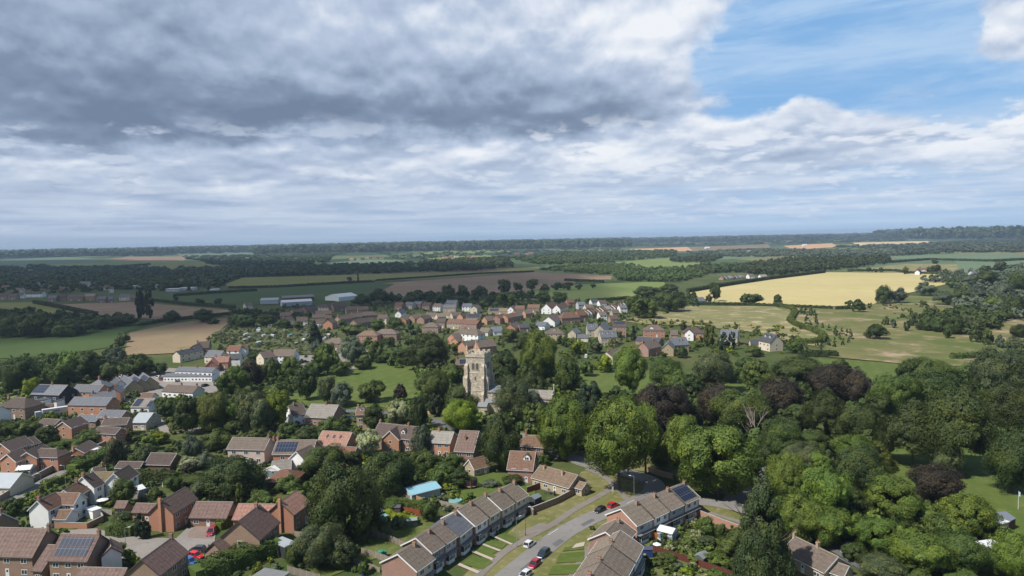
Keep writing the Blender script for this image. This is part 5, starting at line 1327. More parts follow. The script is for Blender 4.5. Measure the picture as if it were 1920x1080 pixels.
        for s_, yy in ((-1, y0-.3), (1, y1+.3)):
            up_ = [Vector((x0, yy, eh-.1)), Vector((x1, yy, eh-.1)), Vector((x1, ym, rh+.12)), Vector((x0, ym, rh+.12))]
            if s_ > 0: up_ = up_[::-1]
            r_.hexa(up_, [p+Vector((0, 0, .15)) for p in up_])
        r_.build(name.split('_')[0]+'_roof', [rm], root); return wo
    rd = RF['red'](); lm = lead
    bl('nave_wall', 4.3, 19, -4.2, 4.2, 8.2, 10.2, st, lm); bl('aisle_wall', 5, 18.5, -8.0, -4.25, 4.6, 5.6, st, lm)
    bl('chancel_wall', 19.05, 31, -3.6, 3.6, 6.2, 9.0, st, RF['grey']()); bl('porch_wall', 3.2, 7.2, -11.5, -8.05, 3.6, 4.8, st, lm)
    pb = MB()
    for k in range(8): pb.box((20+k*1.45, -3.75, 6.85), (.8, .3, .65))
    pb.box((25.1, -3.75, 6.3), (12, .3, .5)); pb.box((31.1, 0, 6.9), (.5, 7.5, 2.2)); pb.build('chancel_parapet', [st], root)
    xb = MB(); xb.tube((31.1, 0, 8), (31.1, 0, 11.4), .32, .22, 6); xb.box((31.1, 0, 11.6), (.5, .5, .5)); xb.build('gable_pinnacle', [st], root)
    for k in range(4):
        wb = MB(); q = arch(21+k*2.7, 1.3, 2.2); wb.face([(x, -3.63, 2.0+z) for x, z in q]); wb.build('chancel_window', [DK], root)
    FOOT.append((c.x+8, c.y-3, 12)); FOOT.append((c.x+20, c.y-6, 9))
    M = Matrix.Rotation(-th, 3, 'Z'); p = M @ Vector((-1.6, 1.0, 0))
    flagpole('tall white flagpole on top of the church tower', 0, 0, 8.8, None, pt=Vector((c.x+p.x, c.y+p.y, 23.9)), r=.12)
church()
# ================================================================ MIDDLE AND FAR HOUSES
LOOK = {'red': 'red brick', 'orange': 'orange brick', 'brown': 'brown brick', 'buff': 'buff brick', 'yellow': 'yellow brick', 'cream': 'cream walled', 'white': 'white walled', 'stone': 'pale stone', 'grey': 'grey walled', 'pink': 'pale walled'}
RLOOK = {'brown': 'brown roofed', 'dbrown': 'dark roofed', 'plum': 'plum roofed', 'red': 'red roofed', 'slate': 'slate roofed', 'dslate': 'dark slated', 'grey': 'grey roofed', 'terr': 'weathered roofed', 'tan': 'tan roofed', 'rust': 'rust roofed', 'salmon': 'salmon roofed', 'metal': 'metal roofed', 'white': 'white roofed'}
def mh(ax, ay, bx, by, wall='red', roof='dbrown', k='gable', w=8, eh=5, p=36, gw=1, group='village houses', **kw):
    ch = kw.pop('ch', [(0, .08)] if (ax*7+ay) % 3 < 2 else []); more = kw.pop('more', [])
    nw = kw.pop('nw', None); d = dict(A=(ax, ay), B=(bx, by), w=w, eh=eh, p=p, k=k, gw=gw, **kw)
    if nw: d['nw'] = nw
    look = f"{RLOOK[roof]} {LOOK[wall]} {'bungalow' if eh < 3.5 else 'house'}"
    return house(None, [d]+more, wall, roof, ch=ch, group=group, auto=look)
# slate and brick villas on the field edge
mh(1100, 607.5, 1120, 607, 'stone', 'slate', w=9, eh=5.2, p=42, dormer=[(.5, .5, -1, 1.6)], more=[B(A=(1124, 610), B=(1136, 604), w=8, eh=5.2, p=44)])
mh(1124, 620, 1154, 619, 'stone', 'slate', w=10, eh=5.6, p=40, nw=5, ch=[(0, 0), (0, 1)], dormer=[(.2, .5, -1, 1.5), (.5, .5, -1, 1.5), (.8, .5, -1, 1.5)])
mh(1149, 603, 1174, 603, 'red', 'dbrown', w=9, eh=8, p=36, nw=4, ch=[(0, 0), (0, 1)], solar=[('s', .1, .9, .1, .5, -1)], rooflight=[(.3, .75, -1), (.6, .75, -1)])
mh(1219, 609, 1233, 609, 'orange', 'brown', k='hip', w=10, p=36, ch=[], more=[B(A=(1221, 612), B=(1224, 608), w=6, eh=5.2, p=42, wall='white', gw=1)])
mh(1257, 619, 1270, 619, 'brown', 'brown', w=8, eh=3.6)
mh(1292, 614, 1306, 614, 'orange', 'dbrown', k='hip', w=10, ch=[], more=[B(A=(1292, 618), B=(1296, 614), w=6, eh=5.2, p=42, wall='white', gw=1)])
mh(1205, 642, 1229, 637, 'red', 'brown', w=8.5, eh=5, p=42, gw=2, nw=4, ch=[(0, 0), (0, .8)], rooflight=[(.4, .5, -1), (.6, .5, -1)])
mh(1257, 634, 1286, 632.5, 'yellow', 'slate', w=9, eh=5, p=42, ch=[(0, 0)], rooflight=[(.5, .4, -1), (.7, .4, -1)], more=[B(A=(1252, 644), B=(1258, 634), w=7, eh=4.6, p=44, gw=1)])
mh(1196, 631, 1240, 634, 'brown', 'dslate', w=8, eh=2.8, p=30, ch=[])
mh(1352, 618, 1384, 619, 'stone', 'slate', w=11, eh=5.4, p=38, ch=[(0, 1)], nw=4)
mh(1435, 624, 1456, 628, 'cream', 'dslate', w=10, eh=5.6, p=44, nw=3, ch=[(0, 1)], dormer=[(.3, .5, -1, 1.4), (.7, .5, -1, 1.4)])
mh(1406, 636, 1423, 636, 'cream', 'dslate', w=8, eh=3, ch=[]); mh(1137, 660, 1166, 649, 'cream', 'brown', w=8, eh=4.4, ch=[(0, .1)])
mh(1072, 618, 1082, 615, 'stone', 'slate', w=6.5, eh=3.2, p=42, ch=[]); mh(1083, 627, 1103, 627, 'cream', 'slate', w=8, eh=2.8, p=28, ch=[])
mh(1033, 616, 1047, 616, 'buff', 'brown', k='hip', w=9, dormer=[(.5, .5, -1, 1.5)]); mh(1008, 603, 1026, 604, 'white', 'slate', w=9, eh=3, p=34)
mh(1028, 594, 1043, 587, 'white', 'brown', w=11, eh=4, p=38, gw=0, ch=[]); mh(1058, 585, 1074, 584, 'brown', 'rust', w=10, k='hip', p=44)
mh(1080, 583, 1095, 582, 'red', 'rust', w=9, p=40); mh(1024, 570, 1038, 565, 'white', 'rust', w=10, eh=5, p=44, gw=2); mh(1043, 572, 1058, 567, 'white', 'rust', w=8, p=44)
mh(990, 571, 1012, 571, 'brown', 'rust', w=8); mh(967, 573, 984, 573, 'red', 'rust', w=8); mh(957, 575, 963, 572, 'white', 'brown', w=6, p=44)
mh(917, 578, 955, 578, 'buff', 'tan', w=8, eh=3, nw=8, ch=[], solar=[('s', .05, .5, .15, .85, -1)])
mh(964, 583, 978, 580, 'orange', 'brown', w=8, eh=3); mh(982, 582, 996, 581, 'orange', 'brown', w=8, eh=4)
mh(956, 608, 968, 603, 'orange', 'brown', w=9, eh=3.4, p=38); mh(908, 594, 929, 592, 'orange', 'brown', w=9, eh=3.4); mh(930, 591, 944, 588, 'red', 'rust', w=8); mh(945, 590, 960, 587, 'orange', 'rust', w=8); mh(960, 588, 974, 585, 'orange', 'brown', w=8, eh=4)
mh(877, 588, 904, 589, 'brown', 'dbrown', w=8, solar=[('s', .1, .9, .2, .8, -1)]); mh(842, 598, 868, 599, 'buff', 'rust', w=8, nw=5); mh(869, 599, 899, 601, 'red', 'rust', w=8, nw=5); mh(820, 597, 836, 597, 'brown', 'dbrown', w=8)
mh(846, 586, 862, 585, 'pink', 'brown', w=8, eh=4); mh(862, 588, 878, 586, 'orange', 'dbrown', w=8); mh(836, 583, 850, 585, 'buff', 'brown', w=8, eh=3.2)
mh(804, 605, 814, 605, 'brown', 'brown', k='hip', w=9, p=34); mh(752, 594, 766, 589, 'orange', 'brown', w=9, eh=3.2); mh(770, 591, 786, 588, 'brown', 'brown', w=9, eh=3.4); mh(788, 593, 803, 590, 'red', 'dbrown', w=8, eh=3.6); mh(800, 586, 818, 586, 'cream', 'brown', w=8, eh=3.2); mh(818, 588, 834, 587, 'pink', 'terr', w=8, eh=3.2)
for i, (x, y) in enumerate([(743, 567), (762, 566), (778, 565), (795, 567), (815, 569)]):
    mh(x, y, x+14, y+.5, ['red', 'cream', 'brown', 'red', 'white'][i], ['rust', 'slate', 'slate', 'dbrown', 'brown'][i], w=7.5, p=36)
mh(832, 571, 856, 571, 'yellow', 'slate', w=8, nw=5, ch=[(0, .1), (0, .9)]); mh(838, 563, 858, 563, 'buff', 'slate', w=9); mh(868, 569, 885, 569, 'white', 'slate', w=8); mh(888, 574, 896, 571, 'cream', 'brown', w=7)
mh(746, 583, 756, 579, 'white', 'dslate', w=6, p=44)
mh(846, 626, 860, 624, 'orange', 'brown', w=8, more=[B(A=(852, 634), B=(862, 632), w=6, eh=4.6)]); mh(866, 616, 894, 618, 'white', 'brown', w=9, k='hip'); mh(866, 641, 892, 637, 'orange', 'brown', w=8); mh(893, 640, 925, 637, 'orange', 'brown', w=9, p=38)
mh(855, 673, 875, 672, 'orange', 'brown', w=8, eh=5, solar=[('s', .3, .95, .2, .85, -1)]); mh(880, 619, 896, 617, 'brown', 'brown', w=8, eh=4.5); mh(903, 614, 920, 615, 'cream', 'brown', w=8, eh=3); mh(922, 613, 940, 612, 'white', 'slate', w=9, eh=3); mh(972, 607, 990, 606, 'brown', 'dslate', w=8, eh=3.4)
# long street running away to the right
for i in range(16):
    x, y = 1090+i*5.6, 582-i*1.05; mh(x, y, x+5.2, y-2.2, ['red', 'cream', 'white', 'brown'][i % 4], ['rust', 'brown', 'dbrown'][i % 3], w=8, eh=4.6, group='street of houses leading to the fields')
for i, (x, y, wl, rf) in enumerate([(1107, 561, 'white', 'dslate'), (1082, 566, 'grey', 'slate'), (1122, 563, 'white', 'dbrown'), (1062, 562, 'red', 'rust'), (1052, 568, 'red', 'rust'), (1096, 571, 'cream', 'brown'), (1112, 577, 'white', 'rust'), (1130, 574, 'white', 'grey'), (1143, 571, 'cream', 'slate'), (1160, 572, 'white', 'slate'), (1146, 581, 'buff', 'brown'), (1122, 585, 'white', 'brown'), (1142, 592, 'brown', 'dbrown')]):
    mh(x, y, x+13, y-.6, wl, rf, w=8, eh=4.6 if i % 2 else 3.2)
# dark brick estate on the left of the village
for i, (x, y, x2, y2, wl, k_) in enumerate([(525, 586, 546, 585, 'brown', 'gable'), (546, 580, 566, 578, 'brown', 'gable'), (568, 576, 590, 573, 'brown', 'gable'), (602, 570, 612, 570, 'cream', 'hip'), (622, 570, 646, 568, 'brown', 'gable'), (648, 575, 668, 574, 'brown', 'gable'), (670, 575, 690, 574, 'brown', 'gable'),
    (592, 583, 622, 582, 'red', 'gable'), (614, 600, 624, 597, 'orange', 'gable'), (632, 593, 655, 590, 'brown', 'gable'), (652, 589, 676, 587, 'brown', 'gable'), (682, 585, 700, 584, 'brown', 'hip'), (662, 600, 695, 595, 'brown', 'gable'), (710, 590, 727, 590, 'cream', 'gable'), (556, 595, 576, 594, 'white', 'gable'), (530, 596, 545, 593, 'cream', 'gable')]):
    mh(x, y, x2, y2, wl, 'dbrown', k=k_, w=8.5, gw=1, p=36, group='dark roofed estate houses')
mh(586, 590, 610, 589, 'brown', 'dbrown', w=10, eh=8, nw=6, k='gable', p=26)
mh(622, 634, 637, 634, 'brown', 'brown', k='hip', w=10, p=32, ch=[(0, .5)]); mh(684, 620, 699, 620, 'orange', 'tan', k='hip', w=10, p=32, ch=[(0, .5)]); mh(716, 617, 735, 617, 'red', 'brown', k='hip', w=10, p=32, ch=[(0, .5)])
mh(487, 661, 508, 658, 'cream', 'brown', w=9, eh=4.4); mh(515, 656, 555, 656, 'white', 'brown', w=9, eh=4.6, nw=6)
# barns
def barn(label, A_, B_, w, eh, p, wall, roof): return house(label, [B(A=A_, B=B_, w=w, eh=eh, p=p, win=False)], wall, roof, name='barn', cat='barn', group='farm barns')
barn('grey open ended barn at the left of the farm', (490, 559), (523, 558), 16, 5, 16, 'grey', 'metal')
barn('dark sided long barn behind the pale one', (528, 555), (587, 552), 18, 6, 14, 'timber', 'felt')
barn('pale blue grey barn wall in front of the dark barn', (527, 563), (583, 560), 16, 5, 16, 'grey', 'white')
barn('big white roofed barn standing alone in the dark field', (622, 552), (658, 548.5), 26, 5, 15, 'white', 'white')
mh(458, 568, 471, 567, 'cream', 'brown', w=8, eh=4)
# shaded town at the far left
for i, (x, y, x2, wl, rf, eh) in enumerate([(52, 547, 82, 'white', 'dbrown', 5), (0, 551, 16, 'red', 'dbrown', 5), (18, 551, 34, 'brown', 'brown', 5), (34, 549, 46, 'white', 'brown', 5), (92, 554, 108, 'brown', 'slate', 5), (109, 553, 126, 'red', 'dbrown', 5), (128, 553, 142, 'brown', 'brown', 5), (143, 553, 158, 'red', 'brown', 5), (160, 551, 180, 'orange', 'grey', 6), (184, 556, 200, 'red', 'slate', 5), (203, 556, 212, 'red', 'slate', 5), (226, 552, 243, 'cream', 'slate', 5), (244, 554, 252, 'orange', 'brown', 5),
    (151, 528, 168, 'cream', 'slate', 10), (196, 535, 212, 'cream', 'rust', 5), (204, 538, 213, 'white', 'rust', 6), (92, 535, 112, 'red', 'brown', 5), (30, 540, 44, 'cream', 'brown', 5), (60, 530, 74, 'grey', 'slate', 5), (4, 535, 18, 'brown', 'rust', 5), (333, 524, 345, 'red', 'rust', 5), (345, 523, 356, 'orange', 'rust', 5), (366, 522, 378, 'brown', 'brown', 5), (385, 524, 404, 'orange', 'rust', 5), (424, 516, 438, 'cream', 'brown', 5), (240, 522, 252, 'red', 'rust', 5), (112, 538, 124, 'red', 'rust', 5), (378, 527, 392, 'red', 'brown', 4)]):
    mh(x, y, x2, y-.4, wl, rf, w=9, eh=eh, group='houses of the shaded far town')
for i, (x, y, x2) in enumerate([(245, 530, 268), (272, 529, 297), (314, 535, 338), (340, 533, 366), (394, 536, 410)]):
    house(['flat white roofed works unit, leftmost in the shaded town', 'flat white roofed works unit, second in the shaded town', 'flat white roofed works unit in the middle of the shaded row', 'long flat white roofed works unit at the town edge', 'flat pale roofed unit nearest the olive field'][i], [B(A=(x, y), B=(x2, y-.5), w=14, eh=4.5, k='flat', roof='white')], 'grey', 'white', name='works_unit', cat='warehouse', group='flat roofed works units')
# dwellings along the fields, right and far
house('white farmhouse with dark roof beside the barley field', [B(A=(1722, 502), B=(1737, 502), w=9, p=40, gw=1), B(A=(1720, 507), B=(1725, 500), w=7)], 'white', 'rust')
mh(1300, 558, 1318, 557, 'grey', 'slate', w=10, eh=3); mh(1232, 552, 1250, 551, 'brown', 'dbrown', w=9, eh=4)
for i in range(7): mh(1352+i*6.5, 518-i*.5, 1357+i*6.5, 517.6-i*.5, ['brown', 'cream', 'grey'][i % 3], ['brown', 'slate', 'grey'][i % 3], w=9, eh=3, group='distant bungalows behind the barley field')
mh(1402, 514, 1412, 513.6, 'white', 'brown', w=9, eh=4); mh(1424, 515, 1436, 514.6, 'white', 'grey', w=9, eh=3)
for i, (x, y, wl, rf) in enumerate([(655, 484, 'cream', 'salmon'), (668, 484, 'cream', 'tan'), (684, 482, 'cream', 'salmon'), (698, 483, 'buff', 'tan'), (712, 481, 'cream', 'rust'), (820, 478, 'orange', 'rust'), (830, 480, 'cream', 'rust'), (842, 479, 'orange', 'salmon'), (852, 478, 'white', 'rust'), (875, 478, 'orange', 'rust'), (884, 480, 'red', 'salmon'), (966, 474, 'red', 'red'), (984, 475, 'red', 'salmon'), (992, 473, 'orange', 'tan'), (30, 481, 'white', 'red'), (1322, 463, 'white', 'white'), (1400, 470, 'white', 'white'), (1505, 458, 'white', 'white'), (1820, 508, 'grey', 'slate')]):
    mh(x, y, x+8, y-.2, wl, rf, w=12, eh=5, group='scattered distant houses', ch=[])
# ================================================================ VEHICLES AND STREET THINGS
car('white hatchback parked at the kerb by the grass plots', 993, 1024, (1012, 1010), 'white_car_paint', (.62, .62, .62))
car('dark blue car parked on the road ahead of the crimson one', 1019, 1043, (1003, 1058), 'dark_blue_car_paint', (.02, .035, .06), 'suv')
car('crimson car parked bumper to bumper on the sloping road', 1002, 1062, (987, 1076), 'crimson_car_paint', (.30, .015, .035))
car('white car half cut by the bottom edge of the picture', 984, 1083, (965, 1098), 'white_car_paint', (.62, .62, .62))
car('black car parked on the bend beside the red one', 1125, 960, (1112, 966), 'black_car_paint', (.012, .012, .014))
car('bright red car parked on the bend', 1150, 951, (1170, 943), 'red_car_paint', (.50, .015, .015))
car('silver car parked in the tree shade by the bungalow', 1589, 1034, (1575, 1045), 'silver_car_paint', (.42, .43, .44), 'suv')
car('maroon car on the block paved drive', 397, 1001, (392, 1008), 'crimson_car_paint', (.30, .015, .035), 'suv')
car('dark grey estate car on the cul-de-sac', 370, 1034, (350, 1034), 'dark_grey_car_paint', (.05, .055, .06))
car('bright red car on the cul-de-sac beside the small garage', 367, 1046, (385, 1050), 'bright_red_car_paint', (.65, .01, .02))
car('blue car half hidden at the bottom of the cul-de-sac', 357, 1057, (372, 1062), 'blue_car_paint', (.02, .12, .40))
car('dark car parked beneath the round lime tree near the allotments', 572, 680, (586, 679), 'black_car_paint', (.012, .012, .014), 'suv')
car('royal blue car beside the narrow dormer house', 654, 787, (668, 790), 'blue_car_paint', (.02, .12, .40), 'suv')
car('dark car in the driveway right of the salmon roof', 664, 834, (675, 830), 'dark_grey_car_paint', (.05, .055, .06))
car('black car outside the long low white house', 385, 725, (396, 722), 'black_car_paint', (.012, .012, .014), 'suv')
car('dark car parked below the yellow gables', 245, 747, (254, 747), 'black_car_paint', (.012, .012, .014))
car('crimson car beside the pub wall', 306, 713, (316, 711), 'crimson_car_paint', (.30, .015, .035), 'suv')
car('red car under the garage of the black house', 96, 773, (108, 770), 'crimson_car_paint', (.30, .015, .035))
car('white van in the garden among yellow shrubs', 1099, 671, (1101, 666), 'white_car_paint', (.62, .62, .62), 'van')
car('black car standing in the shadow of the road trees', 1421, 919, (1432, 915), 'silver_car_paint', (.42, .43, .44), 'suv')
PC = [('white_car_paint', (.62, .62, .62), 'white'), ('silver_car_paint', (.42, .43, .44), 'silver'), ('dark_grey_car_paint', (.05, .055, .06), 'dark grey'), ('blue_car_paint', (.02, .12, .40), 'blue')]
for i, (x, y) in enumerate([(204, 710), (216, 708), (228, 707), (240, 706), (252, 707), (222, 714), (236, 713), (298, 709), (326, 712), (334, 716), (866, 664), (858, 660), (872, 660), (850, 664), (1012, 590), (1004, 589), (996, 591), (1020, 588), (640, 615), (1056, 592), (690, 660)]):
    pc = PC[(i*i+i) % 4 if i > 3 else (0, 1, 0, 3)[i]]; car(None, x, y, (x+5, y-2.2), pc[0], pc[1], 'suv' if i % 3 else 'hatch', look=f'small {pc[2]} parked car')
# articulated lorry trailer
def lorry():
    a, b = P(88, 783), P(134, 776); d = b-a; rz = math.atan2(d.y, d.x)
    root = empty('lorry', (a+b)/2, 'white articulated lorry trailer parked behind the brick house', 'lorry', None, rz)
    m = plain('trailer_skin', (.55, .56, .56), .5, .1, .4); g_ = MB(); g_.box((0, 0, 2.55), (12.6, 2.5, 2.7)); g_.build('trailer_body', [m], root)
    g_ = MB(); g_.box((0, 0, 1.05), (12.4, 2.3, .25)); g_.box((-7.9, 0, 1.9), (2.1, 2.4, 2.7)); g_.build('cab', [plain('cab_paint', (.42, .44, .47), .35)], root)
    g_ = MB()
    for k in range(4): g_.box((-3+k*.9, -1.262, 2.7), (.7, .02, .5))
    g_.build('side_marking', [plain('grey_marking', (.12, .13, .15), .6)], root)
    for x in (-8, -5.4, 3.4, 4.6, 5.8):
        for s_ in (-1, 1):
            w2 = MB(); w2.tube((x, s_*1.0, .5), (x, s_*1.25, .5), .5, .5, 12); w2.build('wheel', [BLACK], root)
lorry()
def conservatory(label, A_, B_, w, h=2.5, arched=False):
    a, b, w_, rh = blockgeom(A_, B_, None, h, 24, w); d = b-a; d.z = 0; L = max(d.length, 1.5); d.normalize(); n = Vector((-d.y, d.x, 0)); c = (a+b)/2; c.z = 0
    root = empty('conservatory', c, label, 'conservatory', 'white conservatories'); T = lambda x, y, z: d*x+n*y+Vector((0, 0, z)); l2, h2 = L/2, w/2
    m = MB(); m.hexa([T(-l2, -h2, 0), T(l2, -h2, 0), T(l2, h2, 0), T(-l2, h2, 0)], [T(-l2, -h2, .6), T(l2, -h2, .6), T(l2, h2, .6), T(-l2, h2, .6)]); m.build('base_wall', [BR['white']()], root)
    g_ = MB(); e = .04; g_.hexa([T(-l2+e, -h2+e, .6), T(l2-e, -h2+e, .6), T(l2-e, h2-e, .6), T(-l2+e, h2-e, .6)], [T(-l2+e, -h2+e, h), T(l2-e, -h2+e, h), T(l2-e, h2-e, h), T(-l2+e, h2-e, h)]); g_.build('glazing', [plain('conservatory_glass', (.20, .24, .26), .12, .3, 1.5)], root)
    f_ = MB(); k = max(3, int(L/.8))
    for s_ in (-1, 1):
        for i in range(k+1): x = -l2+L*i/k; f_.tube(T(x, s_*h2, .6), T(x, s_*h2, h), .045, .045, 4)
        for z in (.62, h*.72, h-.03): f_.tube(T(-l2, s_*h2, z), T(l2, s_*h2, z), .05, .05, 4)
        for i in range(5): y = -h2+w*i/4; f_.tube(T(s_*l2, y, .6), T(s_*l2, y, h+(.6*(1-abs(y)/h2) if not arched else .8*math.cos(y/h2*1.5))), .045, .045, 4)
        f_.tube(T(s_*l2, -h2, h), T(s_*l2, h2, h), .05, .05, 4)
    f_.build('frame', [WHITE], root)
    r_ = MB(); rr = h+w*.22
    for s_ in (-1, 1):
        q = [T(-l2-.1, s_*(h2+.1), h), T(l2+.1, s_*(h2+.1), h), T(l2+.1, 0, rr), T(-l2-.1, 0, rr)]
        if s_ > 0: q = q[::-1]
        r_.hexa(q, [p+Vector((0, 0, .07)) for p in q])
    for s_ in (-1, 1): r_.face([T(s_*l2, -h2, h), T(s_*l2, h2, h), T(s_*l2, 0, rr)])
    r_.build('roof', [plain('white_translucent_sheet', (.66, .67, .66), .4, .06, 1)], root)
    rb = MB()
    for i in range(k+1):
        x = -l2+L*i/k
        for s_ in (-1, 1): rb.tube(T(x, s_*(h2+.1), h+.09), T(x, 0, rr+.09), .03, .03, 4)
    rb.build('glazing_bars', [plain('pale_grey_bars', (.40, .41, .42), .5)], root)
    FOOT.append((c.x, c.y, max(l2, h2)))
    return root
conservatory('white roofed conservatory at the back of the solar terrace', (1238, 984), (1266, 991), 3.6)
conservatory('white roofed conservatory on the brick estate at left', (34, 873), (62, 871), 4.5)
conservatory('white conservatory with tall arched glazed end', (508, 876), (522, 868), 5, 2.9, True)
conservatory('small pale garden room behind the tree by the white farmhouse', (253, 912), (266, 908), 4)
# blue roofed shed and garden buildings
root, _f = house('long shed with curved pale blue roof behind the terrace gardens', [B(A=(762, 916), B=(815, 903), w=6.5, eh=2.3, p=16, win=False, barge=False)], 'grey', 'blue', name='blue_roofed_shed', cat='shed')
shed('small dark shed with pitched roof against the red fence', 743, 962, (755, 962), roofc=(.06, .065, .08), wallc=(.12, .09, .08))
shed('green grey felt roofed shed in the terrace gardens', 772, 987, (785, 985), roofc=(.20, .25, .22), wallc=(.10, .14, .10))
shed('grey roofed shed half under the giant oak', 706, 975, (718, 970), L=3.4, w_=2.6, h=2.2, roofc=(.16, .165, .17), wallc=(.14, .13, .12))
shed('small pale playhouse beneath the oak branches', 719, 978, (726, 975), L=1.6, w_=1.5, h=1.6, roofc=(.20, .42, .38), wallc=(.4, .38, .36))
shed('dark grey roofed shed in the bungalow garden', 1003, 944, (1015, 938), L=3.2, w_=2.4, h=1.9, roofc=(.15, .17, .19), wallc=(.08, .08, .09))
shed('blue painted shed behind the bottom terrace', 1214, 1044, (1222, 1044), L=2.2, w_=1.8, h=2.1, roofc=(.05, .06, .10), wallc=(.03, .06, .22))
shed('grey roofed shed among the shrubs of the right gardens', 1316, 1057, (1326, 1050), L=3, w_=2.4, h=2.0, roofc=(.17, .175, .18), wallc=(.10, .10, .10))
shed('brown shed with grey solar roof beyond the right hand trees', 1874, 992, (1890, 984), L=6, w_=4.5, h=2.8, roofc=(.15, .17, .20), wallc=(.12, .06, .04))
house('white flat roofed pavilion hidden by the lower right trees', [B(A=(1862, 1004), B=(1892, 1000), w=9, eh=3, k='flat', roof='white')], 'white', 'white', name='pavilion', cat='pavilion')
house('low stone outbuilding with white top above the brown shed', [B(A=(1858, 962), B=(1872, 958), w=5, eh=3, k='flat', roof='white')], 'buff', 'white', name='outbuilding', cat='outbuilding')
flagpole('white pole with pale blue flag on the park lawn', 1909, 956, 5.2, plain('pale_blue_flag', (.45, .58, .68), .8))
rnd = random.Random(3)
for i in range(34):
    x = rnd.uniform(405, 640); y = rnd.uniform(600, 655)
    if inpoly(x, y, [(400, 625), (470, 598), (610, 600), (625, 640), (560, 650), (430, 650)]):
        g2 = rnd.random() < .5
        shed(None, x, y, (x+6, y-rnd.uniform(-2, 3)), L=rnd.uniform(2.2, 4.5), w_=rnd.uniform(1.8, 2.8), h=1.9, roofc=rnd.choice([(.25, .26, .27), (.10, .25, .20), (.35, .36, .36), (.10, .14, .22)]), wallc=rnd.choice([(.22, .17, .12), (.10, .20, .14), (.3, .3, .3)]), auto='allotment greenhouse' if g2 else 'allotment shed', glass=g2, name='greenhouse' if g2 else 'allotment_shed', cat='greenhouse' if g2 else 'shed')
# trampoline
def trampoline():
    g_ = P(883, 914); root = empty('trampoline', g_, 'round netted trampoline with orange and white rim in the back garden', 'trampoline')
    OR = plain('orange_pad', (.50, .14, .05), .7); NET = plain('dark_safety_net', (.035, .03, .035), .9)
    r_ = 2.0; n = 16; pts = [Vector((r_*math.cos(i*2*math.pi/n), r_*math.sin(i*2*math.pi/n), 0)) for i in range(n)]
    rim = MB(); mat_ = MB(); net = MB()
    for i in range(n):
        a, b = pts[i], pts[(i+1) % n]; z = Vector((0, 0, .8))
        rim.hexa([a*.86+z, a*1.05+z, b*1.05+z, b*.86+z], [a*.86+z*1.12, a*1.05+z*1.12, b*1.05+z*1.12, b*.86+z*1.12], ); rim.mi[-6:] = [i % 2]*6
        mat_.face([Vector((0, 0, .84)), a*.86+z*1.05, b*.86+z*1.05])
        for k in range(6): net.tube(a.lerp(b, k/6)*.98+z*1.1, a.lerp(b, k/6)*.98+Vector((0, 0, 2.7)), .05, .05, 3)
        net.tube(a+Vector((0, 0, 2.7)), b+Vector((0, 0, 2.7)), .03, .03, 4); net.tube(a+Vector((0, 0, 1.8)), b+Vector((0, 0, 1.8)), .015, .015, 3)
    rim.build('rim_pad', [OR, WHITE], root); mat_.build('jumping_mat', [NET], root); net.build('net', [NET], root)
    for i in range(0, n, 4):
        lg = MB(); lg.tube(pts[i], pts[i]+Vector((0, 0, .8)), .04, .04, 6); lg.build('leg', [STEEL], root)
        pl_ = MB(); pl_.tube(pts[i]*1.04+Vector((0, 0, .8)), pts[i]*1.04+Vector((0, 0, 2.8)), .05, .05, 6); pl_.build('pole', [OR], root)
trampoline()
def pool():
    g_ = P(853, 940); root = empty('paddling_pool', g_, 'round pale green paddling pool on the lawn', 'paddling pool'); m = MB(); w_ = MB(); n = 20; r_ = 2.0
    for i in range(n):
        a, b = i*2*math.pi/n, (i+1)*2*math.pi/n; f = lambda t, r, z: Vector((r*math.cos(t), r*math.sin(t), z))
        m.face([f(a, r_+.12, 0), f(b, r_+.12, 0), f(b, r_, .5), f(a, r_, .5)]); m.face([f(a, r_, .5), f(b, r_, .5), f(b, r_-.15, .5), f(a, r_-.15, .5)]); m.face([f(b, r_-.15, .2), f(a, r_-.15, .2), f(a, r_-.15, .5), f(b, r_-.15, .5)])
        w_.face([Vector((0, 0, .4)), f(a, r_-.14, .4), f(b, r_-.14, .4)])
    m.build('rim', [plain('pale_green_vinyl', (.25, .42, .36), .4)], root); w_.build('water', [plain('pool_water', (.16, .34, .34), .08)], root)
pool()
def parasol(label, px, py, r_=1.6, h=2.4, c=(.66, .66, .64), closed=False):
    g_ = P(px, py); root = empty('parasol', g_, label, 'parasol'); p = MB(); p.tube((0, 0, 0), (0, 0, h), .03, .03, 6); p.build('pole', [STEEL], root)
    m = MB(); n = 8
    for i in range(n):
        a, b = i*2*math.pi/n, (i+1)*2*math.pi/n; rr = .22 if closed else r_; z0 = h-1.5 if closed else h-.35
        m.face([Vector((rr*math.cos(a), rr*math.sin(a), z0)), Vector((rr*math.cos(b), rr*math.sin(b), z0)), Vector((0, 0, h+.15))])
    m.build('canopy', [plain('parasol_cloth_%d' % int(c[0]*99), c, .8)], root)
parasol('open white parasol in the yard of the white gabled house', 193, 950); parasol('closed white parasol behind the trampoline', 910, 884, closed=True); parasol('closed white parasol by the hedge of the white farmhouse', 306, 924, h=3.4, closed=True)
parasol('open pale parasol on the terrace of the right gardens', 1232, 1033, 1.0, 2.0)
def marquee():
    root, _ = house('flat white carport roof beside the white parasol', [B(A=(166, 946), B=(182, 941), w=4, eh=2.5, k='flat', roof='white', win=False)], 'white', 'white', name='carport', cat='carport')
marquee()
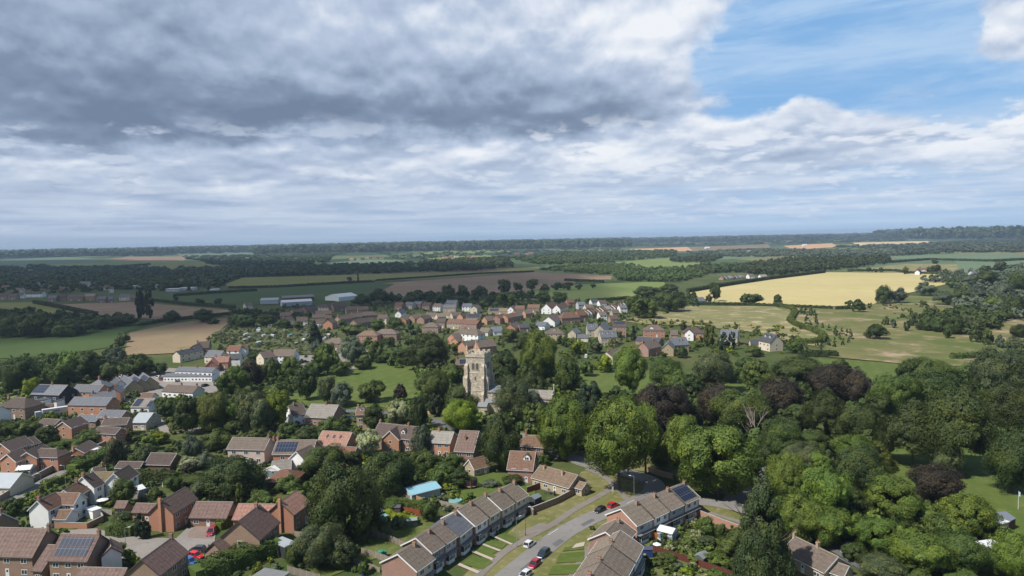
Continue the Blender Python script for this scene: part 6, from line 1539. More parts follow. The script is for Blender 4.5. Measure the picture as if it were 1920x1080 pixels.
def tank(label, px, py, c, r_=.75, h=1.7):
    g_ = P(px, py); root = empty('water_tank', g_, label, 'water tank'); m = MB(); m.tube((0, 0, 0), (0, 0, h), r_, r_, 14); m.build('drum', [plain('green_plastic', c, .5)], root); m = MB(); m.tube((0, 0, h+.002), (0, 0, h+.14), r_*.8, r_*.3, 12); m.build('lid', [plain('green_plastic', c, .5)], root)
tank('green garden water tank, larger of the pair by the fence', 714, 1046, (.03, .22, .14)); tank('green garden water tank, smaller of the pair by the fence', 721, 1044, (.03, .18, .10), .55, 1.4)
def wbin(label, px, py, c):
    g_ = P(px, py); root = empty('wheelie_bin', g_, label, 'bin', 'wheelie bins'); m = MB(); m.hexa([Vector(p) for p in ((-.24, -.3, .05), (.24, -.3, .05), (.24, .3, .05), (-.24, .3, .05))], [Vector(p) for p in ((-.29, -.36, 1.0), (.29, -.36, 1.0), (.29, .36, 1.0), (-.29, .36, 1.0))]); mt = plain('bin_plastic_%d' % int(c[2]*99), c, .5); m.build('body', [mt], root); m = MB(); m.box((0, 0, 1.05), (.62, .78, .08)); m.build('lid', [mt], root); m = MB(); m.tube((-.3, .3, .1), (.3, .3, .1), .1, .1, 8); m.build('wheel', [BLACK], root)
wbin('black wheelie bin on the bungalow patio, left one', 1040, 929, (.02, .02, .02)); wbin('black wheelie bin on the bungalow patio, right one', 1052, 925, (.02, .02, .025)); wbin('blue wheelie bin at the end terrace garden', 680, 1078, (.02, .10, .35)); wbin('dark wheelie bin beneath the cream panelled porch', 932, 1003, (.03, .05, .04)); wbin('pale wheelie bin below the orange fence panel', 1241, 1017, (.02, .12, .30))
def table(label, px, py, c=(.5, .5, .5)):
    g_ = P(px, py); root = empty('garden_table', g_, label, 'garden table'); m = MB(); m.tube((0, 0, .70), (0, 0, .74), .75, .75, 12); mt = plain('table_top_%d' % int(c[0]*99), c, .5); m.build('tabletop', [mt], root)
    for i in range(4):
        a = i*math.pi/2+.4; m = MB(); m.tube((.5*math.cos(a), .5*math.sin(a), 0), (.5*math.cos(a), .5*math.sin(a), .7), .03, .03, 5); m.build('leg', [mt], root)
    for i in range(4):
        a = i*math.pi/2+.1; ch_ = empty('garden_chair', (g_.x+1.2*math.cos(a), g_.y+1.2*math.sin(a), 0), f"{['white', 'pale'][i % 2]} garden chair {['right of', 'behind', 'left of', 'in front of'][i]} the {label.split(' ')[0]} {label.split(' ')[1]} table", 'chair', 'garden chairs', a)
        m = MB(); m.box((0, 0, .45), (.45, .45, .06)); m.build('seat', [mt], ch_); m = MB(); m.box((.24, 0, .75), (.05, .45, .5)); m.build('backrest', [mt], ch_)
        for x_ in (-.19, .19):
            for y_ in (-.19, .19): m = MB(); m.tube((x_, y_, 0), (x_, y_, .42), .025, .025, 5); m.build('leg', [mt], ch_)
table('white round table on the shaded lawn of the right gardens', 1377, 1066, (.6, .6, .6)); table('dark patio table beside the bungalow bins', 1030, 925, (.10, .10, .11))
# lamp posts and poles
lamp_post('grey street lamp on the grass triangle by the bend', 1189, 938, 7, (-1, .2)); lamp_post('tall pale lamp post beside the parked white hatchback', 969, 1027, 7.5, (.3, .2)); lamp_post('dark lamp post beside the paved apron', 985.5, 1006, 7.5, (1, .1), DARKTRIM)
lamp_post('street lamp on the left lane by the clipped hedge', 123, 908, 6, (-1, 0)); lamp_post('short street lamp in the cul-de-sac bush island', 236, 1026, 5, (1, 0))
lamp_post('tall pole against the round tree by the copper beech', 457, 740, 9, (.2, 0), name='telegraph_pole', cat='pole'); lamp_post('slim lamp post at the left lane corner', 78, 918, 5, (-1, .1))
def sign(label, px, py, h=2.3):
    g_ = P(px, py); root = empty('sign_post', g_, label, 'sign', None, .3); m = MB(); m.tube((0, 0, 0), (0, 0, h), .05, .05, 6); m.build('post', [WHITE], root); m = MB(); m.hexa([Vector(p) for p in ((-.28, -.05, h-1.5), (.28, -.05, h-1.5), (.28, .05, h-1.5), (-.28, .05, h-1.5))], [Vector(p) for p in ((-.22, -.05, h), (.22, -.05, h), (.22, .05, h), (-.22, .05, h))]); m.build('board', [WHITE], root)
sign('white sign post on the grass beside the footpath fork', 1149, 927)
# walls and fences
wallline('long brick garden wall of the bungalow along the footpath', [(995, 965), (1045, 945), (1095, 918), (1103, 925)], 1.9, .3, BR['brown']())
wallline('dark red boarded fence on the left of the bungalow garden', [(988, 925), (1031, 909)], 1.8, .1, plain('dark_red_boards', (.16, .035, .03), .8), 'fence', 'fence')
wallline('long brick wall beside the left lane', [(-20, 955), (60, 905), (120, 873), (200, 836)], 2.1, .35, BR['brown']())
wallline('low red brick wall round the white house garden', [(103, 990), (164, 992), (193, 978), (190, 972)], 1.6, .3, BR['orange']())
wallline('brick churchyard wall by the lane', [(800, 776), (835, 783), (875, 800)], 1.2, .4, BR['orange']())
wallline('curving brick wall behind the roadside trees', [(1215, 885), (1240, 893), (1262, 899)], 1.6, .3, BR['brown']())
wallline('brick wall behind the solar terrace gardens', [(1308, 968), (1350, 985), (1385, 998)], 1.8, .3, BR['orange']())
wallline('brick wall along the right hand terrace path', [(1000, 968), (992, 958)], 1.8, .3, BR['brown']())
fence('long grey boarded fence behind the blue roofed shed', [(735, 934), (778, 942)]); fence('slatted fence running to the terrace roofs', [(808, 944), (868, 957), (880, 955)], 1.5, (.33, .29, .22))
fence('short tan fence panel beside the blue roofed shed', [(779, 941), (792, 946)], 2.0, (.42, .27, .15), False); fence('red stained fence behind the small dark shed', [(750, 960), (790, 968)], 1.7, (.28, .07, .03), False)
fence('fence across the shady gardens below the oak', [(690, 1005), (720, 1012), (760, 1028)]); fence('pale fence beside the green water tanks', [(678, 1040), (705, 1047), (722, 1054), (745, 1062)], 1.7, (.30, .26, .20))
fence('low brick coloured fence at the end terrace garden', [(655, 1055), (700, 1068), (712, 1074)], 1.2, (.30, .16, .09)); fence('fence panels behind the columnar golden conifer', [(385, 942), (440, 943)], 1.8, (.36, .30, .22))
fence('fence by the garage block at the bottom edge', [(540, 1075), (600, 1092)], 1.8); fence('long dark red fence across the right gardens', [(1222, 1035), (1300, 1060), (1385, 1090)], 1.8, (.13, .04, .03), False)
fence('orange stained fence panel behind the terrace conservatory', [(1224, 1012), (1240, 1014)], 1.9, (.45, .14, .03), False); fence('pale slatted fence beside the parasol yard', [(165, 962), (210, 966)], 1.6, (.40, .38, .33), False)
fence('grey fence by the small garden room', [(248, 935), (280, 937)], 1.8, (.40, .38, .34), False); fence('fence right of the flat roofed extension', [(553, 1007), (590, 1012)], 1.6, (.36, .30, .22))
# ================================================================ HEDGES
for lb, pts, w_, h_, sp in [
 ('big square clipped bright green hedge below the orange brick house', [(212, 1002), (244, 1003)], 4.0, 3.0, 'G'), ('long trimmed dark hedge beneath the open carport', [(258, 900), (325, 904)], 2.5, 3.2, 'O'),
 ('rounded thick hedge rolling along the left lane', [(140, 887), (165, 877), (185, 868), (205, 855)], 5, 3.4, 'G'), ('bright green clipped hedge beside the maroon car', [(412, 993), (432, 980)], 2.2, 2.2, 'K'),
 ('broad leafy laurel hedge along the garage block', [(375, 1088), (425, 1070), (470, 1050), (510, 1036)], 6, 3.6, 'G'), ('dark garden hedge behind the small dark shed', [(700, 940), (750, 950), (795, 957)], 2.5, 2.2, 'G'),
 ('yellow green low hedge in the terrace gardens', [(722, 967), (745, 977), (778, 980)], 2.5, 1.6, 'Y'), ('tall curving clipped hedge in the meadow', [(1452, 573), (1470, 577), (1486, 582), (1491, 587), (1487, 595), (1481, 603), (1490, 610), (1505, 616), (1527, 623), (1541, 630), (1545, 636), (1538, 642), (1520, 645), (1482, 646)], 4.5, 3.2, 'K'),
 ('straight dark hedge along the near edge of the barley field', [(1305, 572), (1400, 573), (1460, 576)], 3, 3, 'O'), ('hedge between the barley field and the meadow', [(1462, 576), (1560, 580)], 3, 3, 'O'), ('short hedge right of the gap by the barley field', [(1568, 581), (1610, 580)], 3, 3, 'O'),
 ('hedge along the far left edge of the barley field', [(1290, 549), (1360, 537), (1440, 525), (1545, 512)], 5, 5, 'O'), ('low hedge on the far side of the barley field', [(1590, 509), (1680, 509), (1700, 513), (1800, 516)], 4, 4, 'O'),
 ('trimmed hedge block at the back of the park', [(1500, 668), (1568, 669)], 4, 3.5, 'O'), ('short hedge at the right of the meadow', [(1786, 674), (1862, 671)], 4, 3.2, 'G'), ('hedge along the park behind the church trees', [(1050, 692), (1145, 695)], 2.2, 2, 'O'),
 ('light green hedge in the villa gardens', [(1070, 664), (1098, 664)], 3, 3, 'K'), ('hedge between the olive and brown fields', [(430, 541), (520, 539), (640, 532), (700, 529)], 5, 3.5, 'O'), ('hedge continuing above the brown field', [(705, 527), (800, 521), (900, 514), (1000, 510)], 5, 3, 'O'),
 ('hedge at the right end of the brown field', [(1060, 527), (1130, 530)], 5, 4, 'O'), ('dark hedge across the shaded left fields', [(65, 569), (120, 580), (180, 592)], 5, 4, 'O'), ('hedge on the bank of the shaded brown field', [(290, 565), (350, 572), (440, 578)], 4, 3, 'O'),
 ('hedge between far green fields at left', [(120, 503), (210, 502), (280, 497)], 10, 6, 'O'), ('hedge along the far pale field at right', [(1670, 493), (1740, 488), (1860, 491), (1920, 488)], 6, 5, 'O'), ('far hedge line below the pale fields', [(1600, 494), (1670, 492)], 6, 5, 'O'),
 ('hedge beside the green crop and the stubble', [(262, 612), (300, 604), (360, 598), (440, 590)], 4, 3, 'O'), ('hedge on the lane below the farm barns', [(330, 556), (400, 551), (480, 546)], 5, 4, 'O'), ('clipped hedge bordering the drive of the cul-de-sac', [(86, 916), (112, 905)], 3, 2.2, 'G'),
 ('conifer hedge behind the middle village bungalows', [(1040, 600), (1075, 596), (1090, 592)], 4, 4, 'G'), ('hedge behind the far street of houses', [(1180, 560), (1150, 563), (1100, 566)], 4, 3, 'O'), ('mown hedge beside the bungalow side road', [(1010, 856), (1022, 866)], 3, 2.5, 'G'),
 ('yellow flowering hedge at the villa garden end', [(1028, 686), (1052, 688)], 3, 2.6, 'Y'), ('golden shrubs hedge left of the white van', [(1110, 690), (1145, 692)], 3, 3, 'Y')]:
    hedge(lb, pts, w_, h_, sp)
for lb, x, y, w_, h_ in [('clipped round bush on the left of the cul-de-sac island', 228, 1030, 22, 28), ('clipped round bush on the right of the cul-de-sac island', 244, 1042, 24, 32)]:
    tree(x, y, w_, h_, 'L', lb, shrub=True, cast='round2')
# ================================================================ TREES: crown centre x, y, width, height in photo pixels, species
TD = """
1346 858 168 150 L;1280 826 88 108 L;1428 990 136 205 P;1477 900 78 105 L;1548 925 104 120 L;1615 880 108 95 O;1672 935 112 95 L;1815 965 104 90 L;1757 902 98 72 B;1777 858 70 72 S;1900 865 90 115 O
1650 1005 95 85 L;1728 1035 110 85 L;1796 1030 90 80 G;1655 1065 90 60 S;1903 1035 80 95 L;1500 965 92 92 L;1558 985 92 80 L;1510 832 92 64 G;1600 838 84 56 L;1647 852 72 54 K;1504 855 86 62 S
1712 800 124 118 O;1792 785 140 150 O;1754 735 110 90 O;1680 738 88 92 G;1705 695 52 50 O;1743 695 92 52 G;1872 690 110 92 S;1915 660 60 60 S;1892 755 104 112 O;1468 742 88 78 B;1560 715 104 72 B;1608 722 74 72 B;1346 755 72 82 B
1262 752 76 82 B;1225 757 104 88 B;1390 768 104 84 G;1547 765 78 84 O;1612 790 84 76 O;1467 815 84 88 G;1415 797 62 72 D;1590 742 24 34 D;1339 690 86 72 S;1250 695 72 56 G;1180 692 72 88 L;1248 697 66 56 G;1420 702 62 56 G
1495 692 112 56 O;1575 688 46 40 G;1400 686 46 36 G;1063 702 50 76 G;1010 664 74 102 L;945 687 62 62 O;804 654 88 74 O;965 745 88 92 S;937 822 94 112 O;1000 775 50 50 G;1055 800 98 120 L;998 752 42 50 W;1160 815 138 158 L;1210 808 64 118 L
1105 752 54 74 C;863 778 74 64 Y;817 758 29 46 V;574 715 50 66 O;518 735 52 42 G;613 730 38 55 S;640 736 50 50 W;695 732 56 42 G;750 733 28 36 B;746 772 46 50 H;700 782 50 54 O;785 768 38 68 O;812 722 72 62 G;845 702 60 50 G
870 738 76 52 O;508 690 42 46 G;544 690 36 46 L;613 670 54 60 L;660 657 52 46 W;705 657 40 42 G;435 713 62 62 L;470 696 46 64 B;400 772 74 72 K;312 762 46 42 G;348 775 56 74 O;470 768 56 74 S;522 767 46 72 Y;490 778 52 66 S;425 775 50 60 L
90 817 46 40 O;50 802 52 36 G;12 802 42 32 O;168 820 52 32 G;215 848 42 56 S;275 852 42 38 S;407 822 62 44 G;362 838 42 52 W;435 888 122 88 O;540 905 54 38 G;610 862 82 62 G;645 930 136 162 O;730 880 112 92 O;690 828 54 50 H;830 886 62 48 G
790 822 42 62 W;800 862 50 50 G;450 926 21 44 K;485 932 46 30 G;555 1038 44 46 G;600 1020 92 84 S;640 1035 60 60 S;462 1022 17 34 C;806 958 37 38 G;735 946 40 30 G;670 1028 18 18 G;665 1066 15 14 G;681 1064 26 28 G;20 950 44 38 G;232 920 48 50 G
290 926 32 34 G;325 906 32 32 G;372 922 50 42 S;263 986 28 48 C;275 995 20 32 C;228 971 42 28 S;61 938 26 22 L;355 867 40 28 H;352 878 30 30 B;385 862 38 34 W;358 900 72 28 G;1325 986 36 38 G;1351 993 24 38 O;1247 1006 22 22 O;1252 1048 38 30 G
1365 1028 52 44 G;1350 1052 52 34 L;1310 1038 30 24 G;1287 1072 28 22 Y;1399 1072 34 22 H;1325 1015 40 26 S;1290 1015 30 20 G;35 700 74 68 O;8 728 28 28 G;58 726 34 38 Y;100 682 42 48 O;132 682 52 58 L;110 704 52 46 G;137 706 44 34 S
165 684 56 54 O;205 696 40 34 O;220 669 40 44 W;257 682 60 46 O;298 690 30 24 O;95 715 60 24 K;232 632 25 20 O;224 642 22 20 O;213 652 22 20 G;203 664 26 24 O;190 676 28 26 O;235 599 52 24 O;20 607 64 48 O;62 608 62 48 O;97 611 54 38 O
127 613 54 34 O;157 611 44 28 O;187 606 42 24 O;215 603 36 20 O;0 600 40 50 O;262 568 20 56 V;279 569 20 54 V;380 591 46 26 O;322 593 36 22 O;329 557 13 14 O;375 564 17 15 O;409 564 17 14 O;400 601 20 14 O;440 600 34 24 O;460 601 40 26 O
500 600 36 24 O;530 606 36 22 O;590 622 31 44 C;597 650 40 28 W;658 645 42 38 W;665 617 52 20 G;708 608 34 24 G;743 605 32 26 G;770 613 24 28 C;710 553 46 30 O;680 562 42 22 O;785 553 30 27 O;808 556 26 24 O;840 546 33 32 O;868 547 27 28 O
900 546 36 26 O;945 536 28 30 O;971 536 19 21 O;999 533 25 23 O;1022 538 21 15 O;1045 536 22 16 O;1064 536 24 16 O;1086 538 14 11 O;1112 536 11 9 O;770 563 42 22 O;860 563 42 20 O;915 562 36 20 O;950 560 46 26 L;1020 556 32 26 G;1050 557 32 22 G
908 571 23 18 O;830 558 40 22 O;1210 577 62 40 L;1185 567 32 28 G;1215 547 52 22 O;1262 565 52 38 O;1240 560 34 30 G;1255 540 38 20 O;1340 546 24 38 O;1328 558 15 17 O;1400 560 26 22 O;1418 560 28 22 O;1458 561 18 20 O;1299 606 11 16 T
1330 628 24 44 K;1281 613 13 19 B;1187 623 17 30 C;1277 657 28 26 O;1357 638 30 36 C;1372 638 16 34 C;1412 656 32 25 G;1492 648 34 28 G;1592 569 14 14 O;1609 571 26 28 O;1631 573 10 12 G;1657 550 36 38 O;1684 552 36 32 W;1731 567 13 12 G
1645 620 42 32 O;1660 600 15 19 G;1674 605 13 21 W;1691 592 11 10 G;1712 596 24 30 S;1700 611 13 21 O;1740 603 36 34 O;1762 606 30 34 O;1790 608 36 38 O;1812 604 34 34 S;1777 621 17 28 O;1830 624 26 36 O;1853 630 20 34 G;1877 639 17 28 W
1910 620 32 26 O;1741 578 11 15 G;1735 540 40 27 W;1768 557 38 29 W;1801 553 36 33 O;1787 529 26 21 G;1817 524 32 22 W;1832 550 38 36 W;1850 522 42 32 O;1880 547 46 46 W;1910 530 40 50 O;1862 568 36 30 L;1900 570 40 44 O;1875 498 29 26 O
1845 506 23 16 O;1697 506 13 16 G;1751 503 25 21 O;1774 509 13 12 O;1629 505 9 11 O;1640 506 9 10 O;1651 505 9 12 O;1755 490 13 9 O;655 524 10 14 S;671 521 5 16 V;1126 600 14 12 G;1150 640 24 18 K;1085 650 26 30 Y;1118 650 30 24 S
1100 690 30 30 G;1135 680 30 36 Y;1160 625 12 16 G;985 700 40 50 O;920 715 40 40 G;850 650 20 20 G;935 720 60 60 G;1000 720 60 60 O;1030 640 26 26 G;985 640 40 40 O;955 628 36 26 G;1055 636 26 22 G;900 600 14 12 G;925 600 14 10 G;1000 612 16 12 G
640 605 16 14 G;730 640 26 20 O;765 640 22 24 G;690 640 28 22 G;560 610 20 18 O;480 668 30 24 O;560 700 26 26 O;590 690 34 30 G;640 690 40 28 G;680 680 40 24 O;720 668 34 24 G;750 664 34 22 O;455 745 40 36 G;380 750 30 30 G
540 800 40 24 G;575 815 50 32 O;620 795 52 34 G;645 788 30 26 O;590 840 40 26 O;660 860 40 30 O;530 850 24 22 G;770 860 40 36 G;850 860 40 30 G;860 895 50 36 O;990 870 30 26 O;960 900 40 24 O;1020 860 26 26 G;1085 830 44 40 L
1240 850 60 54 G;1300 830 60 60 O;1370 700 40 34 G;1300 720 50 44 O;1270 710 50 46 G;1430 745 56 44 O;1500 780 60 50 O;1650 760 60 60 O;1845 715 44 50 O;1580 800 50 44 O
1440 850 50 50 O;1530 870 60 50 L;1590 930 60 50 O;1640 950 60 56 O;1760 985 60 56 G;1860 1050 60 50 G;1700 1075 90 50 G;1600 1035 50 40 O;1800 1075 80 44 G;1460 960 50 60 G;1500 1000 60 40 O
30 840 40 20 O;110 835 40 20 G;150 860 30 16 G;330 800 30 24 K;320 770 24 24 G;250 780 20 16 G;300 820 34 24 Y;245 815 30 26 K;280 830 34 28 L;440 800 40 26 O;480 815 40 22 K;60 775 34 14 G;130 770 24 12 O;10 770 30 14 G
500 940 34 24 G;420 930 34 26 O;340 945 30 24 G;610 905 50 40 O;570 880 40 30 O;680 900 50 50 O;770 925 40 20 G;880 930 20 14 G;850 918 30 16 G;920 905 36 18 W;870 945 20 12 G;905 960 16 16 L;700 955 40 30 G;660 990 50 40 O;640 1060 30 18 G
1225 1055 24 16 G;1270 1060 26 18 W;1300 1048 30 22 L;1380 1010 40 40 G;1400 1045 40 40 O;1340 1075 36 20 G;1440 1060 60 50 C;1385 1065 30 26 G;1110 990 12 10 G;1215 1002 14 14 G;1200 1015 12 10 L;980 940 14 10 G
"""
for rec in TD.replace('\n', ';').split(';'):
    if rec.strip():
        a = rec.split(); x, y, w_, h_ = map(float, a[:4])
        lift = .35 if (1100 < x < 1930 and 660 < y < 830 and w_ > 40) else .05
        tree(x, y, w_, h_, a[4], lift=lift)
# avenue of young conical trees in the meadow
for i, (X_, Y_) in enumerate([(245, 640), (285, 640), (290, 700), (283, 722), (315, 738), (355, 690), (362, 715), (368, 748), (408, 760), (458, 775), (510, 785), (500, 802), (520, 820), (540, 845), (555, 802), (592, 812), (618, 806), (625, 842), (605, 868), (565, 882), (500, 866), (495, 900), (452, 888), (405, 910), (368, 895), (290, 915), (325, 650), (252, 642), (276, 655), (352, 662), (205, 630), (310, 660)]):
    tree(1440+X_/4, 420+Y_/4, 7.5+(i*7 % 5)*.7, 12+(i*5 % 4), 'T', None, False, cast='cone', name='conifer_tree', group='avenue of young trees in the meadow')
# ================================================================ WOODS AND UNDERGROWTH: masses nobody could count
def band(x0, x1, y0, y1, sl=-.0201):
    "strip under the horizon that follows its slope: y given at x = 0"
    return [(x0, y0+sl*x0), (x1, y0+sl*x1), (x1, y1+sl*x1), (x0, y1+sl*x0)]
HZ = 470.2   # far horizon row at x = 0, a touch below the true horizon
wood('dark wooded ridge along the left horizon', band(-60, 800, 473, 484), 2200, 'O', (22, 44), (36, 64), .004)
wood('dark wooded ridge along the middle of the horizon', band(480, 1180, 472.5, 488), 2600, 'O', (22, 44), (36, 64), .004)
wood('distant hazy woods along the right horizon', band(1100, 1980, 471, 481), 1900, 'O', (20, 40), (30, 54), .004)
wood('tree covered hill rising on the right horizon', [(1660, 441), (1760, 437), (1960, 433), (1960, 450), (1760, 450), (1640, 447)], 500, 'O', (24, 40), (70, 105), .006)
wood('dark belt of trees across the far left', [(-40, 506), (60, 500), (220, 503), (420, 505), (470, 500), (500, 512), (440, 525), (420, 535), (300, 545), (100, 545), (-40, 540)], 900, 'O', (5, 9), (11, 17), .0042)
wood('trees among the houses of the shaded town', [(-40, 528), (150, 520), (410, 524), (410, 545), (200, 548), (-40, 558)], 150, 'O', (3, 5.5), (6, 11), .003)
wood('far left copses between pale fields', [(-40, 474), (160, 474), (330, 474), (320, 480), (100, 482), (-40, 486)], 260, 'O', (7, 12), (12, 18), .005)
wood('long dark plantation left of centre', [(400, 512), (520, 505), (640, 500), (775, 495), (778, 511), (640, 516), (450, 521)], 520, 'O', (5, 8), (13, 18), .0036)
wood('hazy plantation behind the dark one', [(330, 482), (480, 479), (620, 480), (615, 493), (560, 499), (420, 501)], 420, 'O', (5, 9), (12, 17), .0042)
wood('paler woods near the distant hamlet', [(480, 472), (560, 470), (680, 468), (640, 477), (610, 485), (520, 482)], 240, 'G', (7, 11), (12, 16), .0045)
wood('scattered far trees around the distant hamlet', [(700, 476), (960, 468), (1180, 466), (1180, 473), (960, 478), (760, 488)], 150, 'G', (6, 9), (9, 13), .0035)
wood('dark wood right of the tall hedge gap', [(785, 494), (880, 487), (955, 484), (960, 503), (880, 508), (785, 511)], 420, 'O', (5, 8), (12, 17), .0036)
wood('pale green plantation in the middle distance', [(955, 484), (1060, 474), (1270, 470), (1265, 482), (1170, 489), (1150, 494), (1000, 497)], 620, 'G', (5, 8), (10, 15), .0036)
wood('young green plantation behind the brown field', [(1008, 507), (1070, 498), (1180, 496), (1215, 506), (1150, 516), (1120, 515)], 420, 'G', (4, 6), (7, 10), .0028)
wood('rounded green wood above the village', [(1150, 514), (1230, 505), (1310, 506), (1320, 518), (1270, 530), (1160, 527)], 420, 'G', (5, 7), (9, 13), .003)
wood('wood beside the far bungalows', [(1290, 505), (1330, 500), (1405, 501), (1405, 511), (1350, 512), (1310, 518)], 220, 'O', (5, 7), (12, 16), .003)
wood('copse in the yellow green field', [(1258, 489), (1330, 480), (1355, 484), (1330, 493), (1262, 493)], 150, 'O', (5, 8), (11, 15), .003)
wood('long belt of trees behind the barley field', [(1395, 500), (1480, 488), (1600, 485), (1665, 484), (1668, 494), (1600, 503), (1560, 508), (1440, 517), (1400, 515)], 700, 'O', (5, 8), (12, 17), .003)
wood('woods between the quarry and the barley field', [(1290, 474), (1420, 468), (1560, 470), (1680, 468), (1680, 480), (1500, 482), (1330, 482)], 520, 'W', (6, 9), (10, 15), .0036)
wood('broad hazy woodland at the right distance', [(1560, 464), (1700, 460), (1920, 447), (1960, 447), (1960, 474), (1800, 474), (1690, 480), (1680, 470)], 900, 'W', (7, 11), (12, 18), .004)
wood('scattered woods in the far right plain', band(1180, 1700, 477, 486), 420, 'O', (7, 12), (8, 14), .004)
wood('scattered woods in the far middle plain', band(560, 1200, 479, 487), 330, 'O', (7, 11), (8, 13), .004)
wood('dense riverside wood at the right edge', [(1715, 530), (1800, 512), (1900, 500), (1960, 500), (1960, 600), (1900, 610), (1860, 590), (1800, 590), (1780, 565), (1820, 545)], 240, 'W', (4.5, 7), (9, 14), .003)
wood('dense thicket left of the right hand meadow', [(1725, 600), (1800, 590), (1860, 590), (1900, 598), (1870, 620), (1820, 630), (1740, 618)], 130, 'O', (4, 6), (8, 12), .003)
wood('dark wood in cloud shadow below the far left fields', [(-40, 590), (60, 590), (150, 600), (240, 600), (230, 612), (120, 625), (-40, 632)], 170, 'O', (4, 6.5), (9, 13), .003)
wood('leafy belt behind the left hand houses', [(-30, 690), (60, 672), (180, 672), (300, 682), (300, 700), (180, 712), (60, 715), (-30, 720)], 130, 'G', (2.5, 4), (5, 8), .003, tpl=(260, .2, 12))
wood('shadowy trees at the village back edge', [(430, 585), (520, 590), (600, 596), (560, 606), (440, 608)], 70, 'O', (3, 5), (6, 9), .003)
wood('dark tree belt above the village rooftops', [(700, 560), (800, 556), (1000, 553), (1010, 563), (900, 567), (720, 568)], 120, 'O', (3.5, 5), (7, 11), .003)
wood('trees around the last houses of the village', [(1170, 570), (1210, 555), (1300, 552), (1310, 575), (1240, 590), (1180, 590)], 90, 'O', (3, 5), (6, 10), .003)
# undergrowth
GR = {}
for i, f_ in enumerate(FOOT):
    if f_[0] == 'r':
        cx = f_[1]+f_[3]*f_[5]/2; cy = f_[2]+f_[4]*f_[5]/2; rad = math.hypot(f_[5]/2, f_[6])
    else: cx, cy, rad = f_[0], f_[1], f_[2]
    k = int(rad/10)+1
    for gx_ in range(int(cx//10)-k, int(cx//10)+k+1):
        for gy_ in range(int(cy//10)-k, int(cy//10)+k+1): GR.setdefault((gx_, gy_), []).append(f_)
def free(x, y, r_, trees=False):
    for f_ in GR.get((int(x//10), int(y//10)), ()):
        if f_[0] == 'r':
            dx, dy = x-f_[1], y-f_[2]; u = dx*f_[3]+dy*f_[4]; v = -dx*f_[4]+dy*f_[3]
            if -r_-.5 < u < f_[5]+r_+.5 and abs(v) < f_[6]+r_+.5: return False
        elif math.hypot(x-f_[0], y-f_[1]) < f_[2]*.8+r_*.6: return False
    return True
def scrub(label, poly, n, sps, rr, name='undergrowth', flat=.75, avoid=()):
    rnd = random.Random(int(poly[0][0]*3+n)); g_ = [P(*p, 0) for p in poly]; xs = [p.x for p in g_]; ys = [p.y for p in g_]; gp = [(p.x, p.y) for p in g_]
    av = [[(P(*p, 0).x, P(*p, 0).y) for p in a] for a in avoid]
    pts = {s_: [] for s_ in sps}; tries = 0; cnt = 0
    while cnt < n and tries < n*12:
        tries += 1; x = rnd.uniform(min(xs), max(xs)); y = rnd.uniform(min(ys), max(ys))
        if not inpoly(x, y, gp): continue
        r_ = rnd.uniform(*rr)*(1.4 if rnd.random() < .15 else 1)
        if not free(x, y, r_) or any(inpoly(x, y, a) for a in av): continue
        h_ = r_*flat*rnd.uniform(.7, 1.4); pts[sps[rnd.randint(0, len(sps)-1)]].append((x, y, r_, h_, h_*.8)); cnt += 1
    for j, s_ in enumerate(pts):
        if pts[s_]:
            nm = {'G': 'mid green', 'O': 'dark green', 'L': 'fresh green', 'Y': 'yellow green', 'S': 'olive', 'W': 'grey green', 'H': 'pale flowering', 'B': 'purple', 'K': 'lime green'}[s_]
            merged_foliage(name, pts[s_], s_, leafmat(s_), f'{nm} {label}', 'undergrowth', (150 if rr[0] < 2 else 200, .25, 9), 'round')
LAWNS = [[(840, 905), (900, 885), (1000, 890), (1005, 940), (930, 960), (850, 935)], [(560, 1085), (700, 1050), (770, 1035), (760, 1085)], [(105, 990), (195, 968), (235, 1007), (400, 980), (405, 1030), (260, 1052), (190, 1050)], [(195, 712), (300, 690), (440, 695), (420, 735), (300, 745), (220, 735)], [(20, 968), (50, 962), (52, 988), (10, 988)]]
scrub('bushes filling the gardens at the lower left', [(-40, 790), (420, 745), (700, 775), (860, 800), (1000, 860), (1000, 900), (860, 960), (740, 1010), (640, 1090), (-40, 1100)], 1500, ['G', 'O', 'L', 'S', 'Y', 'W'], (.6, 1.9), avoid=LAWNS)
scrub('bushes between the left hand houses', [(-40, 720), (420, 690), (470, 700), (520, 760), (420, 790), (-40, 800)], 520, ['G', 'O', 'S', 'Y'], (.7, 2.0), avoid=LAWNS)
scrub('garden greenery among the village houses', [(380, 640), (520, 575), (740, 570), (1190, 560), (1180, 600), (1060, 690), (860, 690), (780, 670), (620, 680), (450, 700)], 1700, ['G', 'O', 'S', 'L'], (.8, 1.9))
scrub('allotment crops and bushes', [(395, 630), (470, 598), (610, 600), (630, 640), (560, 655), (430, 655)], 900, ['G', 'O', 'W', 'O', 'H'], (.6, 1.7))
scrub('shrubs of the villa gardens', [(1050, 625), (1180, 600), (1500, 615), (1510, 665), (1300, 672), (1060, 690)], 420, ['G', 'O', 'Y', 'K'], (.8, 2.2))
scrub('scrub under the big wood', [(1100, 750), (1420, 745), (1640, 725), (1900, 700), (1930, 760), (1760, 790), (1640, 830), (1640, 900), (1460, 960), (1440, 880), (1300, 850), (1230, 860), (1110, 800)], 700, ['O', 'G', 'S'], (1.8, 4.0), flat=1.0)
scrub('bushes in the terrace back gardens', [(1195, 1035), (1300, 960), (1390, 1000), (1480, 1090), (1200, 1100)], 260, ['G', 'L', 'O', 'S', 'H'], (.4, 1.2))
scrub('bushes at the lower right under the trees', [(1440, 960), (1700, 960), (1870, 1000), (1920, 1090), (1600, 1030), (1480, 1000)], 220, ['O', 'G', 'L'], (1.2, 2.6), flat=1.0)
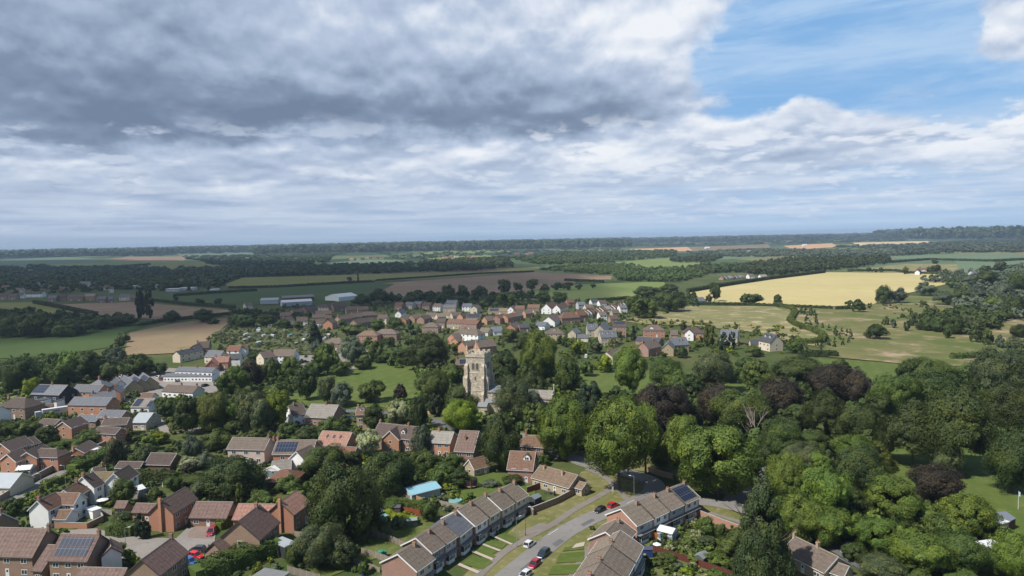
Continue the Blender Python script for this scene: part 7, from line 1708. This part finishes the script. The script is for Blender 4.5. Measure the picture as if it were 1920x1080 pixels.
scrub('churchyard bushes', [(780, 690), (870, 690), (1080, 700), (1090, 800), (1000, 870), (860, 800), (780, 770)], 420, ['G', 'O', 'S', 'L'], (1.2, 3.2), flat=1.0)
scrub('shrubs on the banks round the village green', [(500, 700), (600, 680), (760, 665), (820, 680), (830, 760), (790, 770), (790, 700), (700, 680), (600, 700), (530, 760), (480, 750)], 260, ['G', 'O'], (1.2, 2.8), flat=.9)
scrub('riverside scrub in the meadow', [(1640, 570), (1700, 560), (1850, 600), (1920, 640), (1900, 650), (1800, 625), (1680, 600)], 60, ['G', 'O', 'S'], (1.0, 2.6))
autolabels()
# ================================================================ CLOUD BANK, unseen overhead, shaped to cast the broad shadow on the middle distance
def cloud(label, poly, alt, th=130, res=56):
    off = tosun*(alt/tosun.z); g_ = [P(*p, 0) for p in poly]; gp = [(p.x+off.x, p.y+off.y) for p in g_]
    xs = [p[0] for p in gp]; ys = [p[1] for p in gp]; m_ = 260; x0, x1, y0, y1 = min(xs)-m_, max(xs)+m_, min(ys)-m_, max(ys)+m_
    def sd(x, y):
        d = 1e9
        for i in range(len(gp)):
            ax, ay = gp[i]; bx, by = gp[(i+1) % len(gp)]; dx, dy = bx-ax, by-ay; t = max(0, min(1, ((x-ax)*dx+(y-ay)*dy)/(dx*dx+dy*dy+1e-9)))
            d = min(d, math.hypot(x-ax-t*dx, y-ay-t*dy))
        return d if inpoly(x, y, gp) else -d
    from mathutils import noise as N_
    vs = []; ok = []; dn = []
    for s_ in (-1, 1):
        for j in range(res+1):
            for i in range(res+1):
                x = x0+(x1-x0)*i/res; y = y0+(y1-y0)*j/res; n = N_.fractal(Vector((x*.0022, y*.0022, s_)), 1, 2, 5)
                d = sd(x, y)+n*130; a = max(0, min(1, (d+90)/260)); a = a*a*(3-2*a)
                z = alt+(s_*(.3 if s_ < 0 else 1.0))*th*math.sqrt(max(a, 0))*(1+.6*n)
                vs.append((x, y, z)); ok.append(d > -150); dn.append(a)
    n1_ = (res+1)**2; fc = []
    for s_ in (0, 1):
        for j in range(res):
            for i in range(res):
                q = [s_*n1_+j*(res+1)+i, s_*n1_+j*(res+1)+i+1, s_*n1_+(j+1)*(res+1)+i+1, s_*n1_+(j+1)*(res+1)+i]
                if all(ok[k] for k in q): fc.append(q if s_ else q[::-1])
    me_ = bpy.data.meshes.new('cloud'); me_.from_pydata(vs, [], fc); me_.polygons.foreach_set('use_smooth', [True]*len(fc))
    at = me_.attributes.new('cloud_thickness', 'FLOAT', 'POINT'); at.data.foreach_set('value', dn)
    if 'cloud_vapour' not in MATS:
        m, t = newmat('cloud_vapour'); a = t.add('ShaderNodeAttribute', attribute_name='cloud_thickness').outputs['Fac']
        g2 = t.add('ShaderNodeTexCoord').outputs['Object']; nn = t.noise(g2, .006, 5, .6)
        al = t.m('MULTIPLY', t.ss(t.m('ADD', a, t.m('MULTIPLY', t.m('SUBTRACT', nn, .5), .7)), .1, .7), .60, clamp=True)
        df = t.add('ShaderNodeBsdfDiffuse', {'Color': (.85, .87, .9, 1)}); tl = t.add('ShaderNodeBsdfTranslucent', {'Color': (.8, .82, .86, 1)}); mx = t.add('ShaderNodeMixShader', {0: .45, 1: df.outputs[0], 2: tl.outputs[0]})
        tr = t.add('ShaderNodeBsdfTransparent'); m2 = t.add('ShaderNodeMixShader', {0: al, 1: tr.outputs[0], 2: mx.outputs[0]}); t.add('ShaderNodeOutputMaterial', {'Surface': m2.outputs[0]}); MATS['cloud_vapour'] = m
    me_.materials.append(MATS['cloud_vapour']); me_.update()
    return tag(link('cloud', me_), label, 'cloud', 'cloud banks', 'structure')
cloud('unseen cloud bank shaped to shade the left fields', [(-300, 668), (60, 652), (250, 624), (430, 606), (600, 596), (760, 583), (900, 570), (1010, 558), (1120, 534), (1090, 516), (980, 503), (880, 500), (700, 497), (450, 492), (200, 486), (-300, 492)], 1500)
# ================================================================ HAZE
def haze(dens):
    mb = MB(); x0, x1, y0, y1, z0, z1 = -15100, 15100, -420, 16600, -1.0, 113.0
    mb.hexa([Vector(p) for p in ((x0, y0, z0), (x1, y0, z0), (x1, y1, z0), (x0, y1, z0))], [Vector(p) for p in ((x0, y0, z1), (x1, y0, z1), (x1, y1, z1), (x0, y1, z1))])
    m, t = newmat('haze'); v = t.add('ShaderNodeVolumePrincipled', {'Color': (.60, .78, 1.0, 1), 'Density': dens, 'Anisotropy': .2})
    t.add('ShaderNodeOutputMaterial', {'Volume': v.outputs[0]})
    tag(mb.build('haze', [m]), 'thin pale haze over the countryside', 'haze', None, 'stuff')
haze(7.0e-5)
bad = [o['label'] for o in S.objects if 'label' in o and not 4 <= len(o['label'].split()) <= 16]
print('LABELLEN', len(bad), bad[:6]); 
print('OBJS', len(S.objects), 'trees', len(TREES))
